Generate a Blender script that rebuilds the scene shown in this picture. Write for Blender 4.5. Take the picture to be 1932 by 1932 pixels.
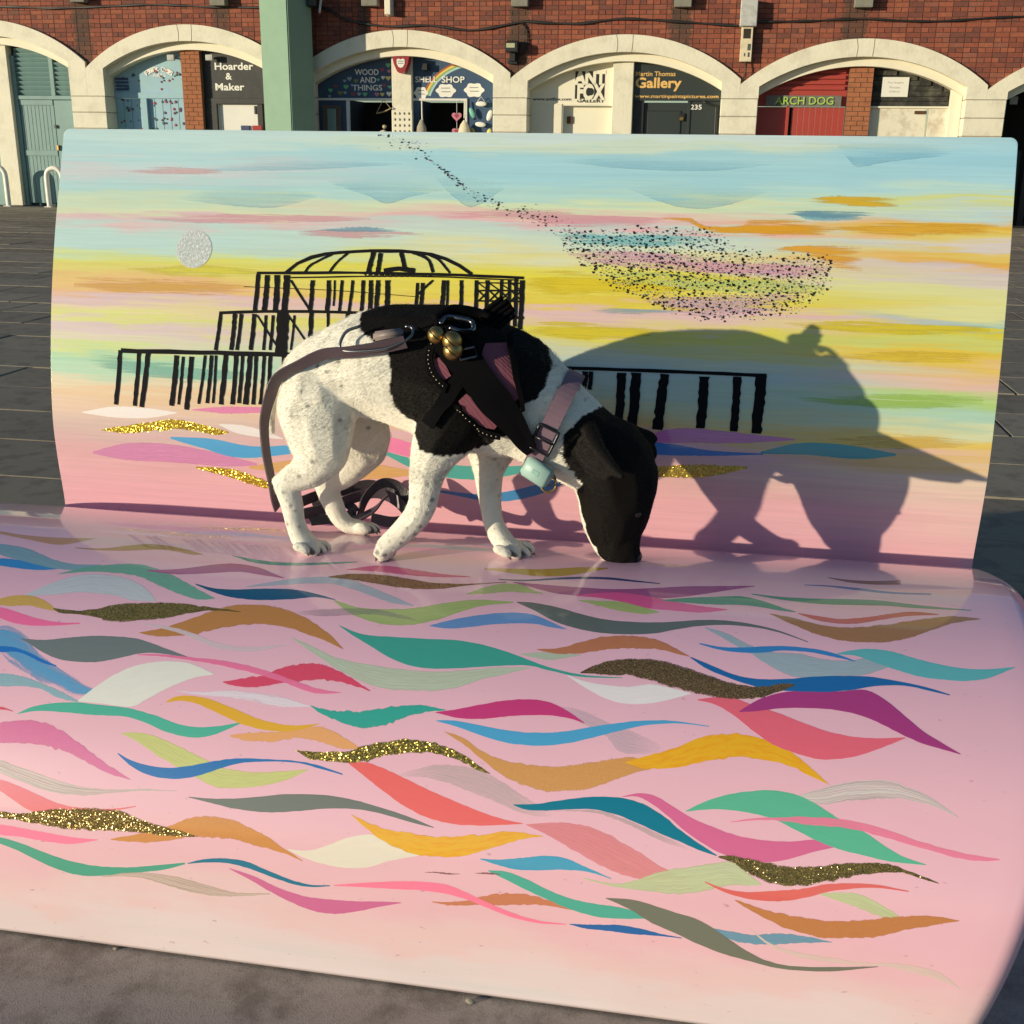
import bpy, bmesh, math, random
import numpy as np
from mathutils import Vector, Matrix, noise
from mathutils.bvhtree import BVHTree

random.seed(7); RNG = np.random.default_rng(11)
scn = bpy.context.scene
COL = scn.collection
for o in list(bpy.data.objects):
    bpy.data.objects.remove(o)

# ------------------------------------------------------------------ camera
PITCH = math.radians(17.51); ROLL = math.radians(0.72); CAM_H = 1.055
cam_d = bpy.data.cameras.new('camera'); cam_d.sensor_width = 36.0
cam_d.lens = 2138.9 / 1932 * 36.0; cam_d.clip_start = 0.02; cam_d.clip_end = 500
cam = bpy.data.objects.new('camera', cam_d); COL.objects.link(cam)
_f = Vector((0, math.cos(PITCH), -math.sin(PITCH)))
_r = Vector((1, 0, 0)); _u = Vector((0, math.sin(PITCH), math.cos(PITCH)))
_r2 = math.cos(ROLL) * _r + math.sin(ROLL) * _u
_u2 = -math.sin(ROLL) * _r + math.cos(ROLL) * _u
cam.matrix_world = Matrix(((_r2.x, _u2.x, -_f.x, 0), (_r2.y, _u2.y, -_f.y, 0), (_r2.z, _u2.z, -_f.z, CAM_H), (0, 0, 0, 1)))
scn.camera = cam

# ------------------------------------------------------------------ sky, sun, exposure
SUN_AZ = math.radians(63.5)      # direction the light travels, from +Y towards +X
SUN_EL = math.radians(7.0)
world = bpy.data.worlds.new('World'); scn.world = world; world.use_nodes = True
wn = world.node_tree.nodes; wl = world.node_tree.links
sky = wn.new('ShaderNodeTexSky'); sky.sky_type = 'NISHITA'; sky.sun_disc = False
sky.sun_elevation = SUN_EL
sky.sun_rotation = math.pi + SUN_AZ
sky.air_density = 1.0; sky.dust_density = 0.2; sky.ozone_density = 3.0
wn['Background'].inputs['Strength'].default_value = 0.15
wl.new(sky.outputs['Color'], wn['Background'].inputs['Color'])
sun_d = bpy.data.lights.new('sun', 'SUN'); sun_d.energy = 4.6; sun_d.angle = math.radians(0.5)
sun_d.color = (1.0, 0.88, 0.64)
sun = bpy.data.objects.new('sun', sun_d); COL.objects.link(sun)
_d = Vector((math.sin(SUN_AZ) * math.cos(SUN_EL), math.cos(SUN_AZ) * math.cos(SUN_EL), -math.sin(SUN_EL)))
sun.rotation_euler = _d.to_track_quat('-Z', 'Y').to_euler()
sun.location = (-6, -4, 5)
vs = scn.view_settings
vs.view_transform = 'Standard'; vs.look = 'None'; vs.exposure = 0.06; vs.gamma = 1.0; vs.use_curve_mapping = False
scn.render.engine = 'CYCLES'

# ------------------------------------------------------------------ helpers
def lin(c):
    return tuple((x / 255 / 12.92) if x / 255 <= 0.04045 else ((x / 255 + 0.055) / 1.055) ** 2.4 for x in c)

MATS = {}
def nodes_of(m):
    m.use_nodes = True
    return m.node_tree.nodes, m.node_tree.links, m.node_tree.nodes['Principled BSDF']

def mat(name, col, rough=0.6, metal=0.0, var=0.12, scale=8.0, bump=0.0, bscale=60.0, coat=0.0, spec=0.5, dirt=None, dscale=2.0, damt=0.5):
    """plain procedural material: base colour broken up by noise, optional dirt patches and fine bump"""
    if name in MATS: return MATS[name]
    m = bpy.data.materials.new(name); n, l, b = nodes_of(m)
    tc = n.new('ShaderNodeTexCoord')
    no = n.new('ShaderNodeTexNoise'); no.inputs['Scale'].default_value = scale; no.inputs['Detail'].default_value = 6
    l.new(tc.outputs['Object'], no.inputs['Vector'])
    mx = n.new('ShaderNodeMix'); mx.data_type = 'RGBA'
    mx.inputs[6].default_value = (*[c * (1 - var) for c in col], 1)
    mx.inputs[7].default_value = (*[min(1, c * (1 + var)) for c in col], 1)
    l.new(no.outputs['Fac'], mx.inputs[0]); out = mx.outputs[2]
    if dirt is not None:
        n2 = n.new('ShaderNodeTexNoise'); n2.inputs['Scale'].default_value = dscale; n2.inputs['Detail'].default_value = 8; n2.inputs['Roughness'].default_value = .65
        l.new(tc.outputs['Object'], n2.inputs['Vector'])
        rp = n.new('ShaderNodeValToRGB'); rp.color_ramp.elements[0].position = .48; rp.color_ramp.elements[1].position = .68
        l.new(n2.outputs['Fac'], rp.inputs[0])
        ml = n.new('ShaderNodeMath'); ml.operation = 'MULTIPLY'; ml.inputs[1].default_value = damt
        l.new(rp.outputs[0], ml.inputs[0])
        m2 = n.new('ShaderNodeMix'); m2.data_type = 'RGBA'; m2.inputs[7].default_value = (*dirt, 1)
        l.new(ml.outputs[0], m2.inputs[0]); l.new(out, m2.inputs[6]); out = m2.outputs[2]
    l.new(out, b.inputs['Base Color'])
    b.inputs['Roughness'].default_value = rough; b.inputs['Metallic'].default_value = metal
    b.inputs['Coat Weight'].default_value = coat; b.inputs['Specular IOR Level'].default_value = spec
    if bump:
        n3 = n.new('ShaderNodeTexNoise'); n3.inputs['Scale'].default_value = bscale; n3.inputs['Detail'].default_value = 5
        l.new(tc.outputs['Object'], n3.inputs['Vector'])
        bp = n.new('ShaderNodeBump'); bp.inputs['Strength'].default_value = bump; bp.inputs['Distance'].default_value = 0.01
        l.new(n3.outputs['Fac'], bp.inputs['Height']); l.new(bp.outputs[0], b.inputs['Normal'])
    MATS[name] = m
    return m

def tag(o, label=None, cat=None, group=None, kind=None):
    if label: o['label'] = label
    if cat: o['category'] = cat
    if group: o['group'] = group
    if kind: o['kind'] = kind
    return o

def empty(name, loc, rz=0.0, parent=None):
    o = bpy.data.objects.new(name, None); COL.objects.link(o); o.location = loc; o.rotation_euler = (0, 0, rz)
    o.empty_display_size = 0.1
    if parent: o.parent = parent
    return o

def link(name, me, m=None, parent=None, smooth=False, loc=None):
    o = bpy.data.objects.new(name, me); COL.objects.link(o)
    if m is not None and len(me.materials) == 0: me.materials.append(m)
    if parent: o.parent = parent
    if loc is not None: o.location = loc
    if smooth: me.polygons.foreach_set('use_smooth', [True] * len(me.polygons))
    return o

def mesh(name, v, f, m=None, parent=None, smooth=False):
    me = bpy.data.meshes.new(name); me.from_pydata([tuple(map(float, p)) for p in v], [], [tuple(int(i) for i in q) for q in f]); me.update()
    return link(name, me, m, parent, smooth)

def bmobj(name, bm, m=None, parent=None, smooth=False):
    me = bpy.data.meshes.new(name); bm.normal_update(); bm.to_mesh(me); bm.free()
    return link(name, me, m, parent, smooth)

def add_box(bm, x0, x1, y0, y1, z0, z1, bev=0.0, mtx=None):
    b2 = bmesh.new()
    r = bmesh.ops.create_cube(b2, size=1.0)
    for v in b2.verts:
        v.co = Vector((x0 + (v.co.x + .5) * (x1 - x0), y0 + (v.co.y + .5) * (y1 - y0), z0 + (v.co.z + .5) * (z1 - z0)))
    if bev: bmesh.ops.bevel(b2, geom=list(b2.edges), offset=bev, segments=1, affect='EDGES', clamp_overlap=True)
    if mtx is not None: bmesh.ops.transform(b2, matrix=mtx, verts=b2.verts)
    tmp = bpy.data.meshes.new('t'); b2.to_mesh(tmp); b2.free(); bm.from_mesh(tmp); bpy.data.meshes.remove(tmp)

def box(name, x0, x1, y0, y1, z0, z1, m, parent=None, bev=0.0):
    bm = bmesh.new(); add_box(bm, x0, x1, y0, y1, z0, z1, bev)
    return bmobj(name, bm, m, parent)

def prism(name, pts, y0, y1, m, parent=None, off=(0, 0, 0)):
    """polygon given in (x, z) extruded along y"""
    n = len(pts); v = [(p[0] - off[0], y0 - off[1], p[1] - off[2]) for p in pts] + [(p[0] - off[0], y1 - off[1], p[1] - off[2]) for p in pts]
    area = sum(pts[i][0] * pts[(i + 1) % n][1] - pts[(i + 1) % n][0] * pts[i][1] for i in range(n))
    f = [tuple(range(n)), tuple(range(2 * n - 1, n - 1, -1))] + [(i, i + n, (i + 1) % n + n, (i + 1) % n) for i in range(n)]
    if area < 0: f = [tuple(reversed(q)) for q in f]
    return mesh(name, v, f, m, parent)

def crom(pts, n):
    p = np.array(pts, float); p = np.vstack([2 * p[0] - p[1], p, 2 * p[-1] - p[-2]]); out = []
    for i in range(1, len(p) - 2):
        a, b, c, d = p[i - 1], p[i], p[i + 1], p[i + 2]
        for k in range(n):
            t = k / n; out.append(.5 * (2 * b + (c - a) * t + (2 * a - 5 * b + 4 * c - d) * t * t + (3 * b - a - 3 * c + d) * t ** 3))
    out.append(p[-2]); return np.array(out)

def resample(pts, n):
    """smooth a polyline and resample to n points by arc length"""
    c = crom(pts, 10) if len(pts) > 2 else np.array(pts, float)
    s = np.r_[0, np.cumsum(np.linalg.norm(np.diff(c, axis=0), axis=1))]
    t = np.linspace(0, s[-1], n)
    return np.stack([np.interp(t, s, c[:, k]) for k in range(c.shape[1])], 1)

def tube(name, path, r, m, parent=None, seg=8, closed=False, smoothpath=True, n=None):
    p = resample(path, n or max(8, 6 * len(path))) if smoothpath else np.array(path, float)
    v, f = tube_vf(p, r, seg)
    return mesh(name, v, f, m, parent, True)

def tube_vf(p, r, seg=8, base=0):
    N = len(p); v = []; f = []; r = np.broadcast_to(r, (N,))
    t = np.gradient(p, axis=0); t /= np.linalg.norm(t, axis=1)[:, None] + 1e-12
    up = np.array([0, 0, 1.0]) if abs(t[0][2]) < .9 else np.array([0, 1.0, 0])
    for i in range(N):
        a = up - t[i] * (up @ t[i]); a /= np.linalg.norm(a) + 1e-12; up = a; b = np.cross(t[i], a)
        for k in range(seg):
            w = 2 * math.pi * k / seg; v.append(p[i] + r[i] * (math.cos(w) * a + math.sin(w) * b))
    for i in range(N - 1):
        for k in range(seg):
            f.append((base + i * seg + k, base + i * seg + (k + 1) % seg, base + (i + 1) * seg + (k + 1) % seg, base + (i + 1) * seg + k))
    f.append(tuple(base + k for k in range(seg))[::-1]); f.append(tuple(base + (N - 1) * seg + k for k in range(seg)))
    return v, f

def text(name, s, box2, y, m, parent, off=(0, 0, 0), bold=0.0, depth=0.004, rot=0.0):
    """lettering as mesh, fitted to box2 = (x0, z0, x1, z1) in the wall plane, facing -y"""
    cu = bpy.data.curves.new(name, 'FONT'); cu.body = s; cu.size = 1; cu.offset = bold; cu.extrude = 0.02; cu.resolution_u = 3
    o = bpy.data.objects.new('t', cu); COL.objects.link(o)
    me = bpy.data.meshes.new_from_object(o.evaluated_get(bpy.context.evaluated_depsgraph_get()))
    bpy.data.objects.remove(o); bpy.data.curves.remove(cu)
    c = np.empty(len(me.vertices) * 3); me.vertices.foreach_get('co', c); c = c.reshape(-1, 3)
    lo, hi = c.min(0), c.max(0)
    x = (c[:, 0] - lo[0]) / (hi[0] - lo[0]); z = (c[:, 1] - lo[1]) / (hi[1] - lo[1])
    X = box2[0] + x * (box2[2] - box2[0]); Z = box2[1] + z * (box2[3] - box2[1])
    if rot:
        cx, cz = (box2[0] + box2[2]) / 2, (box2[1] + box2[3]) / 2; ca, sa = math.cos(rot), math.sin(rot)
        X, Z = cx + (X - cx) * ca - (Z - cz) * sa, cz + (X - cx) * sa + (Z - cz) * ca
    Y = y + np.where(c[:, 2] > 0, -depth, 0)
    me.vertices.foreach_set('co', np.stack([X - off[0], Y - off[1], Z - off[2]], 1).ravel()); me.update(); me.name = name
    return link(name, me, m, parent)

# ------------------------------------------------------------------ data (bench-space metres)
FUR_COUNT = 110000
STROKES = [
('S','solid',(200,140,90),[(-0.7886,0.3995),(-0.7502,0.4028),(-0.7061,0.4109),(-0.6473,0.4122),(-0.5816,0.4044)],[(-0.7876,0.4009),(-0.7433,0.4135),(-0.6868,0.4264),(-0.6232,0.4371),(-0.5809,0.4058)]),
('S','thin',(130,180,190),[(-0.7506,0.457),(-0.7206,0.4492),(-0.6679,0.4573),(-0.6127,0.4823),(-0.57,0.493),(-0.5234,0.4893)],[(-0.7499,0.4582),(-0.6993,0.483),(-0.6612,0.4945),(-0.617,0.507),(-0.5819,0.5101),(-0.5383,0.5069),(-0.5229,0.4903)]),
('S','solid',(50,140,200),[(-0.7216,0.5025),(-0.693,0.4933),(-0.6612,0.4945),(-0.6255,0.503),(-0.5875,0.5108)],[(-0.721,0.5035),(-0.6812,0.5127),(-0.642,0.5167),(-0.6118,0.5163),(-0.5873,0.5113)]),
('S','thin',(110,185,155),[(-0.5784,0.5218),(-0.5421,0.4998),(-0.5016,0.4847),(-0.4615,0.4807),(-0.4195,0.4938),(-0.3661,0.5212),(-0.3397,0.5359),(-0.3127,0.5497)],[(-0.5777,0.5232),(-0.5358,0.5116),(-0.4953,0.5089),(-0.4517,0.5131),(-0.4109,0.5313),(-0.3725,0.5463),(-0.3371,0.5559),(-0.3123,0.5509)]),
('S','thin',(212,222,222),[(-0.6031,0.5755),(-0.5814,0.5495),(-0.5479,0.5228),(-0.5103,0.5147),(-0.4662,0.5197),(-0.4283,0.5379),(-0.3993,0.5638)],[(-0.6019,0.5777),(-0.5585,0.5705),(-0.5275,0.5622),(-0.4933,0.5604),(-0.4598,0.5635),(-0.4312,0.5694),(-0.3981,0.5665)]),
('S','thin',(225,185,80),[(-0.6626,0.6021),(-0.6386,0.5864),(-0.6192,0.5785),(-0.5907,0.5765),(-0.5623,0.5858),(-0.5406,0.6002)],[(-0.6623,0.6028),(-0.6309,0.6006),(-0.6133,0.6006),(-0.5861,0.5966),(-0.5607,0.6005),(-0.5394,0.6026)]),
('S','solid',(250,115,160),[(-0.6594,0.6079),(-0.6291,0.6041),(-0.5963,0.6107),(-0.5634,0.6185),(-0.527,0.6224),(-0.4938,0.62)],[(-0.6591,0.6086),(-0.6186,0.6242),(-0.5919,0.631),(-0.5622,0.6327),(-0.5294,0.6294),(-0.4928,0.6223)]),
('S','rough',(190,130,65),[(-0.3974,0.6279),(-0.3657,0.6169),(-0.3523,0.6087),(-0.3302,0.594),(-0.3043,0.5746),(-0.276,0.5609),(-0.2444,0.556),(-0.2104,0.558),(-0.1795,0.5681),(-0.147,0.5848),(-0.1167,0.6058),(-0.0938,0.6262)],[(-0.3969,0.6291),(-0.3733,0.6326),(-0.3438,0.6302),(-0.3135,0.6232),(-0.2854,0.6102),(-0.2534,0.5999),(-0.2198,0.5946),(-0.1866,0.5962),(-0.1569,0.6051),(-0.1277,0.6136),(-0.0937,0.6269)]),
('S','glit',(110,95,45),[(-0.5464,0.5972),(-0.5098,0.5981),(-0.4791,0.59),(-0.4505,0.5774),(-0.4131,0.5713),(-0.3696,0.5664),(-0.3349,0.5684),(-0.289,0.5709),(-0.2629,0.5737)],[(-0.5455,0.5989),(-0.5322,0.6055),(-0.5035,0.6053),(-0.4766,0.6078),(-0.4519,0.6122),(-0.4292,0.6123),(-0.4006,0.6068),(-0.3677,0.5981),(-0.339,0.5859),(-0.3036,0.5764),(-0.2625,0.5748)]),
('S','thin',(232,210,210),[(-0.3985,0.6118),(-0.3616,0.6131),(-0.32,0.6206),(-0.2826,0.633),(-0.2486,0.6375),(-0.2171,0.6352),(-0.1744,0.6267)],[(-0.3978,0.6135),(-0.365,0.6185),(-0.3288,0.6264),(-0.2972,0.6377),(-0.2593,0.6457),(-0.2196,0.6439),(-0.1741,0.6276)]),
('S','thin',(150,195,200),[(-0.6051,0.7216),(-0.5773,0.7135),(-0.5433,0.7145),(-0.5131,0.7212),(-0.4797,0.7301),(-0.4486,0.7416)],[(-0.6049,0.7221),(-0.5703,0.7319),(-0.538,0.7289),(-0.5099,0.7302),(-0.479,0.7405),(-0.4479,0.7441)]),
('S','dryw',(100,170,210),[(-0.6317,0.6615),(-0.612,0.637),(-0.5884,0.638),(-0.5626,0.65),(-0.5389,0.671),(-0.5089,0.6887),(-0.4684,0.7075),(-0.4237,0.7262)],[(-0.6314,0.6621),(-0.5894,0.6848),(-0.5671,0.6971),(-0.5427,0.7089),(-0.5072,0.722),(-0.477,0.7298),(-0.4533,0.7355),(-0.4229,0.7287)]),
('S','solid',(35,115,190),[(-0.6241,0.6775),(-0.5952,0.6719),(-0.5725,0.6718),(-0.5472,0.6778),(-0.5208,0.687),(-0.4984,0.6941)],[(-0.6238,0.6781),(-0.5909,0.6814),(-0.5695,0.6784),(-0.548,0.6823),(-0.5218,0.6914),(-0.4978,0.6957)]),
('S','solid',(115,125,120),[(-0.5696,0.6564),(-0.5346,0.6552),(-0.5034,0.6489),(-0.4724,0.6426),(-0.4347,0.6388),(-0.3954,0.6397),(-0.3588,0.6486),(-0.3344,0.6554),(-0.3103,0.6621)],[(-0.5693,0.657),(-0.5536,0.6632),(-0.5289,0.6745),(-0.4999,0.6835),(-0.4658,0.6852),(-0.4341,0.6816),(-0.405,0.6714),(-0.3758,0.6617),(-0.3433,0.6609),(-0.31,0.663)]),
('S','solid',(235,232,215),[(-0.4486,0.7416),(-0.4307,0.7215),(-0.4102,0.7019),(-0.3839,0.6839),(-0.3496,0.6734),(-0.3125,0.6712),(-0.2893,0.6762),(-0.2653,0.6847)],[(-0.4482,0.7428),(-0.4131,0.7426),(-0.37,0.7432),(-0.3518,0.7325),(-0.33,0.716),(-0.3078,0.7018),(-0.287,0.6915),(-0.2649,0.6857)]),
('S','rough',(220,75,100),[(-0.2489,0.6948),(-0.2245,0.6882),(-0.1954,0.6798),(-0.171,0.6645),(-0.142,0.6557),(-0.1162,0.6546),(-0.0908,0.6623),(-0.0645,0.6753),(-0.0401,0.688)],[(-0.2485,0.6961),(-0.229,0.6997),(-0.203,0.699),(-0.164,0.6893),(-0.1396,0.6836),(-0.1048,0.6784),(-0.0732,0.6817),(-0.0399,0.6891)]),
('S','thin',(255,130,170),[(-0.3855,0.665),(-0.3485,0.6614),(-0.3103,0.6621),(-0.2672,0.6623),(-0.2231,0.6667),(-0.1838,0.6744),(-0.1445,0.6846),(-0.1116,0.6923),(-0.0803,0.6947)],[(-0.3849,0.6665),(-0.3472,0.6651),(-0.3031,0.6673),(-0.2645,0.6703),(-0.2256,0.6757),(-0.1895,0.682),(-0.1532,0.6909),(-0.1149,0.6994),(-0.08,0.6957)]),
('S','dryw',(245,232,235),[(-0.3121,0.7138),(-0.278,0.7124),(-0.2403,0.7061),(-0.2014,0.7051),(-0.1617,0.7079),(-0.1157,0.7178)],[(-0.3118,0.7148),(-0.2817,0.718),(-0.2367,0.719),(-0.197,0.7217),(-0.1576,0.7244),(-0.1154,0.719)]),
('S','solid',(80,180,150),[(-0.5322,0.7678),(-0.5123,0.7563),(-0.482,0.7483),(-0.4504,0.7446),(-0.4126,0.7444),(-0.3694,0.7455),(-0.3304,0.7519),(-0.2968,0.76),(-0.2651,0.7614),(-0.2351,0.7566),(-0.206,0.7484)],[(-0.532,0.7685),(-0.5053,0.7615),(-0.4676,0.7597),(-0.419,0.7595),(-0.3769,0.757),(-0.3436,0.7624),(-0.3096,0.7723),(-0.2722,0.7761),(-0.2425,0.7696),(-0.2057,0.7494)]),
('S','rough',(232,165,100),[(-0.2197,0.7674),(-0.1876,0.7614),(-0.1479,0.7562),(-0.1194,0.7468),(-0.091,0.7453),(-0.0667,0.754),(-0.0395,0.7669)],[(-0.2192,0.7698),(-0.1918,0.7732),(-0.1568,0.7699),(-0.1252,0.7632),(-0.0921,0.7653),(-0.0662,0.7707),(-0.0391,0.7693)]),
('S','solid',(230,175,40),[(-0.3215,0.7315),(-0.3093,0.723),(-0.2891,0.7198),(-0.2594,0.7222),(-0.2201,0.7326),(-0.1868,0.7421),(-0.1551,0.7465),(-0.1297,0.7461),(-0.1005,0.7408)],[(-0.3212,0.7325),(-0.3,0.7279),(-0.2756,0.7302),(-0.2443,0.74),(-0.2106,0.7506),(-0.1785,0.7561),(-0.1479,0.7562),(-0.1237,0.7509),(-0.1003,0.7418)]),
('S','solid',(175,90,135),[(-0.4457,0.4947),(-0.3944,0.4839),(-0.3497,0.4645),(-0.3175,0.4567),(-0.2797,0.4628),(-0.2515,0.4756),(-0.2284,0.4874)],[(-0.4445,0.4971),(-0.4078,0.4999),(-0.3738,0.4969),(-0.3341,0.4873),(-0.2992,0.4798),(-0.2656,0.4841),(-0.2279,0.4888)]),
('S','solid',(175,130,80),[(-0.5934,0.4425),(-0.5502,0.439),(-0.5152,0.4228),(-0.4836,0.4115),(-0.446,0.4124),(-0.4104,0.4228),(-0.3811,0.4337)],[(-0.5921,0.445),(-0.5526,0.446),(-0.506,0.4406),(-0.4624,0.4294),(-0.4315,0.4298),(-0.4008,0.437),(-0.3806,0.435)]),
('S','solid',(85,150,135),[(-0.3348,0.4295),(-0.3019,0.4367),(-0.2647,0.441),(-0.2215,0.4385),(-0.1807,0.4299),(-0.1345,0.4195)],[(-0.334,0.4314),(-0.298,0.4463),(-0.2664,0.4518),(-0.2266,0.4487),(-0.1782,0.4373),(-0.1337,0.422)]),
('S','solid',(0,85,120),[(-0.3552,0.5198),(-0.3233,0.5272),(-0.2894,0.5262),(-0.2494,0.5193),(-0.2086,0.5151),(-0.1734,0.5197),(-0.1338,0.5307)],[(-0.354,0.5224),(-0.3261,0.5343),(-0.2937,0.5441),(-0.259,0.5467),(-0.2265,0.5437),(-0.1951,0.5378),(-0.1645,0.5297),(-0.1333,0.5323)]),
('S','thin',(180,195,205),[(-0.276,0.5167),(-0.2423,0.5004),(-0.1922,0.4807),(-0.1374,0.4744),(-0.0815,0.4984),(-0.0435,0.5166),(-0.0156,0.5305)],[(-0.2752,0.5189),(-0.2126,0.5037),(-0.1593,0.4942),(-0.1223,0.5014),(-0.0817,0.517),(-0.0512,0.5286),(-0.0151,0.5326)]),
('S','thin',(200,216,184),[(-0.1746,0.6137),(-0.1419,0.6249),(-0.1061,0.64),(-0.0733,0.6457),(-0.0363,0.6494),(0.0025,0.6513),(0.0452,0.6499),(0.0891,0.6424),(0.1253,0.6348),(0.1693,0.6302)],[(-0.1741,0.6153),(-0.1518,0.6275),(-0.1138,0.6499),(-0.0841,0.6645),(-0.05,0.678),(-0.0157,0.6842),(0.0166,0.6824),(0.0511,0.6795),(0.0793,0.6706),(0.1066,0.6566),(0.1347,0.6465),(0.1695,0.6313)]),
('S','glitd',(110,80,50),[(-0.1621,0.4737),(-0.132,0.4608),(-0.0935,0.4567),(-0.053,0.4602),(-0.0119,0.468),(0.0267,0.4677),(0.0587,0.4629),(0.1055,0.4501)],[(-0.1612,0.4763),(-0.1236,0.4789),(-0.0795,0.4857),(-0.0395,0.4902),(-0.0067,0.4891),(0.0243,0.4812),(0.0542,0.4679),(0.1059,0.4523)]),
('S','thin',(172,200,115),[(-0.1349,0.5325),(-0.0957,0.5445),(-0.0579,0.544),(-0.0167,0.5369),(0.0226,0.5214),(0.0572,0.508),(0.0885,0.5039),(0.1258,0.5035)],[(-0.1342,0.5346),(-0.1055,0.5576),(-0.0721,0.5709),(-0.0387,0.5763),(-0.0032,0.5705),(0.0255,0.5577),(0.0483,0.5413),(0.0811,0.5205),(0.1262,0.5062)]),
('S','thin',(180,198,125),[(0.0539,0.492),(0.0767,0.471),(0.1012,0.4564),(0.1282,0.4551),(0.1523,0.4704),(0.1636,0.474)],[(0.0544,0.4944),(0.0854,0.4877),(0.116,0.4783),(0.1374,0.4778),(0.164,0.4765)]),
('S','faint',(150,145,150),[(-0.1902,0.5655),(-0.1571,0.5578),(-0.1162,0.549),(-0.0736,0.5459),(-0.0402,0.5499),(0.0114,0.5651)],[(-0.1884,0.571),(-0.1373,0.569),(-0.1064,0.5635),(-0.0704,0.5574),(-0.0378,0.5594),(0.0116,0.5662)]),
('S','solid',(105,150,200),[(0.0177,0.5699),(0.046,0.5553),(0.08,0.5414),(0.1199,0.5304),(0.151,0.5286),(0.1729,0.5361),(0.2089,0.555)],[(0.0181,0.5717),(0.0447,0.5734),(0.0746,0.567),(0.1041,0.558),(0.1342,0.5525),(0.1647,0.5497),(0.1858,0.554),(0.2091,0.5561)]),
('S','thin',(195,212,180),[(0.1534,0.6079),(0.1827,0.6025),(0.2076,0.602),(0.2348,0.6013)],[(0.1537,0.6095),(0.1743,0.6136),(0.1969,0.6149),(0.235,0.6029)]),
('S','solid',(65,165,145),[(-0.1111,0.5844),(-0.0871,0.5941),(-0.0647,0.5985),(-0.023,0.5974),(0.0185,0.5963),(0.0594,0.5941),(0.096,0.5978),(0.1331,0.6069),(0.165,0.6177),(0.2064,0.6301),(0.2461,0.6349),(0.2944,0.6336)],[(-0.1107,0.5858),(-0.0848,0.6024),(-0.0542,0.6189),(-0.0244,0.6346),(0.0087,0.6448),(0.0444,0.6456),(0.0836,0.64),(0.1225,0.633),(0.1664,0.6274),(0.2019,0.6336),(0.2416,0.6383),(0.2945,0.6347)]),
('S','solid',(100,110,105),[(0.131,0.5028),(0.1546,0.5019),(0.1898,0.5085),(0.2277,0.5209),(0.2644,0.5287),(0.305,0.5284),(0.345,0.5233),(0.3962,0.5117),(0.4311,0.5092),(0.4657,0.513),(0.4999,0.5228),(0.5379,0.5412)],[(0.1313,0.505),(0.1602,0.5211),(0.189,0.5401),(0.2212,0.5517),(0.2573,0.5574),(0.2972,0.5556),(0.3317,0.5496),(0.3574,0.5389),(0.3902,0.5269),(0.4247,0.5196),(0.4618,0.5189),(0.4984,0.5262),(0.5379,0.5427)]),
('S','rough',(190,120,80),[(0.1745,0.5982),(0.2038,0.5926),(0.2297,0.5795),(0.2582,0.5657),(0.2876,0.5597),(0.3174,0.5587),(0.3426,0.5648),(0.3804,0.5877)],[(0.1747,0.5994),(0.1978,0.6031),(0.2224,0.6014),(0.2513,0.5939),(0.2802,0.5864),(0.3093,0.5818),(0.3411,0.5805),(0.3609,0.5849),(0.3805,0.589)]),
('S','solid',(240,232,226),[(0.222,0.6374),(0.2472,0.6449),(0.2765,0.6476),(0.3052,0.6474),(0.3333,0.6402),(0.3634,0.6441),(0.3858,0.6488)],[(0.2222,0.6389),(0.2458,0.6536),(0.2737,0.6673),(0.3027,0.673),(0.3308,0.6701),(0.3538,0.6631),(0.3859,0.6499)]),
('S','solid',(190,150,50),[(0.0646,0.4101),(0.1139,0.4034),(0.1521,0.3978),(0.2055,0.3803),(0.2492,0.3731)],[(0.0652,0.4134),(0.1056,0.4196),(0.1505,0.4235),(0.1931,0.4143),(0.2496,0.3777)]),
('S','solid',(60,75,120),[(0.0933,0.4433),(0.1363,0.4381),(0.1728,0.426),(0.2097,0.4159),(0.2527,0.4104),(0.2909,0.4134),(0.3313,0.4179)],[(0.0938,0.4461),(0.1371,0.4428),(0.179,0.4312),(0.216,0.4225),(0.2535,0.4186),(0.2913,0.4197),(0.3315,0.4203)]),
('S','solid',(170,90,140),[(0.1162,0.4484),(0.16,0.4501),(0.2139,0.4502),(0.267,0.4475),(0.3191,0.4362),(0.3713,0.4216),(0.4685,0.4027)],[(0.1166,0.4507),(0.1511,0.4626),(0.1849,0.4734),(0.2274,0.4739),(0.2687,0.4662),(0.321,0.4661),(0.3724,0.453),(0.4684,0.4052)]),
('S','thin',(180,204,120),[(0.2183,0.4861),(0.2495,0.4841),(0.2806,0.4821),(0.3072,0.4903),(0.3335,0.5004)],[(0.2185,0.488),(0.2456,0.4965),(0.2776,0.5057),(0.3137,0.5088),(0.3336,0.5026)]),
('S','solid',(230,95,150),[(0.2116,0.4746),(0.242,0.4633),(0.2784,0.4567),(0.3155,0.4617),(0.3555,0.4712),(0.3937,0.478),(0.4293,0.4811)],[(0.2118,0.4761),(0.2487,0.4768),(0.286,0.4838),(0.3177,0.4935),(0.3551,0.4952),(0.3942,0.4944),(0.4293,0.483)]),
('S','thin',(225,90,140),[(-0.1419,0.4476),(-0.0962,0.4276),(-0.0436,0.4318),(0.0036,0.4397),(0.0487,0.4415)],[(-0.1412,0.4499),(-0.0902,0.4485),(-0.0383,0.4522),(0.0063,0.4511),(0.0491,0.4438)]),
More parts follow.
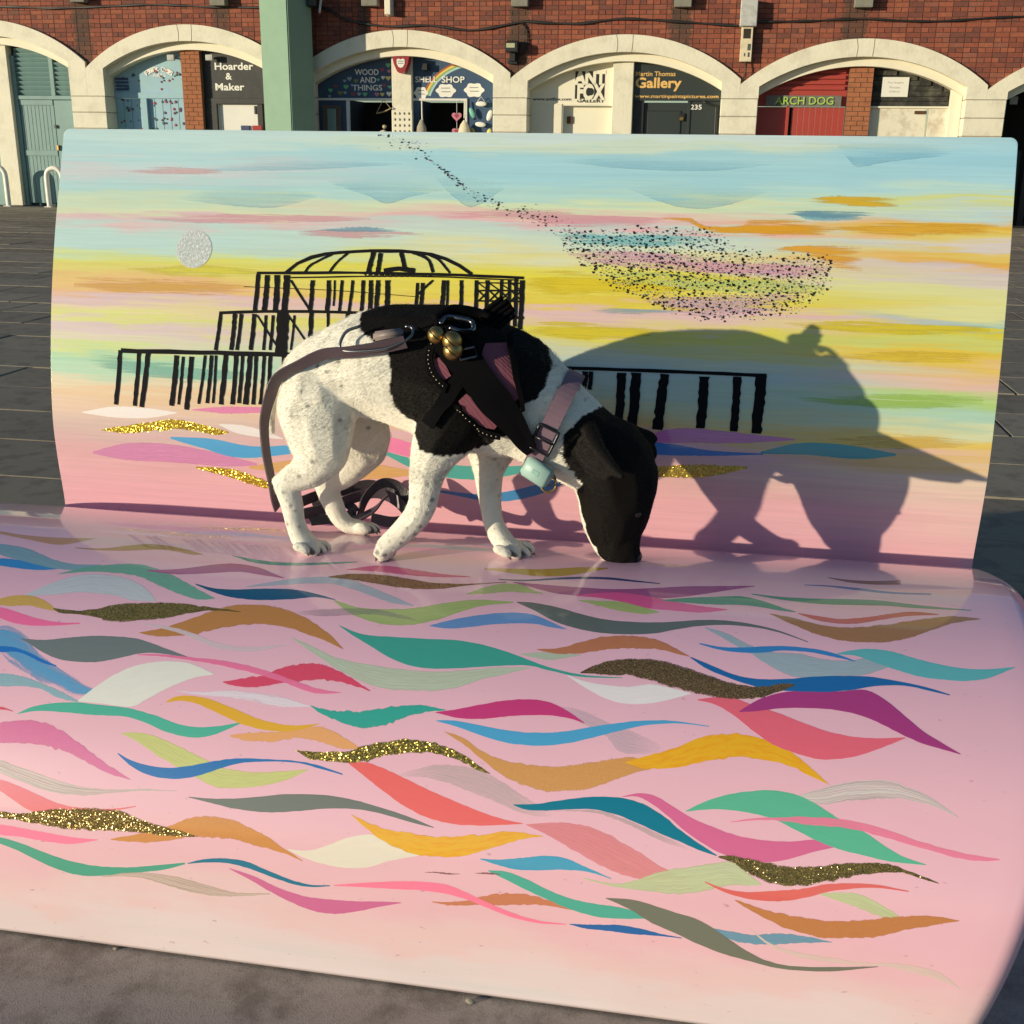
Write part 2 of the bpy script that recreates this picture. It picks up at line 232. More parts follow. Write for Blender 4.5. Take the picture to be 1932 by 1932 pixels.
('S','rough',(55,165,145),[(-0.1173,0.7172),(-0.0962,0.7208),(-0.0659,0.7204),(-0.0366,0.7163),(-0.0081,0.7084),(0.028,0.7023),(0.0506,0.7034),(0.0669,0.7054)],[(-0.1171,0.7182),(-0.0998,0.7275),(-0.0781,0.7342),(-0.0543,0.7406),(-0.0318,0.7408),(-0.0083,0.7337),(0.0143,0.7215),(0.0421,0.7112),(0.0671,0.7065)]),
('S','faint',(195,190,195),[(0.2039,0.6861),(0.2424,0.6875),(0.2818,0.7014),(0.325,0.7144),(0.3582,0.7279)],[(0.2041,0.6874),(0.2394,0.7032),(0.2788,0.719),(0.304,0.7404),(0.3587,0.735)]),
('S','solid',(205,60,120),[(0.0542,0.71),(0.0802,0.7036),(0.1175,0.6921),(0.1455,0.6841),(0.1789,0.6794),(0.2058,0.682),(0.2286,0.6915),(0.2515,0.705)],[(0.0543,0.7108),(0.087,0.7152),(0.1207,0.7129),(0.1489,0.7071),(0.1772,0.7022),(0.2081,0.6999),(0.2321,0.7014),(0.2516,0.706)]),
('S','solid',(80,165,205),[(0.0574,0.7211),(0.0827,0.7191),(0.1124,0.7219),(0.1515,0.7255),(0.1897,0.7249),(0.2271,0.7198),(0.2637,0.7095),(0.3004,0.7001),(0.3373,0.6934),(0.3678,0.6915),(0.4112,0.6939)],[(0.0575,0.7221),(0.089,0.7279),(0.1242,0.7367),(0.1537,0.7422),(0.1871,0.7425),(0.2197,0.7381),(0.2516,0.729),(0.2833,0.7174),(0.3149,0.7056),(0.3423,0.6984),(0.3744,0.6941),(0.4113,0.6949)]),
('S','rough',(210,150,80),[(0.0707,0.7351),(0.0958,0.7406),(0.1219,0.7548),(0.1469,0.7634),(0.1805,0.7666),(0.2181,0.7663),(0.2501,0.7597),(0.2864,0.7514),(0.3182,0.7448),(0.3417,0.7529)],[(0.0708,0.736),(0.097,0.7489),(0.1233,0.7652),(0.1491,0.7812),(0.1787,0.793),(0.2073,0.7976),(0.235,0.7957),(0.2668,0.7894),(0.2934,0.7782),(0.3198,0.7653),(0.3421,0.7574)]),
('S','thick',(240,180,25),[(0.3095,0.7515),(0.3407,0.7391),(0.3688,0.7281),(0.3886,0.7166),(0.4132,0.7056),(0.4403,0.7009),(0.4653,0.7028),(0.4901,0.7063),(0.5126,0.7172),(0.5349,0.7335),(0.5593,0.7531)],[(0.3096,0.7526),(0.3329,0.7572),(0.3704,0.7528),(0.3958,0.7452),(0.4193,0.7378),(0.446,0.7321),(0.4728,0.7305),(0.4952,0.7334),(0.5174,0.7376),(0.5382,0.7468),(0.5593,0.754)]),
('S','solid',(240,105,95),[(-0.0509,0.7881),(-0.0241,0.7855),(0.0166,0.7966),(0.0522,0.8092),(0.0919,0.8211),(0.131,0.8318),(0.1645,0.8384),(0.1857,0.8402)],[(-0.0507,0.789),(-0.0264,0.8032),(0.0001,0.819),(0.0311,0.8353),(0.061,0.8458),(0.0949,0.8507),(0.1279,0.849),(0.1604,0.8451),(0.1858,0.8411)]),
('S','glitb',(158,136,62),[(-0.1249,0.7781),(-0.0997,0.7787),(-0.085,0.7773),(-0.0558,0.7733),(-0.0326,0.7639),(-0.0093,0.7557),(0.0194,0.7505),(0.0485,0.7493),(0.0786,0.7555),(0.1041,0.7648),(0.1221,0.7746),(0.1374,0.7828)],[(-0.1247,0.7795),(-0.103,0.7885),(-0.083,0.7889),(-0.0557,0.7886),(-0.0292,0.7844),(-0.006,0.7755),(0.0223,0.7685),(0.0511,0.7657),(0.0803,0.7671),(0.1054,0.7751),(0.123,0.7815),(0.1375,0.7837)]),
('S','faint',(190,192,175),[(0.0097,0.7996),(0.0396,0.7874),(0.0675,0.7788),(0.101,0.7779),(0.1352,0.7837),(0.17,0.7996),(0.1971,0.8126),(0.2263,0.8275)],[(0.0099,0.8005),(0.0506,0.7967),(0.0848,0.8013),(0.1193,0.8104),(0.1533,0.8193),(0.1775,0.827),(0.2011,0.8301),(0.2265,0.8288)]),
('S','solid',(115,118,105),[(-0.264,0.8532),(-0.2334,0.8524),(-0.2032,0.8493),(-0.1686,0.8435),(-0.1343,0.8367),(-0.0998,0.8332),(-0.0718,0.832),(-0.0371,0.8342),(-0.0023,0.8398),(0.0323,0.8465),(0.0717,0.8572)],[(-0.2639,0.8541),(-0.2327,0.8578),(-0.2018,0.8617),(-0.1714,0.8625),(-0.1415,0.8608),(-0.1072,0.8553),(-0.0747,0.8492),(-0.0455,0.8461),(-0.0162,0.8459),(0.0182,0.8503),(0.0427,0.8546),(0.0718,0.8581)]),
('S','solid',(238,225,200),[(-0.1206,0.9063),(-0.0933,0.9052),(-0.0706,0.8971),(-0.0421,0.8834),(-0.0135,0.8756),(0.0109,0.8776),(0.0357,0.8865),(0.0601,0.893)],[(-0.1205,0.9077),(-0.0942,0.9165),(-0.0693,0.9209),(-0.0374,0.922),(-0.0108,0.9177),(0.0129,0.9078),(0.0366,0.9004),(0.0602,0.894)]),
('S','thick',(240,180,35),[(-0.0387,0.8528),(-0.0147,0.8607),(0.01,0.8661),(0.0391,0.8676),(0.0726,0.8686),(0.1056,0.865),(0.1381,0.8588),(0.1611,0.8527),(0.1844,0.852),(0.2123,0.853)],[(-0.0386,0.8537),(-0.019,0.8669),(0.0014,0.8798),(0.0263,0.8898),(0.0554,0.8947),(0.0934,0.8928),(0.1214,0.8862),(0.1443,0.8779),(0.167,0.8674),(0.1896,0.8593),(0.2124,0.8539)]),
('S','faint',(175,180,165),[(0.2096,0.8214),(0.2782,0.815),(0.3105,0.8209),(0.3383,0.829),(0.3659,0.8382),(0.4,0.8498)],[(0.2097,0.8225),(0.2738,0.8181),(0.3063,0.8247),(0.3341,0.8339),(0.3618,0.8441),(0.4001,0.8513)]),
('S','solid',(0,120,140),[(0.172,0.8185),(0.1997,0.815),(0.2269,0.8084),(0.2541,0.8019),(0.2813,0.7978),(0.3087,0.7968),(0.3363,0.8017),(0.3643,0.8153),(0.3751,0.823),(0.3983,0.8369),(0.4292,0.8531)],[(0.1721,0.8194),(0.1911,0.8233),(0.2188,0.8211),(0.2507,0.816),(0.2781,0.8143),(0.3058,0.8181),(0.3336,0.8262),(0.3612,0.8354),(0.3839,0.8417),(0.4066,0.8491),(0.4292,0.854)]),
('S','thin',(240,145,145),[(0.1904,0.8413),(0.2201,0.8359),(0.2522,0.8337),(0.28,0.8374),(0.308,0.8477),(0.336,0.8601),(0.3638,0.8747),(0.3934,0.8847)],[(0.1905,0.8422),(0.2167,0.8508),(0.2453,0.8633),(0.2737,0.8759),(0.3016,0.8863),(0.3291,0.8921),(0.3561,0.8935),(0.3934,0.8856)]),
('S','solid',(70,160,190),[(0.1346,0.89),(0.1591,0.8884),(0.1867,0.8834),(0.2141,0.8776),(0.2417,0.8772),(0.2698,0.8854),(0.3022,0.8957)],[(0.1346,0.8909),(0.1549,0.8951),(0.1831,0.8987),(0.2108,0.8962),(0.2382,0.8924),(0.2655,0.8909),(0.2839,0.8928),(0.3023,0.8966)]),
('S','rough',(205,125,85),[(0.0752,0.953),(0.1013,0.9503),(0.1293,0.9427),(0.1524,0.9344),(0.1756,0.93),(0.1988,0.9288),(0.2268,0.9331),(0.2571,0.9412)],[(0.0752,0.954),(0.0991,0.9554),(0.125,0.9521),(0.1531,0.9477),(0.181,0.9447),(0.2087,0.9408),(0.2318,0.9403),(0.2572,0.9421)]),
('S','solid',(85,175,150),[(0.146,0.9037),(0.1694,0.9026),(0.1977,0.9098),(0.2261,0.9204),(0.2541,0.9275),(0.2862,0.9305),(0.318,0.9313),(0.3588,0.9378)],[(0.1461,0.9046),(0.17,0.913),(0.1985,0.9237),(0.2268,0.9331),(0.2548,0.9414),(0.2871,0.9468),(0.3188,0.9452),(0.359,0.9401)]),
('S','solid',(255,130,155),[(-0.0559,0.9467),(-0.0195,0.9398),(0.0287,0.9317),(0.0669,0.9281),(0.0955,0.9289),(0.1244,0.9374),(0.1531,0.947),(0.1815,0.9554),(0.2144,0.9609),(0.249,0.9608)],[(-0.0559,0.9481),(-0.0144,0.9451),(0.0291,0.9422),(0.0627,0.9401),(0.0961,0.9408),(0.1248,0.9457),(0.1534,0.9541),(0.1818,0.9614),(0.2145,0.9645),(0.249,0.962)]),
('S','solid',(215,110,150),[(-0.2007,0.9411),(-0.1663,0.9482),(-0.1309,0.96),(-0.0959,0.967),(-0.0627,0.9673),(-0.0284,0.9655),(0.0056,0.9617),(0.0346,0.9593)],[(-0.2006,0.9421),(-0.1712,0.9537),(-0.1408,0.9676),(-0.1107,0.979),(-0.0808,0.9867),(-0.0526,0.9864),(-0.0232,0.9792),(0.0058,0.9692),(0.0346,0.9603)]),
('S','solid',(45,105,165),[(0.2535,0.9602),(0.2832,0.9576),(0.3148,0.954),(0.3419,0.9552),(0.3691,0.9588),(0.3937,0.9604)],[(0.2536,0.9611),(0.2744,0.964),(0.3017,0.9633),(0.3334,0.9635),(0.3648,0.9618),(0.3937,0.9613)]),
('S','dryw',(150,105,105),[(0.0638,0.9156),(0.0804,0.913),(0.0947,0.913),(0.11,0.9123)],[(0.0639,0.9161),(0.0805,0.9151),(0.0948,0.9153),(0.1101,0.913)]),
('S','dryw',(150,95,95),[(0.1299,0.9089),(0.1415,0.9066),(0.1532,0.9061),(0.1626,0.9064)],[(0.1299,0.9096),(0.1417,0.9094),(0.1533,0.9085),(0.1626,0.9071)]),
('S','thin',(110,165,185),[(0.4273,0.9431),(0.4581,0.9449),(0.4843,0.945),(0.5142,0.9389),(0.5444,0.9396),(0.5724,0.9422)],[(0.4273,0.9443),(0.4545,0.9559),(0.4808,0.9571),(0.5067,0.9544),(0.5407,0.9477),(0.5724,0.9431)]),
('S','solid',(120,120,100),[(0.2971,0.9211),(0.33,0.9194),(0.3617,0.9247),(0.3821,0.9291),(0.409,0.9339),(0.4317,0.9437),(0.4545,0.9571),(0.4817,0.9712),(0.5084,0.9788),(0.5387,0.9789),(0.5769,0.9741),(0.6282,0.9661)],[(0.2972,0.922),(0.3262,0.9314),(0.3563,0.9463),(0.3836,0.9546),(0.411,0.9652),(0.4425,0.9742),(0.478,0.9802),(0.511,0.9848),(0.5434,0.9836),(0.5774,0.9795),(0.6283,0.967)]),
('S','thin',(170,195,200),[(0.3993,0.5277),(0.4266,0.5361),(0.456,0.5548),(0.4848,0.5673),(0.5229,0.5662),(0.5557,0.5725),(0.5884,0.572),(0.6169,0.5636),(0.6415,0.5741)],[(0.3993,0.5297),(0.4318,0.5541),(0.4609,0.5735),(0.4847,0.5921),(0.5127,0.6076),(0.5405,0.6069),(0.573,0.6015),(0.6078,0.5954),(0.6413,0.5774)]),
('S','solid',(235,105,120),[(0.3948,0.6572),(0.4202,0.651),(0.4434,0.6508),(0.4666,0.6592),(0.4941,0.6657),(0.5258,0.6766),(0.5571,0.686),(0.588,0.6903),(0.6188,0.6895),(0.6529,0.6848)],[(0.3949,0.6586),(0.4183,0.6629),(0.4441,0.6774),(0.4697,0.6974),(0.4948,0.7119),(0.5216,0.7198),(0.5481,0.7241),(0.5701,0.7219),(0.5964,0.7146),(0.625,0.701),(0.6528,0.686)]),
('S','solid',(172,60,125),[(0.4485,0.6691),(0.4711,0.6506),(0.4986,0.6366),(0.5308,0.6297),(0.572,0.6264),(0.6064,0.6198),(0.6305,0.6322),(0.6515,0.6517),(0.6722,0.6716),(0.6929,0.6855),(0.7177,0.6997)],[(0.4485,0.6704),(0.4713,0.6667),(0.4986,0.6599),(0.5305,0.656),(0.5621,0.6545),(0.5934,0.6579),(0.6197,0.6669),(0.6455,0.6794),(0.6711,0.6902),(0.6923,0.6952),(0.7177,0.7007)]),
('S','solid',(30,105,165),[(0.3821,0.5891),(0.4089,0.6006),(0.4378,0.6128),(0.466,0.6172),(0.5033,0.614),(0.5406,0.606),(0.5777,0.6004),(0.6145,0.5978),(0.6507,0.6013),(0.6861,0.6078),(0.7121,0.6159)],[(0.3821,0.5908),(0.4044,0.6073),(0.4332,0.6193),(0.4615,0.628),(0.4894,0.6322),(0.5216,0.6316),(0.5629,0.628),(0.595,0.6207),(0.6227,0.6119),(0.6592,0.6078),(0.6857,0.6122),(0.7119,0.6174)]),
('S','glit',(105,85,55),[(0.2383,0.6312),(0.2586,0.6154),(0.282,0.6051),(0.3157,0.5995),(0.3448,0.5997),(0.361,0.6033),(0.3926,0.6132),(0.4238,0.6233),(0.4521,0.629),(0.48,0.6274),(0.5032,0.6206),(0.5182,0.6204)],[(0.2385,0.6327),(0.2749,0.6318),(0.3037,0.6302),(0.3329,0.6359),(0.3634,0.6436),(0.3905,0.6483),(0.4187,0.6523),(0.4488,0.6519),(0.4741,0.6464),(0.4971,0.6356),(0.5182,0.6233)]),
('S','solid',(220,105,145),[(0.3086,0.7946),(0.33,0.7884),(0.3505,0.7903),(0.3738,0.8012),(0.3968,0.812),(0.424,0.82),(0.4508,0.8269),(0.4815,0.8291),(0.5162,0.8271),(0.5504,0.8217),(0.5699,0.8271)],[(0.3087,0.7954),(0.328,0.793),(0.349,0.8015),(0.3702,0.8147),(0.3889,0.8281),(0.412,0.8409),(0.4346,0.8504),(0.4612,0.8551),(0.4873,0.8554),(0.513,0.8493),(0.5425,0.8375),(0.57,0.8282)]),
('S','streak',(232,218,206),[(0.5206,0.7725),(0.5486,0.7613),(0.5789,0.7505),(0.6091,0.7441),(0.6349,0.7437),(0.6604,0.7499),(0.6856,0.7604),(0.7126,0.778)],[(0.5206,0.7734),(0.5491,0.7805),(0.5791,0.7735),(0.6091,0.7678),(0.639,0.763),(0.6644,0.7648),(0.6876,0.7689),(0.7126,0.7789)]),
('S','solid',(95,185,145),[(0.3885,0.8041),(0.4133,0.7894),(0.4438,0.7775),(0.4744,0.7706),(0.5008,0.7684),(0.5271,0.7723),(0.5535,0.7838),(0.5753,0.7955),(0.6012,0.8057),(0.6249,0.8191),(0.6483,0.8303),(0.6756,0.8368)],[(0.3886,0.8049),(0.4183,0.7992),(0.4492,0.7974),(0.4801,0.8),(0.4978,0.8036),(0.5243,0.8138),(0.5505,0.8238),(0.5765,0.8306),(0.6064,0.8348),(0.636,0.838),(0.6757,0.8378)]),
('S','thin',(255,140,165),[(0.4433,0.8115),(0.4716,0.8042),(0.5063,0.7995),(0.5409,0.7953),(0.5753,0.7945),(0.6053,0.7967),(0.635,0.8025),(0.673,0.8118),(0.7105,0.8183),(0.7599,0.8219)],[(0.4434,0.8123),(0.476,0.8063),(0.5108,0.804),(0.5455,0.8055),(0.5798,0.8047),(0.6098,0.808),(0.6437,0.8139),(0.6773,0.8198),(0.7106,0.8256),(0.7395,0.8262),(0.7599,0.8227)]),
('S','thin',(208,218,165),[(0.2676,0.8993),(0.3131,0.9008),(0.3655,0.879),(0.3918,0.8716),(0.4222,0.8637),(0.4483,0.8587),(0.4664,0.8697),(0.4845,0.8808)],[(0.2676,0.9004),(0.3089,0.9059),(0.3584,0.9068),(0.3895,0.9054),(0.4199,0.8973),(0.45,0.887),(0.4674,0.8861),(0.4846,0.883)]),
('S','glit',(105,90,45),[(0.4315,0.854),(0.4478,0.8511),(0.4742,0.8536),(0.5004,0.8561),(0.5305,0.8556),(0.5602,0.8495),(0.5898,0.8441),(0.6192,0.8409),(0.6446,0.8433),(0.6677,0.8492),(0.6909,0.8567)],[(0.4316,0.8557),(0.4528,0.8614),(0.4709,0.8714),(0.493,0.8787),(0.5148,0.8806),(0.5403,0.8766),(0.5655,0.8693),(0.5905,0.86),(0.6156,0.854),(0.6448,0.8497),(0.6679,0.8534),(0.6909,0.8576)]),
('S','thin',(208,218,160),[(0.5536,0.8848),(0.5831,0.8803),(0.6043,0.8811),(0.6259,0.8894),(0.6453,0.8991),(0.6606,0.9092)],[(0.5537,0.8859),(0.5753,0.891),(0.5968,0.8962),(0.6183,0.9023),(0.6396,0.9074),(0.6607,0.9103)]),
('S','solid',(230,105,95),[(0.417,0.886),(0.4416,0.8925),(0.4679,0.8934),(0.498,0.8885),(0.532,0.8819),(0.5615,0.873),(0.5868,0.8691),(0.6162,0.8667),(0.6373,0.868),(0.6572,0.8699)],[(0.4171,0.8875),(0.4419,0.8969),(0.464,0.901),(0.4858,0.9017),(0.5116,0.8993),(0.537,0.8923),(0.5662,0.8812),(0.5913,0.875),(0.6206,0.8705),(0.6573,0.871)]),
('S','rough',(195,125,70),[(0.4544,0.9044),(0.4776,0.9095),(0.5039,0.9141),(0.5342,0.916),(0.5664,0.9172),(0.5979,0.9126),(0.6269,0.9057),(0.66,0.8995),(0.6888,0.8959),(0.7168,0.898)],[(0.4544,0.9053),(0.4737,0.9156),(0.4959,0.9241),(0.5181,0.9327),(0.5443,0.9374),(0.5699,0.9379),(0.5994,0.9341),(0.6285,0.9277),(0.6611,0.9158),(0.6895,0.9068),(0.7168,0.8988)]),
('S','thin',(240,212,196),[(0.474,0.9372),(0.5023,0.9543),(0.533,0.9607),(0.5718,0.9625),(0.6059,0.9638),(0.6435,0.9598),(0.6769,0.9599),(0.7023,0.9656),(0.7245,0.9813)],[(0.4741,0.9383),(0.4981,0.956),(0.5247,0.9654),(0.5594,0.9689),(0.602,0.9678),(0.6397,0.965),(0.6736,0.9696),(0.7032,0.9749),(0.7246,0.9827)]),
('S','rough',(165,115,70),[(0.4886,0.4834),(0.5158,0.4888),(0.5497,0.4996),(0.5835,0.5036),(0.6227,0.4961),(0.6628,0.4815),(0.7036,0.4646),(0.7391,0.4532),(0.775,0.4541)],[(0.4886,0.4853),(0.5152,0.5043),(0.5437,0.5212),(0.572,0.5312),(0.6004,0.5341),(0.6385,0.5304),(0.668,0.5188),(0.6989,0.4984),(0.7359,0.4731),(0.7746,0.4562)]),
('S','solid',(200,90,90),[(0.5275,0.4764),(0.5557,0.4808),(0.5849,0.4835),(0.62,0.4738),(0.6558,0.4586),(0.6864,0.4487),(0.7203,0.4501)],[(0.5274,0.4783),(0.5502,0.4907),(0.5792,0.4956),(0.6086,0.4915),(0.639,0.478),(0.6747,0.4631),(0.7199,0.4522)]),
('S','solid',(80,145,125),[(0.4644,0.4298),(0.5028,0.4332),(0.5488,0.4313),(0.5947,0.4254),(0.6404,0.4217),(0.6798,0.4254),(0.7187,0.429),(0.7673,0.4302)],[(0.4644,0.4327),(0.5076,0.4425),(0.5579,0.4464),(0.6083,0.4416),(0.6536,0.4364),(0.6929,0.4371),(0.7669,0.4325)]),
('S','solid',(70,150,130),[(0.3385,0.4687),(0.3742,0.457),(0.4153,0.4473),(0.4514,0.4416),(0.4819,0.452),(0.5067,0.4663),(0.5239,0.4735)],[(0.3386,0.4712),(0.3696,0.4717),(0.4054,0.4714),(0.4461,0.4668),(0.4764,0.4683),(0.5014,0.4735),(0.5238,0.475)]),
('S','solid',(100,185,185),[(0.5751,0.56),(0.5944,0.5517),(0.6183,0.5459),(0.6462,0.5478),(0.6731,0.5568),(0.7043,0.565),(0.7356,0.5689),(0.7675,0.5664),(0.8002,0.5585)],[(0.575,0.5617),(0.6007,0.5621),(0.6255,0.5726),(0.6523,0.5825),(0.6788,0.5905),(0.7102,0.5921),(0.7372,0.5909),(0.7652,0.5821),(0.8,0.5598)]),
('S','solid',(55,135,195),[(0.393,0.5616),(0.4223,0.5659),(0.4513,0.5632),(0.4849,0.5567),(0.5185,0.5538),(0.5517,0.5558),(0.575,0.5617),(0.5978,0.5716)],[(0.3931,0.5638),(0.42,0.5714),(0.4466,0.5734),(0.4753,0.5708),(0.504,0.5633),(0.5373,0.5621),(0.5654,0.5663),(0.5977,0.5729)]),
('S','solid',(85,110,170),[(0.5415,0.3843),(0.5782,0.3807),(0.6193,0.3832),(0.6647,0.3881),(0.7209,0.3841)],[(0.5413,0.3872),(0.5777,0.3864),(0.6183,0.3922),(0.6638,0.3949),(0.7201,0.3889)]),
('S','solid',(130,75,95),[(0.5787,0.345),(0.6124,0.3502),(0.6496,0.3458),(0.6854,0.3322)],[(0.5784,0.3486),(0.606,0.3616),(0.6421,0.364),(0.682,0.3553)]),
('S','rough',(220,115,155),[(-0.5793,0.8022),(-0.554,0.7829),(-0.5335,0.7777),(-0.5124,0.7748),(-0.4847,0.7764),(-0.4548,0.7873),(-0.4246,0.8016),(-0.3947,0.818),(-0.3716,0.829),(-0.349,0.8387)],[(-0.5791,0.8027),(-0.5473,0.8096),(-0.5204,0.8077),(-0.4934,0.8069),(-0.4659,0.8092),(-0.4379,0.815),(-0.4092,0.8255),(-0.3811,0.8347),(-0.3488,0.8397)]),
('S','thin',(216,222,130),[(-0.3738,0.7796),(-0.3454,0.7764),(-0.3182,0.7804),(-0.2847,0.7906),(-0.2434,0.8034),(-0.2164,0.8114),(-0.1781,0.8123),(-0.1385,0.8073),(-0.1044,0.8016)],[(-0.3735,0.7808),(-0.3477,0.7893),(-0.3185,0.8035),(-0.2906,0.8139),(-0.2546,0.8282),(-0.2251,0.8375),(-0.1949,0.8351),(-0.1605,0.8282),(-0.1318,0.8183),(-0.1042,0.8025)]),
('S','solid',(35,115,175),[(-0.3731,0.8063),(-0.3532,0.814),(-0.3262,0.8186),(-0.295,0.8184),(-0.2649,0.8126),(-0.2356,0.8038),(-0.2011,0.7969),(-0.1609,0.7941),(-0.1209,0.7926),(-0.0904,0.7955),(-0.057,0.8027)],[(-0.3729,0.8077),(-0.3519,0.8211),(-0.3295,0.8296),(-0.3029,0.8329),(-0.2774,0.8309),(-0.2527,0.8244),(-0.2239,0.8121),(-0.195,0.8022),(-0.1604,0.7972),(-0.1205,0.7949),(-0.0898,0.799),(-0.0568,0.8043)]),
('S','streak',(222,204,190),[(-0.5721,0.8353),(-0.5425,0.8324),(-0.5143,0.8382),(-0.4751,0.8464),(-0.4421,0.8528),(-0.4098,0.8556),(-0.373,0.8548),(-0.3317,0.8496),(-0.2815,0.8469)],[(-0.572,0.8357),(-0.5396,0.8492),(-0.5058,0.858),(-0.4671,0.8663),(-0.4296,0.8678),(-0.3981,0.8645),(-0.3672,0.8585),(-0.3262,0.8519),(-0.2814,0.8479)]),
('S','solid',(235,115,125),[(-0.5681,0.8606),(-0.5383,0.8583),(-0.5105,0.8638),(-0.4771,0.8734),(-0.4442,0.8822),(-0.4069,0.8832),(-0.3703,0.88),(-0.3369,0.8727)],[(-0.568,0.8611),(-0.5366,0.8734),(-0.5138,0.8846),(-0.4915,0.8946),(-0.4644,0.8979),(-0.4273,0.8939),(-0.3855,0.887),(-0.3368,0.8741)]),
('S','rough',(210,140,70),[(-0.3704,0.921),(-0.3368,0.9111),(-0.301,0.901),(-0.2811,0.8903),(-0.2562,0.8793),(-0.226,0.8749),(-0.1953,0.8775),(-0.1694,0.8855),(-0.1436,0.8969),(-0.123,0.9078),(-0.1,0.9196)],[(-0.3704,0.9222),(-0.3468,0.9221),(-0.3156,0.9198),(-0.2848,0.9139),(-0.2544,0.9056),(-0.2189,0.9029),(-0.1884,0.9031),(-0.163,0.9075),(-0.1378,0.9107),(-0.1176,0.9144),(-0.1,0.9206)]),
('S','glit',(112,92,44),[(-0.5641,0.9056),(-0.5344,0.9009),(-0.5019,0.9006),(-0.4702,0.8923),(-0.4332,0.8859),(-0.3964,0.882),(-0.3597,0.8813),(-0.333,0.8887),(-0.3014,0.8945),(-0.2754,0.8982),(-0.2469,0.9035)],[(-0.5641,0.9061),(-0.5339,0.9103),(-0.5068,0.9111),(-0.4744,0.9126),(-0.4368,0.9147),(-0.4051,0.9124),(-0.3683,0.9101),(-0.3318,0.9081),(-0.3006,0.9083),(-0.2749,0.9071),(-0.2468,0.9045)]),
('S','solid',(255,130,160),[(-0.5634,0.9243),(-0.5335,0.9191),(-0.501,0.9205),(-0.4632,0.9226),(-0.4258,0.9247),(-0.3888,0.9238)],[(-0.5634,0.9248),(-0.5331,0.933),(-0.5006,0.9331),(-0.4629,0.9352),(-0.4255,0.934),(-0.3887,0.9248)]),
('S','solid',(80,165,135),[(-0.5631,0.9357),(-0.5331,0.9368),(-0.5004,0.942),(-0.4626,0.9517),(-0.4252,0.9588),(-0.3881,0.9608),(-0.346,0.9576),(-0.3043,0.9496),(-0.2632,0.941)],[(-0.5631,0.9362),(-0.5329,0.9457),(-0.5057,0.9528),(-0.4734,0.9646),(-0.4414,0.9738),(-0.4095,0.9772),(-0.3723,0.9718),(-0.3303,0.9629),(-0.2939,0.9547),(-0.2631,0.9435)]),
('S','solid',(30,120,145),[(-0.2594,0.9413),(-0.2378,0.9338),(-0.2074,0.9288),(-0.1771,0.9297),(-0.1466,0.9384),(-0.1113,0.9477),(-0.0864,0.9504),(-0.0618,0.9479)],[(-0.2593,0.9423),(-0.2326,0.9374),(-0.2021,0.9351),(-0.1717,0.9389),(-0.1413,0.9464),(-0.1111,0.9526),(-0.0863,0.9533),(-0.0617,0.9493)]),
('S','streak',(222,196,176),[(-0.3829,0.9745),(-0.3407,0.9641),(-0.299,0.9611),(-0.2577,0.9642),(-0.2218,0.97),(-0.1912,0.9739),(-0.1433,0.9691)],[(-0.3829,0.9758),(-0.3408,0.9698),(-0.3042,0.9725),(-0.2681,0.9797),(-0.2321,0.9829),(-0.1913,0.9795),(-0.1433,0.9709)]),
('S','solid',(220,80,90),[(-0.5902,0.7636),(-0.5606,0.7607),(-0.5519,0.7617),(-0.5395,0.7646)],[(-0.59,0.7641),(-0.5594,0.7645),(-0.5512,0.7642),(-0.5392,0.7656)]),
('B','swash',(158,208,220),[(-0.6275,0.6578),(-0.5244,0.6822),(-0.3894,0.6825),(-0.347,0.6672)],[(-0.6271,0.6537),(-0.51,0.6438),(-0.4369,0.6412),(-0.4064,0.6459),(-0.3466,0.6632)]),
('B','swash',(158,208,220),[(-0.3292,0.6956),(-0.2287,0.7022),(-0.1483,0.6936),(-0.0887,0.6878)],[(-0.3288,0.6906),(-0.2559,0.6689),(-0.2144,0.6537),(-0.166,0.6686),(-0.0883,0.6838)]),
('B','swash',(158,208,220),[(-0.1297,0.7088),(-0.0704,0.7048),(0.008,0.6963)],[(-0.1293,0.7028),(-0.0868,0.6651),(-0.0514,0.6511),(0.0084,0.6914)]),
('B','swash',(158,208,220),[(0.2171,0.695),(0.3096,0.6985),(0.4192,0.6966),(0.4645,0.6918)],[(0.2174,0.6902),(0.2935,0.6629),(0.349,0.6555),(0.403,0.6651),(0.4647,0.688)]),
('B','swash',(145,202,218),[(0.5754,0.7779),(0.6454,0.7814),(0.7324,0.7759),(0.7672,0.7643)],[(0.5757,0.7713),(0.5946,0.7482),(0.6129,0.7344),(0.6647,0.7445),(0.7675,0.7578)]),
('B','swash',(158,208,220),[(-0.5803,0.714),(-0.4766,0.7287),(-0.3533,0.7354),(-0.1912,0.7316)],[(-0.5799,0.7099),(-0.4542,0.7118),(-0.3312,0.7176),(-0.1909,0.7277)]),
('B','swash',(158,208,220),[(0.091,0.7414),(0.2132,0.7527),(0.3434,0.7448),(0.4884,0.743)],[(0.0913,0.7375),(0.215,0.7257),(0.363,0.7241),(0.4886,0.7392)]),
('B','dry',(232,172,178),[(-0.1243,0.6437),(0.002,0.6502),(0.1266,0.6451),(0.2395,0.6398),(0.2952,0.6372)],[(-0.123,0.628),(0.0037,0.6278),(0.1286,0.6181),(0.2408,0.6207),(0.2956,0.6315)]),
('B','dry',(232,178,180),[(-0.709,0.6191),(-0.5504,0.6287),(-0.3843,0.6292),(-0.2423,0.6293)],[(-0.7084,0.613),(-0.5484,0.6085),(-0.3829,0.6142),(-0.2416,0.6214)]),
('B','dry',(228,190,185),[(-0.73,0.7117),(-0.6338,0.7173),(-0.5377,0.7105)],[(-0.7291,0.7035),(-0.6321,0.7009),(-0.5371,0.7044)]),
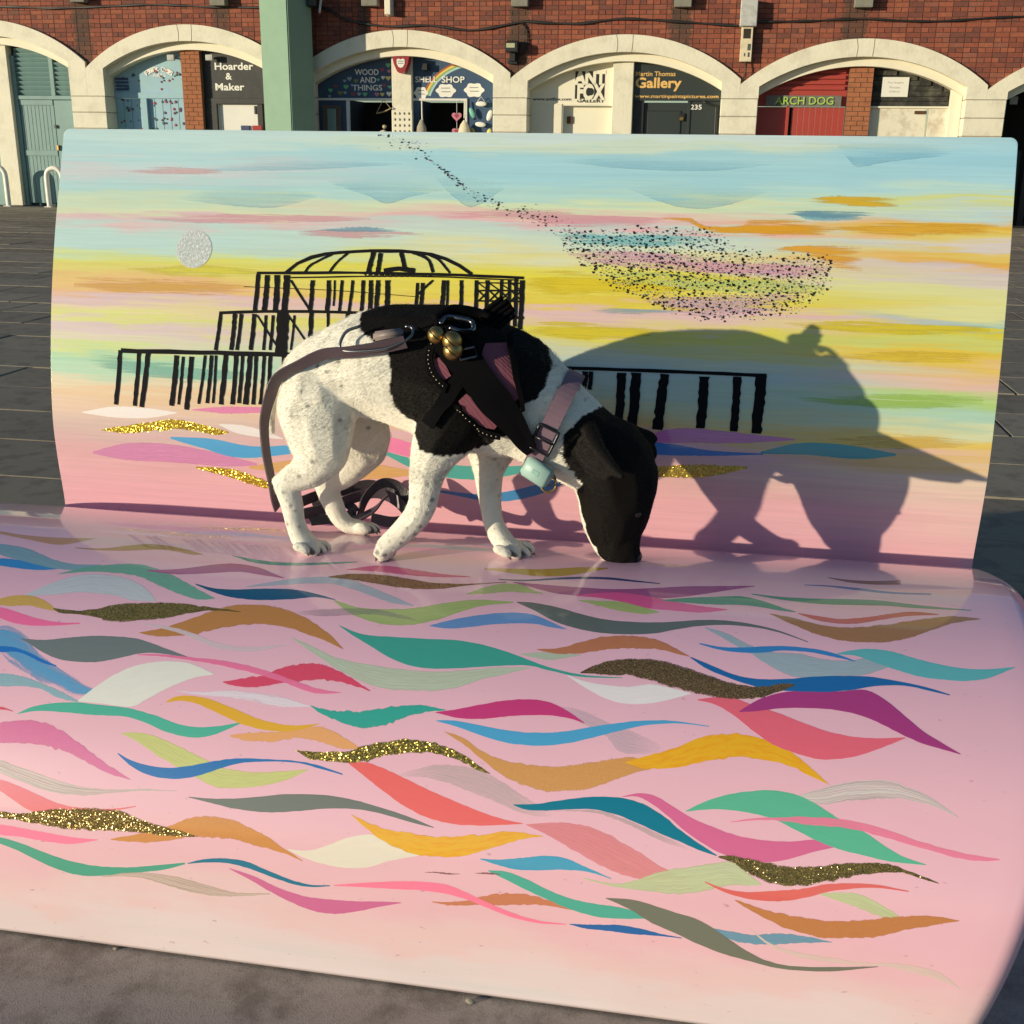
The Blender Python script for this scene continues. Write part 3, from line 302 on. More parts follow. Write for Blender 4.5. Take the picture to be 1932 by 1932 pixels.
('B','dry',(225,170,170),[(-0.3814,0.5983),(-0.2804,0.6047),(-0.1404,0.6001)],[(-0.3806,0.5884),(-0.2588,0.5875),(-0.1401,0.5962)]),
('B','dry',(130,170,185),[(-0.341,0.6032),(-0.2606,0.6091),(-0.1804,0.605)],[(-0.3408,0.6003),(-0.2598,0.5992),(-0.1801,0.6021)]),
('B','dryo',(230,165,20),[(0.2848,0.6398),(0.3314,0.6408),(0.3613,0.6264),(0.4188,0.6278),(0.4381,0.6396),(0.5033,0.641),(0.5429,0.6366),(0.5826,0.6257)],[(0.285,0.6368),(0.3322,0.6288),(0.3678,0.6146),(0.4197,0.6114),(0.4769,0.6078),(0.5219,0.611),(0.5443,0.6124),(0.5831,0.6169)]),
('B','dryo',(232,168,45),[(0.4698,0.5846),(0.506,0.5929),(0.562,0.5958),(0.6265,0.5946)],[(0.4699,0.5832),(0.535,0.5776),(0.5781,0.5585),(0.6289,0.5528)]),
('B','dry',(125,185,200),[(0.5026,0.6535),(0.5447,0.6559),(0.5869,0.6508),(0.6237,0.6472)],[(0.5027,0.652),(0.5315,0.6407),(0.5597,0.6369),(0.6241,0.6399)]),
('B','dryo',(222,180,40),[(0.5284,0.6761),(0.5755,0.6832),(0.6226,0.6829),(0.6811,0.6803)],[(0.5287,0.671),(0.5763,0.667),(0.6237,0.6617),(0.6819,0.6641)]),
('B','dry',(228,178,70),[(-0.818,0.5004),(-0.6988,0.501),(-0.5395,0.5008),(-0.4557,0.4936)],[(-0.8164,0.4772),(-0.6968,0.471),(-0.5585,0.4705),(-0.4549,0.4818)]),
('B','dry',(130,190,165),[(-0.7787,0.3552),(-0.6597,0.3521),(-0.5531,0.3427),(-0.4483,0.3373)],[(-0.7784,0.3331),(-0.659,0.3133),(-0.5525,0.3111),(-0.4481,0.3295)]),
('B','dry',(150,180,190),[(0.1574,0.4706),(0.25,0.4803),(0.342,0.4797)],[(0.1577,0.4659),(0.2511,0.4636),(0.3423,0.4751)]),
('B','dry',(120,165,180),[(0.4936,0.6528),(0.5642,0.6581),(0.6519,0.6543)],[(0.4938,0.6491),(0.565,0.6432),(0.652,0.6506)]),
('B','solid',(238,228,218),[(-0.795,0.2448),(-0.7278,0.258),(-0.6591,0.2578),(-0.6015,0.2533)],[(-0.7951,0.2428),(-0.7284,0.2372),(-0.6595,0.2396),(-0.6016,0.2514)]),
('B','glitb',(215,180,60),[(-0.7565,0.2133),(-0.6864,0.2269),(-0.6175,0.2388),(-0.5654,0.2355),(-0.4986,0.2218)],[(-0.7567,0.2108),(-0.7035,0.2075),(-0.6341,0.2172),(-0.5764,0.2202),(-0.5247,0.214),(-0.4987,0.2194)]),
('B','solid',(238,228,218),[(-0.5163,0.2356),(-0.4726,0.2354),(-0.4318,0.2278),(-0.3915,0.2152)],[(-0.5163,0.2332),(-0.4832,0.2202),(-0.4424,0.215),(-0.3915,0.2133)]),
('B','thin',(240,130,180),[(-0.5703,0.2607),(-0.5031,0.2688),(-0.4317,0.2713)],[(-0.5703,0.2588),(-0.5032,0.2557),(-0.4316,0.2607)]),
('B','thin',(232,150,190),[(-0.78,0.1675),(-0.7061,0.1885),(-0.619,0.1913),(-0.5341,0.1815),(-0.4453,0.1637)],[(-0.7805,0.1632),(-0.7098,0.1545),(-0.6224,0.1554),(-0.515,0.1533),(-0.4456,0.1595)]),
('B','solid',(80,165,208),[(-0.6158,0.2059),(-0.5324,0.2063),(-0.4484,0.1966),(-0.3232,0.2096)],[(-0.616,0.2018),(-0.5549,0.1876),(-0.471,0.1726),(-0.3237,0.1954)]),
('B','glitb',(215,180,60),[(-0.5689,0.1501),(-0.494,0.1493),(-0.4318,0.1319),(-0.3695,0.1199)],[(-0.5693,0.1459),(-0.4957,0.1301),(-0.4334,0.1136),(-0.37,0.1134)]),
('B','thin',(235,185,110),[(-0.4617,0.1565),(-0.3661,0.1746),(-0.2423,0.1777),(-0.1313,0.1659)],[(-0.462,0.1523),(-0.3677,0.1465),(-0.2436,0.1436),(-0.1315,0.1598)]),
('B','solid',(240,130,170),[(-0.2821,0.2178),(-0.2009,0.23),(-0.1208,0.2117),(-0.0612,0.1883)],[(-0.2822,0.2118),(-0.2011,0.2023),(-0.1209,0.1888),(-0.0613,0.1843)]),
('B','solid',(80,170,155),[(-0.2061,0.204),(-0.1209,0.1868),(-0.0217,0.1826),(0.0759,0.1903)],[(-0.2062,0.2),(-0.1213,0.1645),(-0.0218,0.1573),(0.076,0.1784)]),
('B','solid',(70,140,185),[(-0.0918,0.1324),(-0.0021,0.1309),(0.0861,0.1539),(0.1627,0.1836)],[(-0.0919,0.1282),(0.0077,0.117),(0.0863,0.1336),(0.1629,0.1737)]),
('B','thin',(225,125,195),[(0.2452,0.2461),(0.3367,0.2714),(0.4282,0.2697),(0.5366,0.2634)],[(0.2454,0.2423),(0.3566,0.2464),(0.4476,0.2513),(0.5368,0.2607)]),
('B','solid',(60,125,195),[(0.1703,0.2373),(0.3013,0.2444),(0.394,0.2354),(0.4849,0.2348)],[(0.1709,0.223),(0.3025,0.2227),(0.3946,0.226),(0.485,0.233)]),
('B','solid',(30,155,165),[(0.4801,0.2383),(0.546,0.2566),(0.6256,0.2573),(0.7051,0.247)],[(0.4804,0.2346),(0.5564,0.2369),(0.6451,0.2345),(0.7054,0.2434)]),
('B','glitb',(200,170,70),[(0.2943,0.2012),(0.3589,0.2088),(0.423,0.2106),(0.4595,0.2109)],[(0.2952,0.1818),(0.3603,0.1838),(0.4061,0.1905),(0.4597,0.2071)]),
('B','dry',(130,200,200),[(0.103,0.6083),(0.1867,0.6088),(0.2751,0.6094),(0.3769,0.6083)],[(0.104,0.5931),(0.1886,0.5802),(0.2768,0.5849),(0.3777,0.5955)]),
('B','dry',(228,168,188),[(0.1139,0.5813),(0.2181,0.5825),(0.3358,0.5722),(0.4512,0.5636),(0.5748,0.5671)],[(0.1303,0.5606),(0.2204,0.5482),(0.3379,0.5398),(0.4528,0.5374),(0.5767,0.5353)]),
('B','dry',(200,215,120),[(0.1702,0.5453),(0.2794,0.544),(0.3957,0.5371),(0.5655,0.5364)],[(0.1924,0.5236),(0.2815,0.5115),(0.3974,0.5108),(0.5669,0.5119)]),
('B','dry',(150,200,195),[(0.1622,0.5316),(0.2218,0.5274),(0.281,0.5204)],[(0.1623,0.5301),(0.2227,0.5126),(0.2814,0.513)]),
('B','dry',(215,180,190),[(0.2411,0.5014),(0.369,0.5055),(0.5499,0.5172)],[(0.2836,0.4792),(0.3716,0.4647),(0.5127,0.4842)]),
('B','dryo',(230,205,25),[(0.0442,0.5329),(0.1151,0.5397),(0.2002,0.5328),(0.3398,0.5138)],[(0.0461,0.5045),(0.1183,0.4927),(0.2026,0.4955),(0.3402,0.5074)]),
('B','dryo',(226,205,30),[(0.0595,0.4437),(0.1397,0.4522),(0.2335,0.4482),(0.3078,0.4417)],[(0.0607,0.4249),(0.142,0.414),(0.2351,0.4223),(0.3081,0.4362)]),
('B','dryo',(222,200,35),[(0.5051,0.4617),(0.6277,0.468),(0.7398,0.4667),(0.8394,0.4703)],[(0.5054,0.4563),(0.6291,0.4465),(0.7411,0.4472),(0.8403,0.4562)]),
('B','dryo',(226,195,50),[(0.5792,0.4086),(0.7001,0.4206),(0.8403,0.421)],[(0.5796,0.4032),(0.7015,0.4011),(0.8412,0.4087)]),
('B','dryo',(228,175,50),[(0.5658,0.6283),(0.6872,0.6385),(0.8447,0.6384)],[(0.5661,0.6227),(0.6884,0.6146),(0.8454,0.6221)]),
('B','dryo',(220,210,60),[(-0.711,0.5207),(-0.5629,0.532),(-0.4373,0.5256)],[(-0.7105,0.5137),(-0.5609,0.5061),(-0.4364,0.5138)]),
('B','dry',(170,205,90),[(0.5314,0.3342),(0.6881,0.3487),(0.8373,0.3504)],[(0.5319,0.327),(0.6902,0.322),(0.8387,0.3345)]),
('B','dry',(228,190,90),[(0.5895,0.2681),(0.7109,0.2799),(0.8393,0.2795)],[(0.59,0.2608),(0.7131,0.2547),(0.8404,0.2671)]),
]
PIER = [
(0.0058,[(-0.7153,0.3641),(-0.5461,0.3671),(-0.3738,0.3702),(-0.2942,0.3716)]),
(0.0054,[(-0.7169,0.365),(-0.7197,0.3137),(-0.7251,0.262)]),
(0.0054,[(-0.6784,0.3617),(-0.6812,0.3118),(-0.6865,0.2614)]),
(0.0063,[(-0.6611,0.3624),(-0.6654,0.3112),(-0.6722,0.2597)]),
(0.0063,[(-0.6027,0.3599),(-0.6061,0.3127),(-0.6119,0.265)]),
(0.0036,[(-0.5897,0.3581),(-0.5926,0.3133),(-0.5978,0.2681)]),
(0.0063,[(-0.5727,0.3588),(-0.5762,0.3092),(-0.5822,0.2591)]),
(0.0036,[(-0.546,0.3623),(-0.5505,0.3168),(-0.5573,0.2711)]),
(0.0045,[(-0.5332,0.3628),(-0.5359,0.3182),(-0.5407,0.2733)]),
(0.0031,[(-0.5245,0.3631),(-0.5256,0.3186),(-0.5289,0.2739)]),
(0.0063,[(-0.505,0.3639),(-0.5082,0.3182),(-0.5134,0.2722)]),
(0.0058,[(-0.4848,0.3695),(-0.4865,0.3216),(-0.4903,0.2733)]),
(0.0045,[(-0.4721,0.3701),(-0.4738,0.3233),(-0.4776,0.2763)]),
(0.0067,[(-0.4569,0.3707),(-0.4598,0.3228),(-0.4648,0.2745)]),
(0.0045,[(-0.4456,0.3664),(-0.4465,0.3209),(-0.4495,0.2752)]),
(0.004,[(-0.43,0.367),(-0.4319,0.3216),(-0.4358,0.2759)]),
(0.0045,[(-0.4179,0.3675),(-0.4192,0.3222),(-0.4226,0.2765)]),
(0.0054,[(-0.3913,0.3686),(-0.3927,0.3209),(-0.3963,0.273)]),
(0.0045,[(-0.5185,0.4425),(-0.5212,0.4076),(-0.5258,0.3727)]),
(0.0054,[(-0.4904,0.4411),(-0.4919,0.4075),(-0.4952,0.3739)]),
(0.0045,[(-0.4778,0.4415),(-0.48,0.408),(-0.484,0.3744)]),
(0.0054,[(-0.4525,0.4424),(-0.4539,0.4089),(-0.4571,0.3754)]),
(0.0036,[(-0.4297,0.4408),(-0.4299,0.4087),(-0.4318,0.3764)]),
(0.0036,[(-0.4161,0.4413),(-0.4168,0.4091),(-0.4192,0.3769)]),
(0.0153,[(-0.3975,0.4491),(-0.3965,0.4099),(-0.3974,0.3707)]),
(0.0027,[(-0.3746,0.4427),(-0.376,0.4107),(-0.3791,0.3786)]),
(0.0054,[(-0.3425,0.4486),(-0.3425,0.4143),(-0.3442,0.38)]),
(0.0036,[(-0.3104,0.4497),(-0.3091,0.4156),(-0.3095,0.3813)]),
(0.0045,[(-0.2735,0.451),(-0.2734,0.4169),(-0.275,0.3827)]),
(0.0054,[(-0.4497,0.5168),(-0.4502,0.4807),(-0.4526,0.4448)]),
(0.0063,[(-0.4319,0.5149),(-0.4318,0.4813),(-0.4336,0.4478)]),
(0.0072,[(-0.4128,0.5155),(-0.4118,0.482),(-0.4125,0.4486)]),
(0.0081,[(-0.3943,0.516),(-0.3937,0.4826),(-0.395,0.4492)]),
(0.0054,[(-0.3439,0.508),(-0.3437,0.4794),(-0.3452,0.4509)]),
(0.0054,[(-0.3127,0.5089),(-0.312,0.4804),(-0.313,0.452)]),
(0.0022,[(-0.3019,0.5093),(-0.3007,0.4856),(-0.3012,0.4619)]),
(0.0036,[(-0.2881,0.5097),(-0.2879,0.4812),(-0.2893,0.4528)]),
(0.0036,[(-0.2675,0.5103),(-0.2685,0.4819),(-0.2712,0.4535)]),
(0.0045,[(-0.2479,0.5109),(-0.247,0.4826),(-0.2477,0.4543)]),
(0.0054,[(-0.2333,0.5114),(-0.2318,0.4831),(-0.232,0.4548)]),
(0.0054,[(-0.2196,0.5118),(-0.2194,0.4835),(-0.2208,0.4552)]),
(0.0063,[(-0.2017,0.5123),(-0.2003,0.4841),(-0.2004,0.4559)]),
(0.0036,[(-0.1458,0.5093),(-0.1458,0.4835),(-0.1473,0.4578)]),
(0.0045,[(-0.1362,0.5096),(-0.1362,0.4838),(-0.1377,0.4581)]),
(0.0054,[(-0.0973,0.5155),(-0.0971,0.4875),(-0.0985,0.4595)]),
(0.0027,[(-0.0902,0.5157),(-0.0888,0.4877),(-0.0889,0.4598)]),
(0.0045,[(-0.065,0.5165),(-0.0636,0.4885),(-0.0637,0.4607)]),
(0.0045,[(-0.0375,0.5173),(-0.0359,0.4755),(-0.036,0.4339)]),
(0.0045,[(-0.0177,0.5179),(-0.0166,0.4762),(-0.0172,0.4346)]),
(0.0036,[(0.0081,0.5187),(0.0092,0.477),(0.0087,0.4355)]),
(0.0036,[(0.0222,0.5191),(0.0245,0.4776),(0.0251,0.4361)]),
(0.0045,[(0.0337,0.5218),(0.0361,0.4791),(0.0368,0.4366)]),
(0.0054,[(0.0455,0.5199),(0.0468,0.476),(0.0464,0.4323)]),
(0.0036,[(-0.5211,0.4419),(-0.3975,0.4491),(-0.249,0.4514),(0.0522,0.4532)]),
(0.0036,[(-0.4523,0.5181),(-0.2537,0.524),(-0.0799,0.5254),(0.0476,0.5236)]),
(0.0018,[(-0.3865,0.5115),(-0.1563,0.5208),(0.0385,0.5196)]),
(0.0022,[(-0.4473,0.4402),(-0.4043,0.3823)]),
(0.0022,[(-0.3871,0.4423),(-0.3525,0.3986)]),
(0.0027,[(-0.3861,0.5067),(-0.3479,0.4555)]),
(0.0027,[(-0.1174,0.5149),(-0.1467,0.4858)]),
(0.0009,[(-0.4757,0.4919),(-0.3006,0.4903),(-0.1393,0.4837)]),
(0.0022,[(-0.0353,0.4988),(0.0468,0.5014)]),
(0.0022,[(-0.0341,0.4802),(0.048,0.482)]),
(0.0018,[(-0.0363,0.5127),(0.0459,0.5143)]),
(0.0018,[(-0.033,0.4988),(-0.0129,0.4809)]),
(0.0018,[(-0.0141,0.4994),(-0.0318,0.4803)]),
(0.0013,[(-0.0338,0.5118),(-0.0141,0.4994)]),
(0.0018,[(-0.0132,0.4995),(0.0068,0.4816)]),
(0.0018,[(0.0056,0.5001),(-0.012,0.481)]),
(0.0013,[(-0.014,0.5125),(0.0056,0.5001)]),
(0.0018,[(0.0066,0.5001),(0.0265,0.4822)]),
(0.0018,[(0.0253,0.5007),(0.0078,0.4816)]),
(0.0013,[(0.0057,0.5131),(0.0253,0.5007)]),
(0.0018,[(0.0262,0.5007),(0.0461,0.4829)]),
(0.0018,[(0.0449,0.5013),(0.0274,0.4823)]),
(0.0013,[(0.0254,0.5137),(0.0449,0.5013)]),
(0.0011,[(-0.2463,0.5223),(-0.2405,0.5168)]),
(0.0011,[(-0.2405,0.5168),(-0.2355,0.5226)]),
(0.0011,[(-0.2355,0.5226),(-0.2298,0.5171)]),
(0.0011,[(-0.2298,0.5171),(-0.2248,0.523)]),
(0.0011,[(-0.2248,0.523),(-0.2191,0.5175)]),
(0.0011,[(-0.2191,0.5175),(-0.2141,0.5233)]),
(0.0011,[(-0.2141,0.5233),(-0.2084,0.5178)]),
(0.0011,[(-0.2084,0.5178),(-0.2034,0.5236)]),
(0.0011,[(-0.2034,0.5236),(-0.1977,0.5181)]),
(0.0011,[(-0.1977,0.5181),(-0.1928,0.5239)]),
(0.0011,[(-0.1928,0.5239),(-0.1871,0.5184)]),
(0.0011,[(-0.1871,0.5184),(-0.1821,0.5242)]),
(0.0011,[(-0.1821,0.5242),(-0.1764,0.5187)]),
(0.0011,[(-0.1764,0.5187),(-0.1715,0.5245)]),
(0.0011,[(-0.1715,0.5245),(-0.1658,0.5191)]),
(0.0011,[(-0.1658,0.5191),(-0.1609,0.5249)]),
(0.0011,[(-0.1609,0.5249),(-0.1552,0.5194)]),
(0.0011,[(-0.1552,0.5194),(-0.1503,0.5252)]),
(0.0011,[(-0.1503,0.5252),(-0.1446,0.5197)]),
(0.0011,[(-0.1446,0.5197),(-0.1397,0.5255)]),
(0.0011,[(-0.1397,0.5255),(-0.1341,0.52)]),
(0.0011,[(-0.1341,0.52),(-0.1292,0.5258)]),
(0.0011,[(-0.1292,0.5258),(-0.1235,0.5203)]),
(0.0011,[(-0.1235,0.5203),(-0.1187,0.5261)]),
(0.004,[(-0.3971,0.5198),(-0.3735,0.5392),(-0.3349,0.5546),(-0.2762,0.5624),(-0.2177,0.5654),(-0.1692,0.5657),(-0.1207,0.5609),(-0.0815,0.5478),(-0.0468,0.5278)]),
(0.0027,[(-0.3598,0.5218),(-0.3484,0.5365),(-0.3103,0.5567)]),
(0.0027,[(-0.3128,0.5242),(-0.2994,0.5427),(-0.2786,0.5614)]),
(0.0058,[(-0.2392,0.5254),(-0.2357,0.5445),(-0.2321,0.5626)]),
(0.0054,[(-0.2216,0.525),(-0.2184,0.5616)]),
(0.0049,[(-0.1706,0.5321),(-0.1807,0.564)]),
(0.0036,[(-0.1184,0.5289),(-0.1296,0.5522),(-0.1595,0.5646)]),
(0.0027,[(-0.0873,0.5289),(-0.1105,0.5527),(-0.1352,0.5624)]),
(0.0058,[(-0.2102,0.5291),(-0.1814,0.5337),(-0.1522,0.5312)]),
(0.004,[(0.0081,0.3653),(0.1291,0.3677),(0.2885,0.3691),(0.481,0.3694)]),
(0.0072,[(0.1685,0.363),(0.1675,0.3471),(0.1657,0.3311)]),
(0.0049,[(0.1781,0.3634),(0.1781,0.3475),(0.1771,0.3316)]),
(0.0108,[(0.2323,0.3635),(0.2324,0.3194),(0.2314,0.275)]),
(0.0117,[(0.2572,0.3646),(0.257,0.3172),(0.2559,0.2695)]),
(0.0121,[(0.3067,0.3645),(0.3038,0.316),(0.3,0.2672)]),
(0.0112,[(0.3759,0.363),(0.3759,0.3183),(0.375,0.2733)]),
(0.0094,[(0.4318,0.3655),(0.4323,0.3183),(0.4319,0.2709)]),
(0.0121,[(0.4723,0.3695),(0.4717,0.3195),(0.4704,0.2693)]),
(0.0081,[(0.1062,0.3649),(0.1067,0.3284),(0.1062,0.2917)]),
(0.0072,[(0.0736,0.3658),(0.0742,0.328),(0.0736,0.2901)]),
]
MOON = ((-0.5798, 0.5595), 0.0352)
FLOCK = [(0.1115,0.6146),(0.1568,0.6096),(0.2015,0.6091),(0.2511,0.6179),(0.2981,0.616),(0.3501,0.6217),(0.3856,0.6076),(0.3977,0.5975),(0.4503,0.5783),(0.4793,0.5673),(0.507,0.5769),(0.5629,0.5798),(0.5805,0.5644),(0.5791,0.5412),(0.5669,0.5119),(0.5295,0.4847),(0.4713,0.4683),(0.4148,0.4619),(0.3574,0.4613),(0.3072,0.4756),(0.2593,0.4931),(0.2021,0.512),(0.1709,0.5348),(0.1399,0.5519),(0.1139,0.5813)]
TRAIL = [(-0.2405,0.78),(-0.1839,0.7626),(-0.1315,0.7305),(-0.0895,0.6976),(-0.048,0.6688),(0.002,0.6502),(0.0511,0.6367),(0.0904,0.6211),(0.125,0.6017)]
DOG_CHAINS = {
 'torso': [(-0.2394,-0.125,0.6932,0.0379,0.056),(-0.2109,-0.125,0.7114,0.0683,0.07),(-0.1698,-0.125,0.7299,0.0768,0.077),(-0.1085,-0.13,0.7449,0.0898,0.083),(-0.0542,-0.13,0.7399,0.0991,0.089),(-0.0044,-0.13,0.7315,0.1068,0.092),(0.0532,-0.13,0.7154,0.1048,0.09),(0.0926,-0.13,0.7033,0.0947,0.082)],
 'neck': [(0.0819,-0.13,0.7126,0.0946,0.082),(0.1189,-0.13,0.6899,0.0849,0.074),(0.1533,-0.128,0.6649,0.0761,0.066),(0.1927,-0.126,0.6376,0.0689,0.06),(0.2216,-0.125,0.6198,0.0657,0.057)],
 'head': [(0.2214,-0.125,0.6248,0.064,0.057),(0.2439,-0.124,0.6058,0.0691,0.06),(0.2544,-0.124,0.5652,0.0623,0.052),(0.2532,-0.124,0.5335,0.0561,0.042),(0.252,-0.124,0.5007,0.0422,0.029),(0.2604,-0.124,0.4752,0.034,0.025),(0.2708,-0.124,0.4637,0.0204,0.02)],
 'brow': [(0.2935,-0.124,0.5945,0.0246,0.034),(0.2979,-0.124,0.5696,0.019,0.03),(0.2895,-0.124,0.5419,0.0199,0.024)],
 'nose_block': [(0.2737,-0.124,0.4918,0.0228,0.022),(0.2762,-0.124,0.4728,0.0186,0.021),(0.2825,-0.124,0.461,0.0153,0.016)],
 'jaw': [(0.2277,-0.124,0.512,0.0237,0.024),(0.2431,-0.124,0.4739,0.0204,0.02),(0.2586,-0.124,0.4575,0.0136,0.016)],
 'thigh_near': [(-0.2065,-0.158,0.7071,0.0605,0.045),(-0.2045,-0.172,0.677,0.063,0.044),(-0.1998,-0.18,0.6417,0.054,0.038),(-0.1948,-0.185,0.6164,0.0415,0.032),(-0.21,-0.186,0.5922,0.0325,0.026),(-0.2313,-0.186,0.5756,0.0241,0.021),(-0.2544,-0.186,0.5631,0.0173,0.017)],
 'hock': [(-0.2716,-0.186,0.5646,0.0069,0.0069),(-0.2626,-0.186,0.572,0.0078,0.0078),(-0.2464,-0.186,0.5832,0.0103,0.0103)],
 'shank_near': [(-0.2639,-0.186,0.5625,0.0113,0.0113),(-0.2548,-0.186,0.5553,0.0191,0.018),(-0.2469,-0.187,0.5319,0.0183,0.017),(-0.2426,-0.188,0.5047,0.0162,0.016),(-0.2351,-0.19,0.4813,0.0167,0.017),(-0.224,-0.191,0.4666,0.0168,0.02),(-0.2117,-0.192,0.4607,0.0132,0.021)],
 'toe_nh0': [(-0.2296,-0.218,0.471,0.0074,0.0062),(-0.2211,-0.218,0.469,0.0087,0.0068),(-0.2161,-0.218,0.465,0.007,0.0058)],
 'toe_nh1': [(-0.2198,-0.203,0.4639,0.0075,0.0062),(-0.2113,-0.203,0.4619,0.0088,0.0068),(-0.2062,-0.203,0.4579,0.007,0.0058)],
 'toe_nh2': [(-0.2117,-0.187,0.4608,0.0075,0.0062),(-0.2031,-0.187,0.4588,0.0088,0.0068),(-0.198,-0.187,0.4547,0.0071,0.0058)],
 'toe_nh3': [(-0.2103,-0.171,0.4608,0.0076,0.0062),(-0.2016,-0.171,0.4587,0.0089,0.0068),(-0.1965,-0.171,0.4546,0.0071,0.0058)],
 'thigh_far': [(-0.1979,-0.085,0.6717,0.0614,0.045),(-0.1777,-0.075,0.6286,0.0587,0.042),(-0.1675,-0.07,0.6014,0.0448,0.035),(-0.1844,-0.068,0.5714,0.0344,0.027),(-0.2117,-0.068,0.5426,0.0247,0.02),(-0.2341,-0.068,0.5321,0.0184,0.017)],
 'shank_far': [(-0.2395,-0.068,0.5336,0.0138,0.0138),(-0.2308,-0.068,0.5231,0.0194,0.017),(-0.2224,-0.068,0.5006,0.0185,0.016),(-0.2108,-0.067,0.4733,0.0158,0.015),(-0.1978,-0.066,0.4599,0.014,0.016),(-0.1801,-0.064,0.4558,0.0121,0.018),(-0.1663,-0.064,0.4539,0.0102,0.019)],
 'toe_fh0': [(-0.1721,-0.08,0.4633,0.0074,0.006),(-0.1649,-0.08,0.4611,0.0083,0.0065),(-0.1595,-0.08,0.4587,0.0065,0.0055)],
 'toe_fh1': [(-0.1643,-0.07,0.4588,0.0074,0.006),(-0.1571,-0.07,0.4565,0.0083,0.0065),(-0.1516,-0.07,0.4541,0.0065,0.0055)],
 'toe_fh2': [(-0.16,-0.06,0.4577,0.0074,0.006),(-0.1527,-0.06,0.4554,0.0084,0.0065),(-0.1473,-0.06,0.453,0.0065,0.0055)],
 'arm_near': [(0.0279,-0.165,0.7114,0.0662,0.05),(0.0073,-0.182,0.6695,0.0536,0.042),(-0.0134,-0.192,0.6317,0.0377,0.034),(-0.0242,-0.196,0.6017,0.0289,0.026),(-0.0289,-0.198,0.5729,0.0249,0.022),(-0.0328,-0.2,0.548,0.0226,0.02),(-0.0428,-0.201,0.5266,0.021,0.019),(-0.0595,-0.202,0.5062,0.0195,0.018),(-0.0772,-0.203,0.4881,0.0179,0.018),(-0.0892,-0.203,0.4769,0.0163,0.02),(-0.0946,-0.203,0.4661,0.0129,0.02)],
 'toe_nf0': [(-0.0958,-0.215,0.4788,0.0077,0.0077),(-0.1012,-0.215,0.468,0.0069,0.0069)],
 'toe_nf1': [(-0.0911,-0.209,0.4684,0.0077,0.0077),(-0.0964,-0.209,0.4576,0.0069,0.0069)],
 'toe_nf2': [(-0.0852,-0.2,0.4675,0.0077,0.0077),(-0.0906,-0.2,0.4566,0.0069,0.0069)],
 'toe_nf3': [(-0.0809,-0.191,0.4716,0.0078,0.0078),(-0.0862,-0.191,0.4608,0.0069,0.0069)],
 'arm_far': [(0.0532,-0.085,0.65,0.0596,0.045),(0.0502,-0.09,0.608,0.0378,0.03),(0.0498,-0.1,0.5803,0.0258,0.022),(0.0524,-0.108,0.5522,0.0207,0.019),(0.0571,-0.118,0.5249,0.0173,0.017),(0.063,-0.126,0.5014,0.0165,0.017),(0.0741,-0.134,0.4828,0.0173,0.019),(0.088,-0.14,0.4699,0.0156,0.022),(0.1011,-0.142,0.4663,0.0121,0.023)],
 'toe_ff0': [(0.0791,-0.174,0.4739,0.0081,0.0066),(0.0883,-0.174,0.4712,0.0093,0.0072),(0.0941,-0.174,0.4672,0.0072,0.006)],
 'toe_ff1': [(0.0921,-0.158,0.4668,0.0081,0.0066),(0.1014,-0.158,0.4639,0.0094,0.0072),(0.1073,-0.158,0.46,0.0073,0.006)],
 'toe_ff2': [(0.1045,-0.142,0.4639,0.0082,0.0066),(0.1138,-0.142,0.461,0.0095,0.0072),(0.1197,-0.142,0.4571,0.0073,0.006)],
 'toe_ff3': [(0.1085,-0.126,0.4658,0.0082,0.0066),(0.1179,-0.126,0.4629,0.0095,0.0072),(0.1239,-0.126,0.4589,0.0074,0.006)],
 'ear_near_a': [(0.2144,-0.17,0.668,0.0135,0.012),(0.2258,-0.2,0.6567,0.0125,0.011),(0.2432,-0.232,0.6436,0.0108,0.01),(0.2611,-0.258,0.6329,0.0083,0.008),(0.2728,-0.272,0.629,0.0045,0.005)],
 'ear_near_b': [(0.2038,-0.168,0.646,0.0144,0.012),(0.2137,-0.196,0.6343,0.0134,0.011),(0.2295,-0.225,0.6253,0.0109,0.01),(0.252,-0.252,0.623,0.0076,0.007)],
 'ear_near_c': [(0.2084,-0.17,0.658,0.0143,0.012),(0.2198,-0.198,0.6447,0.0134,0.011),(0.2363,-0.228,0.6344,0.0108,0.01)],
 'eye_socket': [(0.2836,-0.148,0.5488,0.0131,0.012),(0.2903,-0.144,0.5371,0.0115,0.012)],
 'ear_far': [(0.2582,-0.085,0.6506,0.0166,0.012),(0.2774,-0.074,0.6423,0.0141,0.009),(0.2968,-0.066,0.6381,0.01,0.007),(0.3059,-0.062,0.6333,0.0058,0.005)],
 'ear_far_b': [(0.2829,-0.074,0.6307,0.015,0.009),(0.2975,-0.066,0.6228,0.01,0.007),(0.3054,-0.062,0.6103,0.0067,0.005),(0.3042,-0.061,0.5996,0.0042,0.004)],
 'tail': [(-0.2606,-0.12,0.7267,0.0189,0.016),(-0.2814,-0.118,0.7119,0.013,0.013),(-0.2959,-0.116,0.6862,0.0096,0.01),(-0.303,-0.114,0.651,0.0071,0.008),(-0.3017,-0.114,0.625,0.0044,0.005)],
}
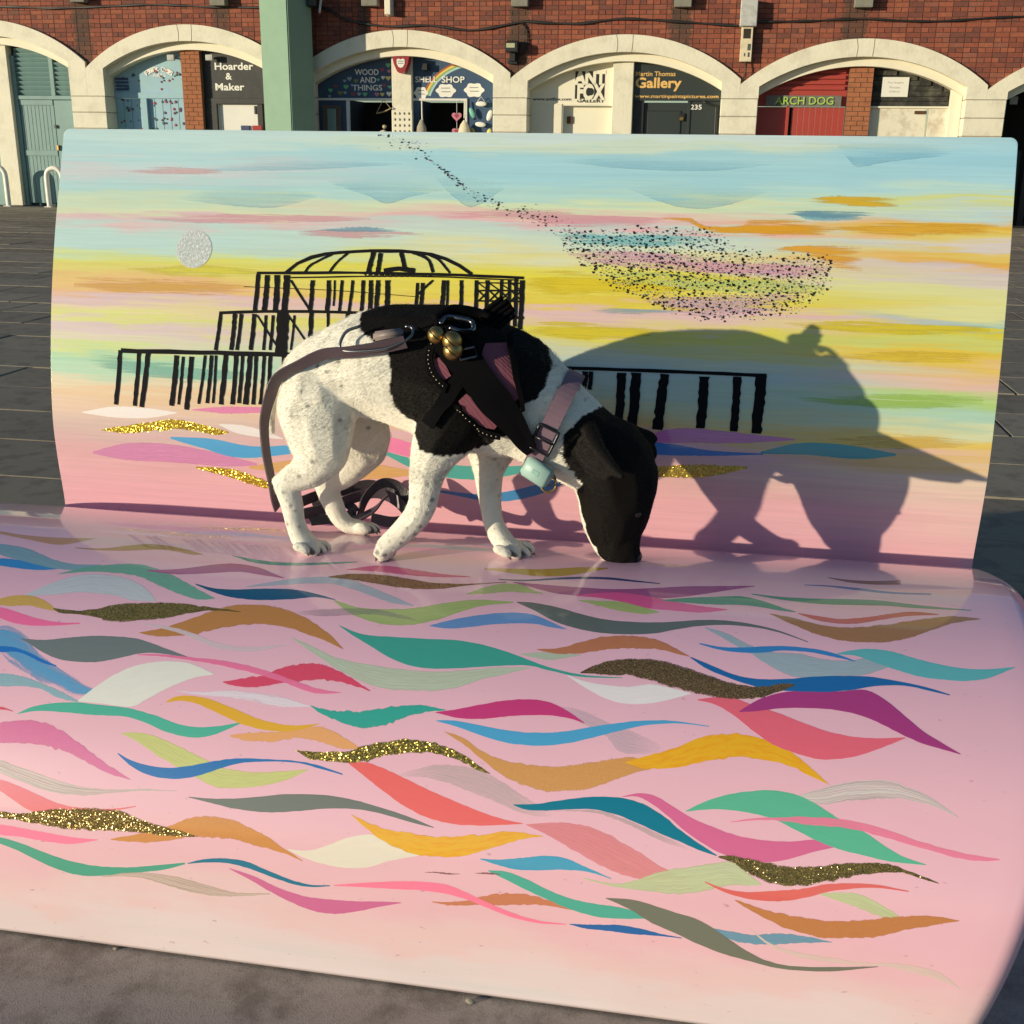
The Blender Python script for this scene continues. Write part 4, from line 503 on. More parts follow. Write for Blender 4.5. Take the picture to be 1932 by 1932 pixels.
PATCH_BODY = [(-0.1236,0.8344),(-0.1352,0.8247),(-0.1333,0.8069),(-0.1237,0.8026),(-0.1005,0.7934),(-0.0768,0.7748),(-0.0732,0.7513),(-0.076,0.733),(-0.0716,0.7052),(-0.0597,0.6865),(-0.0437,0.6711),(-0.0366,0.6504),(-0.0318,0.6359),(-0.0114,0.6338),(0.0252,0.6317),(0.0615,0.6378),(0.0774,0.6525),(0.1091,0.6687),(0.1189,0.7049),(0.1397,0.7217),(0.1563,0.7481),(0.1551,0.7651),(0.1266,0.8022),(0.1171,0.8185),(0.0949,0.8763),(-0.0289,0.8875),(-0.1162,0.8698)]
PATCH_HEAD = [(0.2308,0.6989),(0.2055,0.6874),(0.1856,0.6736),(0.1752,0.6498),(0.1807,0.6193),(0.2046,0.5872),(0.1963,0.5727),(0.2012,0.5431),(0.211,0.5094),(0.2216,0.4813),(0.2436,0.4504),(0.306,0.4381),(0.3529,0.526),(0.3435,0.6944),(0.2945,0.6841),(0.2715,0.6829),(0.252,0.6897)]
TICKS = [(-0.1994,0.6082,0.0049),(-0.2244,0.5814,0.0041),(-0.2534,0.5523,0.0033),(-0.2432,0.5313,0.0033),(-0.249,0.5005,0.0033),(-0.2404,0.4615,0.0041),(-0.2268,0.4713,0.0025),(-0.1494,0.5842,0.0033),(-0.1674,0.5534,0.0049),(-0.0322,0.6037,0.0025),(-0.0201,0.5837,0.0033),(-0.0145,0.5589,0.0041),(-0.0114,0.538,0.0041),(-0.023,0.5372,0.0033),(-0.0333,0.5152,0.0033),(-0.0418,0.5018,0.0033),(-0.0587,0.4963,0.0025),(-0.0631,0.4873,0.0033),(-0.0799,0.4905,0.0025),(-0.0889,0.4681,0.0041),(-0.0999,0.4717,0.0049),(-0.1063,0.4554,0.0041),(-0.0371,0.5448,0.0025),(-0.041,0.5614,0.0025),(-0.0448,0.5863,0.002),(-0.0165,0.5249,0.0033),(-0.0257,0.5958,0.0025),(-0.1435,0.6388,0.0033),(0.1584,0.7575,0.0025),(0.1667,0.7308,0.0025),(0.1788,0.7118,0.0025),(0.1516,0.7105,0.0025),(0.194,0.7242,0.0025),(0.206,0.7092,0.002),(0.1756,0.688,0.002),(0.1443,0.6864,0.002),(-0.2375,0.5231,0.0025),(-0.2497,0.5396,0.0025),(-0.2317,0.4973,0.0025),(-0.2411,0.4835,0.0025),(-0.1806,0.544,0.0025),(-0.1684,0.5276,0.0025),(-0.1777,0.5054,0.0025),(-0.0475,0.5736,0.002),(-0.0398,0.5293,0.002),(-0.0542,0.5138,0.002),(-0.0742,0.4805,0.0025),(-0.0823,0.499,0.002),(-0.0244,0.5667,0.002),(-0.0179,0.5502,0.002),(0.0659,0.5682,0.002),(0.0784,0.5313,0.002),(0.0701,0.5434,0.002),(-0.1591,0.6709,0.0033),(-0.1773,0.7428,0.0033),(-0.1602,0.7595,0.0041),(-0.1432,0.776,0.0041),(-0.1935,0.7501,0.0041),(-0.1532,0.7239,0.0033),(0.0617,0.601,0.0025),(0.0739,0.5853,0.0025),(0.0807,0.5524,0.0025),(-0.2042,0.6932,0.0041),(-0.2303,0.6755,0.0033),(-0.1804,0.6616,0.0033),(-0.2159,0.7129,0.0041)]
H_STRAP = [(-0.0073,0.8098,0.0164),(0.0097,0.7921,0.0191),(0.0386,0.7631,0.0215),(0.0729,0.7258,0.0219),(0.1039,0.688,0.0182),(0.1214,0.6613,0.0142),(0.1336,0.6428,0.0082)]
H_SIDE = [(0.0318,0.7493,0.0109),(0.0145,0.723,0.0106),(-0.0013,0.6982,0.01),(-0.0137,0.6749,0.0091)]
H_PINK = [[(0.0767,0.7898,0.0164),(0.0777,0.7699,0.0191),(0.088,0.7485,0.0155),(0.0983,0.7304,0.0113),(0.1104,0.7165,0.0036)],[(-0.0042,0.7714,0.0036),(0.0026,0.7582,0.0077),(0.0128,0.7451,0.0058)],[(0.0351,0.7206,0.0064),(0.0489,0.7058,0.0113),(0.0679,0.6878,0.01),(0.0817,0.6782,0.0036)]]
H_PIPE = [[(0.0892,0.7986,0.0033),(0.0962,0.7756,0.0033),(0.1066,0.7493,0.0033),(0.1154,0.7227,0.0033),(0.1191,0.7025,0.0029)],[(-0.004,0.7949,0.0055),(-0.0126,0.7862,0.0055),(-0.0145,0.7676,0.0055),(-0.0078,0.7493,0.0055),(0.0025,0.7378,0.0051),(0.0128,0.7315,0.0044)],[(0.0282,0.7117,0.0047),(0.0317,0.6963,0.0051),(0.0472,0.6816,0.0055),(0.068,0.6705,0.0055),(0.0887,0.6656,0.0044)]]
BELLS = [(-0.0027,-0.225,0.8082,0.0115),(0.0218,-0.232,0.8019,0.0128),(0.0231,-0.234,0.7886,0.0126)]
HANDLE = [(0.0344,-0.16,0.8026),(0.0497,-0.158,0.8131),(0.0707,-0.15,0.8299),(0.09,-0.142,0.8448)]
TOPKNOT = [[(-0.0347,-0.2,0.8126),(-0.0057,-0.205,0.8244),(0.0172,-0.2,0.8295),(0.0373,-0.19,0.8264),(0.0483,-0.185,0.8152)],[(0.0002,-0.215,0.8226),(0.0069,-0.2,0.8308),(0.024,-0.2,0.8297),(0.0428,-0.2,0.8254),(0.0466,-0.21,0.8153),(0.0314,-0.218,0.8143),(0.0149,-0.22,0.8189)],[(0.0052,-0.222,0.8155),(0.023,-0.226,0.8118),(0.0391,-0.222,0.8135),(0.0534,-0.21,0.8106)],[(-0.012,-0.2,0.8268),(0.0058,-0.18,0.8382),(0.0243,-0.17,0.8376),(0.0448,-0.16,0.8286),(0.0588,-0.16,0.8155)],[(-0.0045,-0.21,0.8242),(-0.0026,-0.225,0.8173),(-0.0026,-0.225,0.8107)]]
CLIP = [(-0.1195,-0.205,0.7914),(-0.112,-0.205,0.807),(-0.0558,-0.205,0.8192),(-0.0391,-0.21,0.8071),(-0.0483,-0.215,0.7958),(-0.1094,-0.21,0.7807)]
RING_LEASH = [(-0.1205,-0.2,0.8077),(-0.1385,-0.2,0.7985),(-0.1463,-0.202,0.7848),(-0.1412,-0.205,0.7769),(-0.1201,-0.21,0.7768),(-0.0798,-0.215,0.7827),(-0.0483,-0.215,0.7958),(-0.04,-0.213,0.8058),(-0.0424,-0.21,0.8154),(-0.0527,-0.21,0.8166)]
BUCKLE = [(-0.0977,-0.213,0.7918),(-0.1,-0.21,0.8065),(-0.0562,-0.21,0.8182),(-0.0539,-0.213,0.802)]
LEASH = [(-0.0492,-0.222,0.7964),(-0.0849,-0.222,0.7873),(-0.1342,-0.218,0.7778),(-0.1752,-0.212,0.772),(-0.2152,-0.203,0.7531),(-0.2496,-0.19,0.7268),(-0.2764,-0.178,0.6938),(-0.292,-0.168,0.655),(-0.2959,-0.16,0.6104),(-0.2951,-0.15,0.5689),(-0.294,-0.14,0.5309),(-0.2982,-0.115,0.4979)]
COIL = [[(-0.3023,-0.06,0.4649),(-0.284,-0.02,0.4604),(-0.2594,0.02,0.4594),(-0.2283,0.06,0.467),(-0.1901,0.08,0.4735),(-0.153,0.08,0.461),(-0.1238,0.05,0.4425),(-0.1396,0.01,0.4443),(-0.1702,-0.02,0.4584)],[(-0.3101,0.0,0.4699),(-0.2888,0.05,0.471),(-0.2527,0.09,0.4716),(-0.2088,0.11,0.4787),(-0.1644,0.11,0.4614),(-0.1198,0.09,0.4402)],[(-0.2687,-0.01,0.4515),(-0.2245,0.0,0.4417),(-0.1854,0.03,0.4544),(-0.1646,0.06,0.476)],[(-0.2092,0.03,0.4332),(-0.2007,0.05,0.4718),(-0.1798,0.08,0.4919),(-0.1514,0.09,0.4849),(-0.1277,0.08,0.4577),(-0.1124,0.05,0.4334)],[(-0.2762,-0.03,0.4477),(-0.2435,0.0,0.4472),(-0.2164,0.03,0.4523),(-0.2532,0.06,0.4605),(-0.2959,0.04,0.4538)]]
COLLAR_C = (0.1533,-0.128,0.6641)
COLLAR_A = (0.1675,-0.128,0.6578)
TAG = (0.1411,-0.2,0.6061)
TAGRING = (0.1581,-0.2,0.5876)
COLBUCK = (0.1519,-0.2,0.6582)
NOSE = (0.2891,-0.124,0.4598)
EYE = (0.2898,-0.15,0.5389)
CLAWS = [((-0.2162,-0.218,0.4636),(-0.2105,-0.218,0.4567)),((-0.2061,-0.203,0.4565),(-0.1979,-0.203,0.4497)),((-0.199,-0.187,0.4532),(-0.187,-0.187,0.4466)),((-0.1969,-0.171,0.4532),(-0.1898,-0.171,0.4462)),((-0.1599,-0.08,0.4564),(-0.1523,-0.08,0.4517)),((-0.1524,-0.07,0.4527),(-0.1435,-0.07,0.4481)),((-0.1495,-0.06,0.4515),(-0.1419,-0.06,0.4468)),((0.0942,-0.174,0.465),(0.1001,-0.174,0.4581)),((0.107,-0.158,0.4577),(0.1141,-0.158,0.4509)),((0.1199,-0.142,0.4557),(0.1283,-0.142,0.4489)),((0.1236,-0.126,0.4575),(0.1308,-0.126,0.4505)),((-0.1014,-0.215,0.4635),(-0.104,-0.215,0.4548)),((-0.097,-0.209,0.4527),(-0.0984,-0.209,0.4453)),((-0.091,-0.2,0.4517),(-0.09,-0.2,0.4444))]
RAMP_L = [(0.0688,(240,180,182)),(0.1527,(238,180,180)),(0.2075,(228,175,172)),(0.2477,(222,180,175)),(0.287,(214,185,170)),(0.3255,(224,190,165)),(0.3573,(226,190,145)),(0.3827,(222,205,165)),(0.408,(175,208,170)),(0.4333,(160,205,165)),(0.4623,(200,212,130)),(0.4837,(214,205,170)),(0.5151,(214,190,185)),(0.5403,(214,214,120)),(0.5592,(222,205,150)),(0.5882,(216,186,180)),(0.6059,(226,178,130)),(0.6287,(226,188,110)),(0.6478,(220,206,105)),(0.6707,(216,213,95)),(0.6923,(205,218,150)),(0.7153,(186,216,205)),(0.75,(190,218,205)),(0.7797,(222,190,185)),(0.7952,(214,222,180)),(0.8279,(200,220,190)),(0.8671,(180,216,210)),(0.9024,(205,210,205)),(0.9391,(185,218,214)),(0.9812,(196,222,214))]
RAMP_M = [(0.0828,(240,180,182)),(0.175,(240,180,180)),(0.2262,(226,178,170)),(0.2637,(222,180,178)),(0.3064,(224,175,185)),(0.3365,(224,190,110)),(0.3784,(205,205,150)),(0.4202,(185,205,175)),(0.4677,(185,205,190)),(0.4974,(205,210,175)),(0.5211,(214,208,130)),(0.5508,(222,210,75)),(0.5686,(224,200,150)),(0.5924,(226,188,182)),(0.6162,(226,200,60)),(0.6365,(226,210,75)),(0.6701,(226,214,60)),(0.6941,(222,214,110)),(0.7243,(222,218,165)),(0.7484,(205,220,195)),(0.7728,(195,214,200)),(0.7935,(230,178,178)),(0.8132,(224,205,180)),(0.8341,(210,224,180)),(0.8588,(180,216,205)),(0.9019,(165,210,214)),(0.9452,(170,212,214)),(0.97,(205,220,195)),(0.9911,(205,222,214))]
RAMP_R = [(0.0726,(242,184,182)),(0.191,(240,196,184)),(0.2629,(232,205,180)),(0.3069,(228,190,130)),(0.3435,(228,195,90)),(0.3719,(216,218,170)),(0.4002,(175,208,180)),(0.4284,(180,208,120)),(0.4656,(230,190,170)),(0.4904,(228,190,130)),(0.522,(226,195,60)),(0.5467,(205,208,110)),(0.5749,(216,202,60)),(0.5896,(150,195,185)),(0.6145,(222,219,150)),(0.6542,(220,218,150)),(0.677,(216,205,185)),(0.7032,(214,196,190)),(0.7227,(228,175,70)),(0.7422,(226,195,95)),(0.7652,(216,205,195)),(0.7861,(226,205,110)),(0.8047,(228,180,50)),(0.8234,(190,212,205)),(0.8421,(200,216,190)),(0.8562,(214,218,130)),(0.8737,(190,220,205)),(0.9029,(170,212,218)),(0.9499,(160,208,218)),(0.9946,(175,214,218))]
PSI = 0.17052
BENCH_LOC = (-0.0698, 1.8355, 0.0)
SEATP = [(0.165, 0.335), (0.158, 0.362), (0.13, 0.385), (0.08, 0.4075), (0.0, 0.4296), (-0.1, 0.45), (-0.19, 0.4535), (-0.29, 0.441), (-0.38, 0.412), (-0.46, 0.366), (-0.52, 0.308), (-0.565, 0.235), (-0.592, 0.15), (-0.603, 0.07), (-0.6, 0.0)]
BACKP = [(0.16, 0.33), (0.162, 0.4), (0.157, 0.48), (0.158, 0.56), (0.175, 0.66), (0.205, 0.78), (0.245, 0.9), (0.285, 1.0), (0.322, 1.092)]
# ------------------------------------------------------------------ bench
def profile(pts):
    c = crom(pts, 24); s = np.r_[0, np.cumsum(np.linalg.norm(np.diff(c, axis=0), axis=1))]
    return c, s
SC, SS = profile(SEATP); BC, BS = profile(BACKP)
def pt_on(C, S, u, s, off=0.0):
    """point (u, v, z) on an extruded profile; off = distance along the outward normal"""
    v = np.interp(s, S, C[:, 0]); z = np.interp(s, S, C[:, 1]); e = 0.004
    tv = np.interp(np.minimum(s + e, S[-1]), S, C[:, 0]) - np.interp(np.maximum(s - e, 0), S, C[:, 0])
    tz = np.interp(np.minimum(s + e, S[-1]), S, C[:, 1]) - np.interp(np.maximum(s - e, 0), S, C[:, 1])
    l = np.hypot(tv, tz); nv, nz = tz / l, -tv / l
    if C is BC: nv, nz = -nv, -nz
    return np.stack([u + 0 * s, v + off * nv, z + off * nz], -1)

def in_poly(p, poly):
    x, y = p[..., 0], p[..., 1]; c = np.zeros(x.shape, bool); q = np.asarray(poly, float); n = len(q)
    for i in range(n):
        x1, y1 = q[i]; x2, y2 = q[(i + 1) % n]
        if y1 == y2: continue
        c ^= ((y1 > y) != (y2 > y)) & (x < (x2 - x1) * (y - y1) / (y2 - y1) + x1)
    return c
def set_uv(me, uv, name='paint'):
    lay = me.uv_layers.new(name=name); li = np.empty(len(me.loops), int); me.loops.foreach_get('vertex_index', li)
    lay.data.foreach_set('uv', np.asarray(uv, float)[li].ravel())

# --- painted materials
def ramp_node(n, stops):
    r = n.new('ShaderNodeValToRGB'); cr = r.color_ramp; cr.interpolation = 'EASE'
    while len(cr.elements) < len(stops): cr.elements.new(0.5)
    for e, (p, c) in zip(cr.elements, stops):
        e.position = p; e.color = (*lin(c), 1)
    return r
def math_n(n, l, op, a, b=None, clamp=False):
    k = n.new('ShaderNodeMath'); k.operation = op; k.use_clamp = clamp
    for i, x in enumerate((a, b)):
        if x is None: continue
        if isinstance(x, (int, float)): k.inputs[i].default_value = x
        else: l.new(x, k.inputs[i])
    return k.outputs[0]
def mix_n(n, l, fac, a, b):
    k = n.new('ShaderNodeMix'); k.data_type = 'RGBA'
    if isinstance(fac, (int, float)): k.inputs[0].default_value = fac
    else: l.new(fac, k.inputs[0])
    for i, x in ((6, a), (7, b)):
        if isinstance(x, tuple): k.inputs[i].default_value = (*x, 1)
        else: l.new(x, k.inputs[i])
    return k.outputs[2]
def uv_noise(n, l, uv, sx, sy, detail=3, rough=.5, z=0.0):
    mp = n.new('ShaderNodeMapping'); mp.inputs['Scale'].default_value = (sx, sy, 1); mp.inputs['Location'].default_value = (z * 3.1, z * 1.7, z); l.new(uv, mp.inputs['Vector'])
    no = n.new('ShaderNodeTexNoise'); no.inputs['Scale'].default_value = 1; no.inputs['Detail'].default_value = detail; no.inputs['Roughness'].default_value = rough
    l.new(mp.outputs[0], no.inputs['Vector']); return no.outputs['Fac']
GAIN = (0.94, 0.96, 1.06)
def gloss(b):
    b.inputs['Roughness'].default_value = 0.38; b.inputs['Coat Weight'].default_value = 0.85; b.inputs['Coat Roughness'].default_value = 0.045
def gained(n, l, c, g=None):
    k = n.new('ShaderNodeMix'); k.data_type = 'RGBA'; k.blend_type = 'MULTIPLY'; k.inputs[0].default_value = 1
    l.new(c, k.inputs[6]); g = g or GAIN; k.inputs[7].default_value = (*g, 1); return k.outputs[2]

def back_material():
    m = bpy.data.materials.new('painted_sky'); n, l, b = nodes_of(m)
    uvn = n.new('ShaderNodeUVMap'); uvn.uv_map = 'paint'; uv = uvn.outputs[0]
    sp = n.new('ShaderNodeSeparateXYZ'); l.new(uv, sp.inputs[0]); u, s = sp.outputs[0], sp.outputs[1]
    w1 = uv_noise(n, l, uv, 2.2, 14, 4, .55); w2 = uv_noise(n, l, uv, 5, 70, 3, .6, 4)
    w = math_n(n, l, 'ADD', math_n(n, l, 'MULTIPLY', math_n(n, l, 'SUBTRACT', w1, .5), .085), math_n(n, l, 'MULTIPLY', math_n(n, l, 'SUBTRACT', w2, .5), .09))
    pos = math_n(n, l, 'ADD', math_n(n, l, 'DIVIDE', s, float(BS[-1])), w)
    rs = []
    for st in (RAMP_L, RAMP_M, RAMP_R):
        r = ramp_node(n, st); l.new(pos, r.inputs[0]); rs.append(r.outputs[0])
    jit = math_n(n, l, 'MULTIPLY', math_n(n, l, 'SUBTRACT', uv_noise(n, l, uv, 1.2, 24, 4, .6, 9), .5), 1.1)
    def step(a, c):
        mr = n.new('ShaderNodeMapRange'); mr.interpolation_type = 'SMOOTHSTEP'; mr.inputs[1].default_value = a; mr.inputs[2].default_value = c
        l.new(math_n(n, l, 'ADD', u, jit), mr.inputs[0]); return mr.outputs[0]
    c = mix_n(n, l, step(-.62, -.05), rs[0], rs[1]); c = mix_n(n, l, step(.40, .80), c, rs[2])
    st = uv_noise(n, l, uv, 4, 160, 3, .7, 2)
    hs = n.new('ShaderNodeHueSaturation'); hs.inputs['Saturation'].default_value = 1.0
    l.new(math_n(n, l, 'ADD', .84, math_n(n, l, 'MULTIPLY', st, .32)), hs.inputs['Value']); l.new(c, hs.inputs['Color'])
    l.new(gained(n, l, hs.outputs[0]), b.inputs['Base Color'])
    bp = n.new('ShaderNodeBump'); bp.inputs['Strength'].default_value = .25; bp.inputs['Distance'].default_value = .0012
    l.new(st, bp.inputs['Height']); l.new(bp.outputs[0], b.inputs['Normal'])
    gloss(b); b.inputs['Coat Roughness'].default_value = .12
    l.new(bp.outputs[0], b.inputs['Coat Normal'])
    return m

def seat_material():
    m = bpy.data.materials.new('painted_pink'); n, l, b = nodes_of(m)
    uvn = n.new('ShaderNodeUVMap'); uvn.uv_map = 'paint'; uv = uvn.outputs[0]
    sp = n.new('ShaderNodeSeparateXYZ'); l.new(uv, sp.inputs[0]); s = sp.outputs[1]
    w = math_n(n, l, 'MULTIPLY', math_n(n, l, 'SUBTRACT', uv_noise(n, l, uv, 2.0, 7, 5, .6), .5), .22)
    pos = math_n(n, l, 'ADD', math_n(n, l, 'DIVIDE', s, float(SS[-1])), w)
    r = ramp_node(n, [(0.0, (238, 186, 198)), (.5, (238, 186, 198)), (.8, (241, 186, 193)), (.88, (241, 188, 190)), (.92, (239, 200, 194)), (.955, (236, 213, 206)), (1.0, (238, 220, 214))])
    l.new(pos, r.inputs[0])
    pale = uv_noise(n, l, uv, 1.4, 30, 4, .6, 6)
    mr = n.new('ShaderNodeMapRange'); mr.inputs[1].default_value = .93; mr.inputs[2].default_value = 1.0; l.new(pos, mr.inputs[0])
    pm = n.new('ShaderNodeMapRange'); pm.inputs[1].default_value = .5; pm.inputs[2].default_value = .7; l.new(pale, pm.inputs[0])
    c = mix_n(n, l, math_n(n, l, 'MULTIPLY', mr.outputs[0], pm.outputs[0]), r.outputs[0], lin((222, 214, 206)))
    blot = uv_noise(n, l, uv, 5, 11, 4, .6, 3)
    hs = n.new('ShaderNodeHueSaturation'); l.new(math_n(n, l, 'ADD', .955, math_n(n, l, 'MULTIPLY', blot, .09)), hs.inputs['Value']); l.new(c, hs.inputs['Color'])
    # faint scuffs
    sc = uv_noise(n, l, uv, 60, 140, 2, .5, 8); sm = n.new('ShaderNodeMapRange'); sm.inputs[1].default_value = .70; sm.inputs[2].default_value = .77; l.new(sc, sm.inputs[0])
    c2 = mix_n(n, l, math_n(n, l, 'MULTIPLY', sm.outputs[0], .45), hs.outputs[0], lin((150, 100, 105)))
    l.new(gained(n, l, c2), b.inputs['Base Color'])
    gloss(b)
    rr = n.new('ShaderNodeMapRange'); rr.inputs[3].default_value = .02; rr.inputs[4].default_value = .10; l.new(uv_noise(n, l, uv, 6, 9, 6, .65, 5), rr.inputs[0]); l.new(rr.outputs[0], b.inputs['Coat Roughness'])
    bp = n.new('ShaderNodeBump'); bp.inputs['Strength'].default_value = .10; bp.inputs['Distance'].default_value = .002
    l.new(uv_noise(n, l, uv, 9, 40, 3, .5, 1), bp.inputs['Height']); l.new(bp.outputs[0], b.inputs['Normal']); l.new(bp.outputs[0], b.inputs['Coat Normal'])
    return m

def paint_material(kind, rgb):
    key = ('paint', kind, rgb)
    if key in MATS: return MATS[key]
    m = bpy.data.materials.new('paint_%s' % kind); n, l, b = nodes_of(m); gloss(b)
    uvn = n.new('ShaderNodeUVMap'); uvn.uv_map = 'paint'; uv = uvn.outputs[0]
    oi = n.new('ShaderNodeObjectInfo')
    av = n.new('ShaderNodeVectorMath'); av.operation = 'ADD'; cx = n.new('ShaderNodeCombineXYZ')
    l.new(math_n(n, l, 'MULTIPLY', oi.outputs['Random'], 37.0), cx.inputs[0]); l.new(math_n(n, l, 'MULTIPLY', oi.outputs['Random'], 11.0), cx.inputs[2])
    l.new(uv, av.inputs[0]); l.new(cx.outputs[0], av.inputs[1]); uv = av.outputs[0]
    sp = n.new('ShaderNodeSeparateXYZ'); l.new(uvn.outputs[0], sp.inputs[0]); across = sp.outputs[1]
    base = tuple(c * g for c, g in zip(lin(rgb), GAIN))
    st = uv_noise(n, l, uv, 9, 42, 4, .65); bl = uv_noise(n, l, uv, 14, 6, 4, .6, 3)
    v = math_n(n, l, 'ADD', .88, math_n(n, l, 'ADD', math_n(n, l, 'MULTIPLY', st, .14), math_n(n, l, 'MULTIPLY', bl, .10)))
    hs = n.new('ShaderNodeHueSaturation'); hs.inputs['Color'].default_value = (*base, 1); l.new(v, hs.inputs['Value'])
    col = hs.outputs[0]; alpha = None
    edge = math_n(n, l, 'MULTIPLY', math_n(n, l, 'MULTIPLY', across, math_n(n, l, 'SUBTRACT', 1.0, across)), 4.0)   # 0 at rims, 1 along the middle
    def rng(x, a, c, lo=0., hi=1.):
        mr = n.new('ShaderNodeMapRange'); mr.inputs[1].default_value = a; mr.inputs[2].default_value = c; mr.inputs[3].default_value = lo; mr.inputs[4].default_value = hi; l.new(x, mr.inputs[0]); return mr.outputs[0]
    if kind in ('thin', 'faint'):
        lo, hi = ((.62, .95) if kind == 'thin' else (.18, .5))
        alpha = math_n(n, l, 'MULTIPLY', rng(st, .3, .7, lo, hi), rng(edge, 0, .22, .35, 1))
    elif kind == 'dryw':
        sw = uv_noise(n, l, uv, 7, 9, 5, .7, 6); alpha = math_n(n, l, 'MULTIPLY', rng(math_n(n, l, 'ADD', edge, math_n(n, l, 'MULTIPLY', math_n(n, l, 'SUBTRACT', sw, .5), 2.4)), .05, .8), .85)
    elif kind in ('dry', 'dryo', 'swash'):
        su = n.new('ShaderNodeUVMap'); su.uv_map = 'surface'
        sd = math_n(n, l, 'ADD', math_n(n, l, 'MULTIPLY', uv_noise(n, l, su.outputs[0], 3.5, 110, 4, .6, 6), .62), math_n(n, l, 'MULTIPLY', uv_noise(n, l, su.outputs[0], 12, 420, 2, .6, 2), .38))
        alpha = math_n(n, l, 'MULTIPLY', rng(math_n(n, l, 'ADD', edge, math_n(n, l, 'MULTIPLY', math_n(n, l, 'SUBTRACT', sd, .5), 5.5)), .15, .85), .9 if kind == 'dryo' else .66)
        if kind == 'swash':
            # thick lower rim where the wet paint pooled
            alpha = math_n(n, l, 'MAXIMUM', math_n(n, l, 'MULTIPLY', rng(across, 0, .9, 0, .55), rng(sd, .3, .7, .3, 1)), rng(across, .955, .975, 0, .4))
            col = mix_n(n, l, rng(across, .94, .98), col, tuple(c * .75 for c in base))
    elif kind == 'streak':
        alpha = rng(uv_noise(n, l, uv, 3, 34, 2, .5, 7), .40, .52, .45, 1)
        col = mix_n(n, l, rng(uv_noise(n, l, uv, 3, 40, 2, .5, 12), .5, .62), col, tuple(c * .62 for c in base))
    elif kind == 'rough':
        sp2 = uv_noise(n, l, uv, 170, 60, 2, .5, 5); alpha = rng(math_n(n, l, 'ADD', sp2, math_n(n, l, 'MULTIPLY', edge, .9)), .48, .62, .0, 1)
        col = mix_n(n, l, rng(sp2, .45, .75, 0, .35), col, tuple(min(1, c * 1.5 + .03) for c in base))
    elif kind == 'moon':
        gr = uv_noise(n, l, uv, 40, 90, 3, .7, 5); alpha = rng(gr, .35, .62, .55, 1)
        col = mix_n(n, l, rng(gr, .5, .75), col, (.85, .87, .84))
    elif kind == 'thick':
        col = mix_n(n, l, rng(bl, .45, .6), col, tuple(c * g for c, g in zip(base, (.98, .82, .5))))
        alpha = rng(math_n(n, l, 'ADD', st, math_n(n, l, 'MULTIPLY', edge, 1.2)), .42, .6, .0, 1)
    elif kind.startswith('glit'):
        gco = n.new('ShaderNodeTexCoord'); vo = n.new('ShaderNodeTexVoronoi'); vo.inputs['Scale'].default_value = 1050 if kind != 'glitb' else 750
        l.new(gco.outputs['Object'], vo.inputs['Vector'])
        vm = n.new('ShaderNodeVectorMath'); vm.operation = 'SUBTRACT'; vm.inputs[1].default_value = (.5, .5, .5); l.new(vo.outputs['Color'], vm.inputs[0])
        vs_ = n.new('ShaderNodeVectorMath'); vs_.operation = 'SCALE'; vs_.inputs['Scale'].default_value = {'glit': .85, 'glitd': .8, 'glitb': 1.0}[kind]; l.new(vm.outputs[0], vs_.inputs[0])
        ge = n.new('ShaderNodeNewGeometry'); va = n.new('ShaderNodeVectorMath'); va.operation = 'ADD'; l.new(ge.outputs['Normal'], va.inputs[0]); l.new(vs_.outputs[0], va.inputs[1])
        vn = n.new('ShaderNodeVectorMath'); vn.operation = 'NORMALIZE'; l.new(va.outputs[0], vn.inputs[0]); l.new(vn.outputs[0], b.inputs['Normal'])
        wn_ = n.new('ShaderNodeTexWhiteNoise'); wn_.noise_dimensions = '3D'; l.new(vo.outputs['Color'], wn_.inputs['Vector'])
        col = mix_n(n, l, wn_.outputs['Value'], tuple(c * .7 for c in base), tuple(min(1, c * (2.1 if kind != 'glitb' else 1.5)) for c in base))
        b.inputs['Metallic'].default_value = {'glit': .4, 'glitb': .6, 'glitd': .3}[kind]; b.inputs['Roughness'].default_value = .22; b.inputs['Coat Weight'].default_value = .25
        alpha = rng(math_n(n, l, 'ADD', wn_.outputs['Value'], math_n(n, l, 'MULTIPLY', edge, 2.4)), .75, .8, .12, 1)
    else:
        alpha = rng(math_n(n, l, 'ADD', st, math_n(n, l, 'MULTIPLY', edge, 4)), .30, .42, .3, 1)
    if kind in ('dry', 'dryo', 'swash', 'faint'):
        en = n.new('ShaderNodeUVMap'); en.uv_map = 'ends'; es = n.new('ShaderNodeSeparateXYZ'); l.new(en.outputs[0], es.inputs[0])
        ef = math_n(n, l, 'MULTIPLY', math_n(n, l, 'MULTIPLY', es.outputs[0], math_n(n, l, 'SUBTRACT', 1.0, es.outputs[0])), 4.0)
        alpha = math_n(n, l, 'MULTIPLY', alpha, rng(math_n(n, l, 'ADD', ef, math_n(n, l, 'MULTIPLY', math_n(n, l, 'SUBTRACT', sd if kind != 'faint' else st, .5), 3.0 if kind != 'faint' else .8)), .05, .8))
    l.new(col, b.inputs['Base Color'])
    if alpha is not None: l.new(alpha, b.inputs['Alpha'])
    MATS[key] = m
    return m

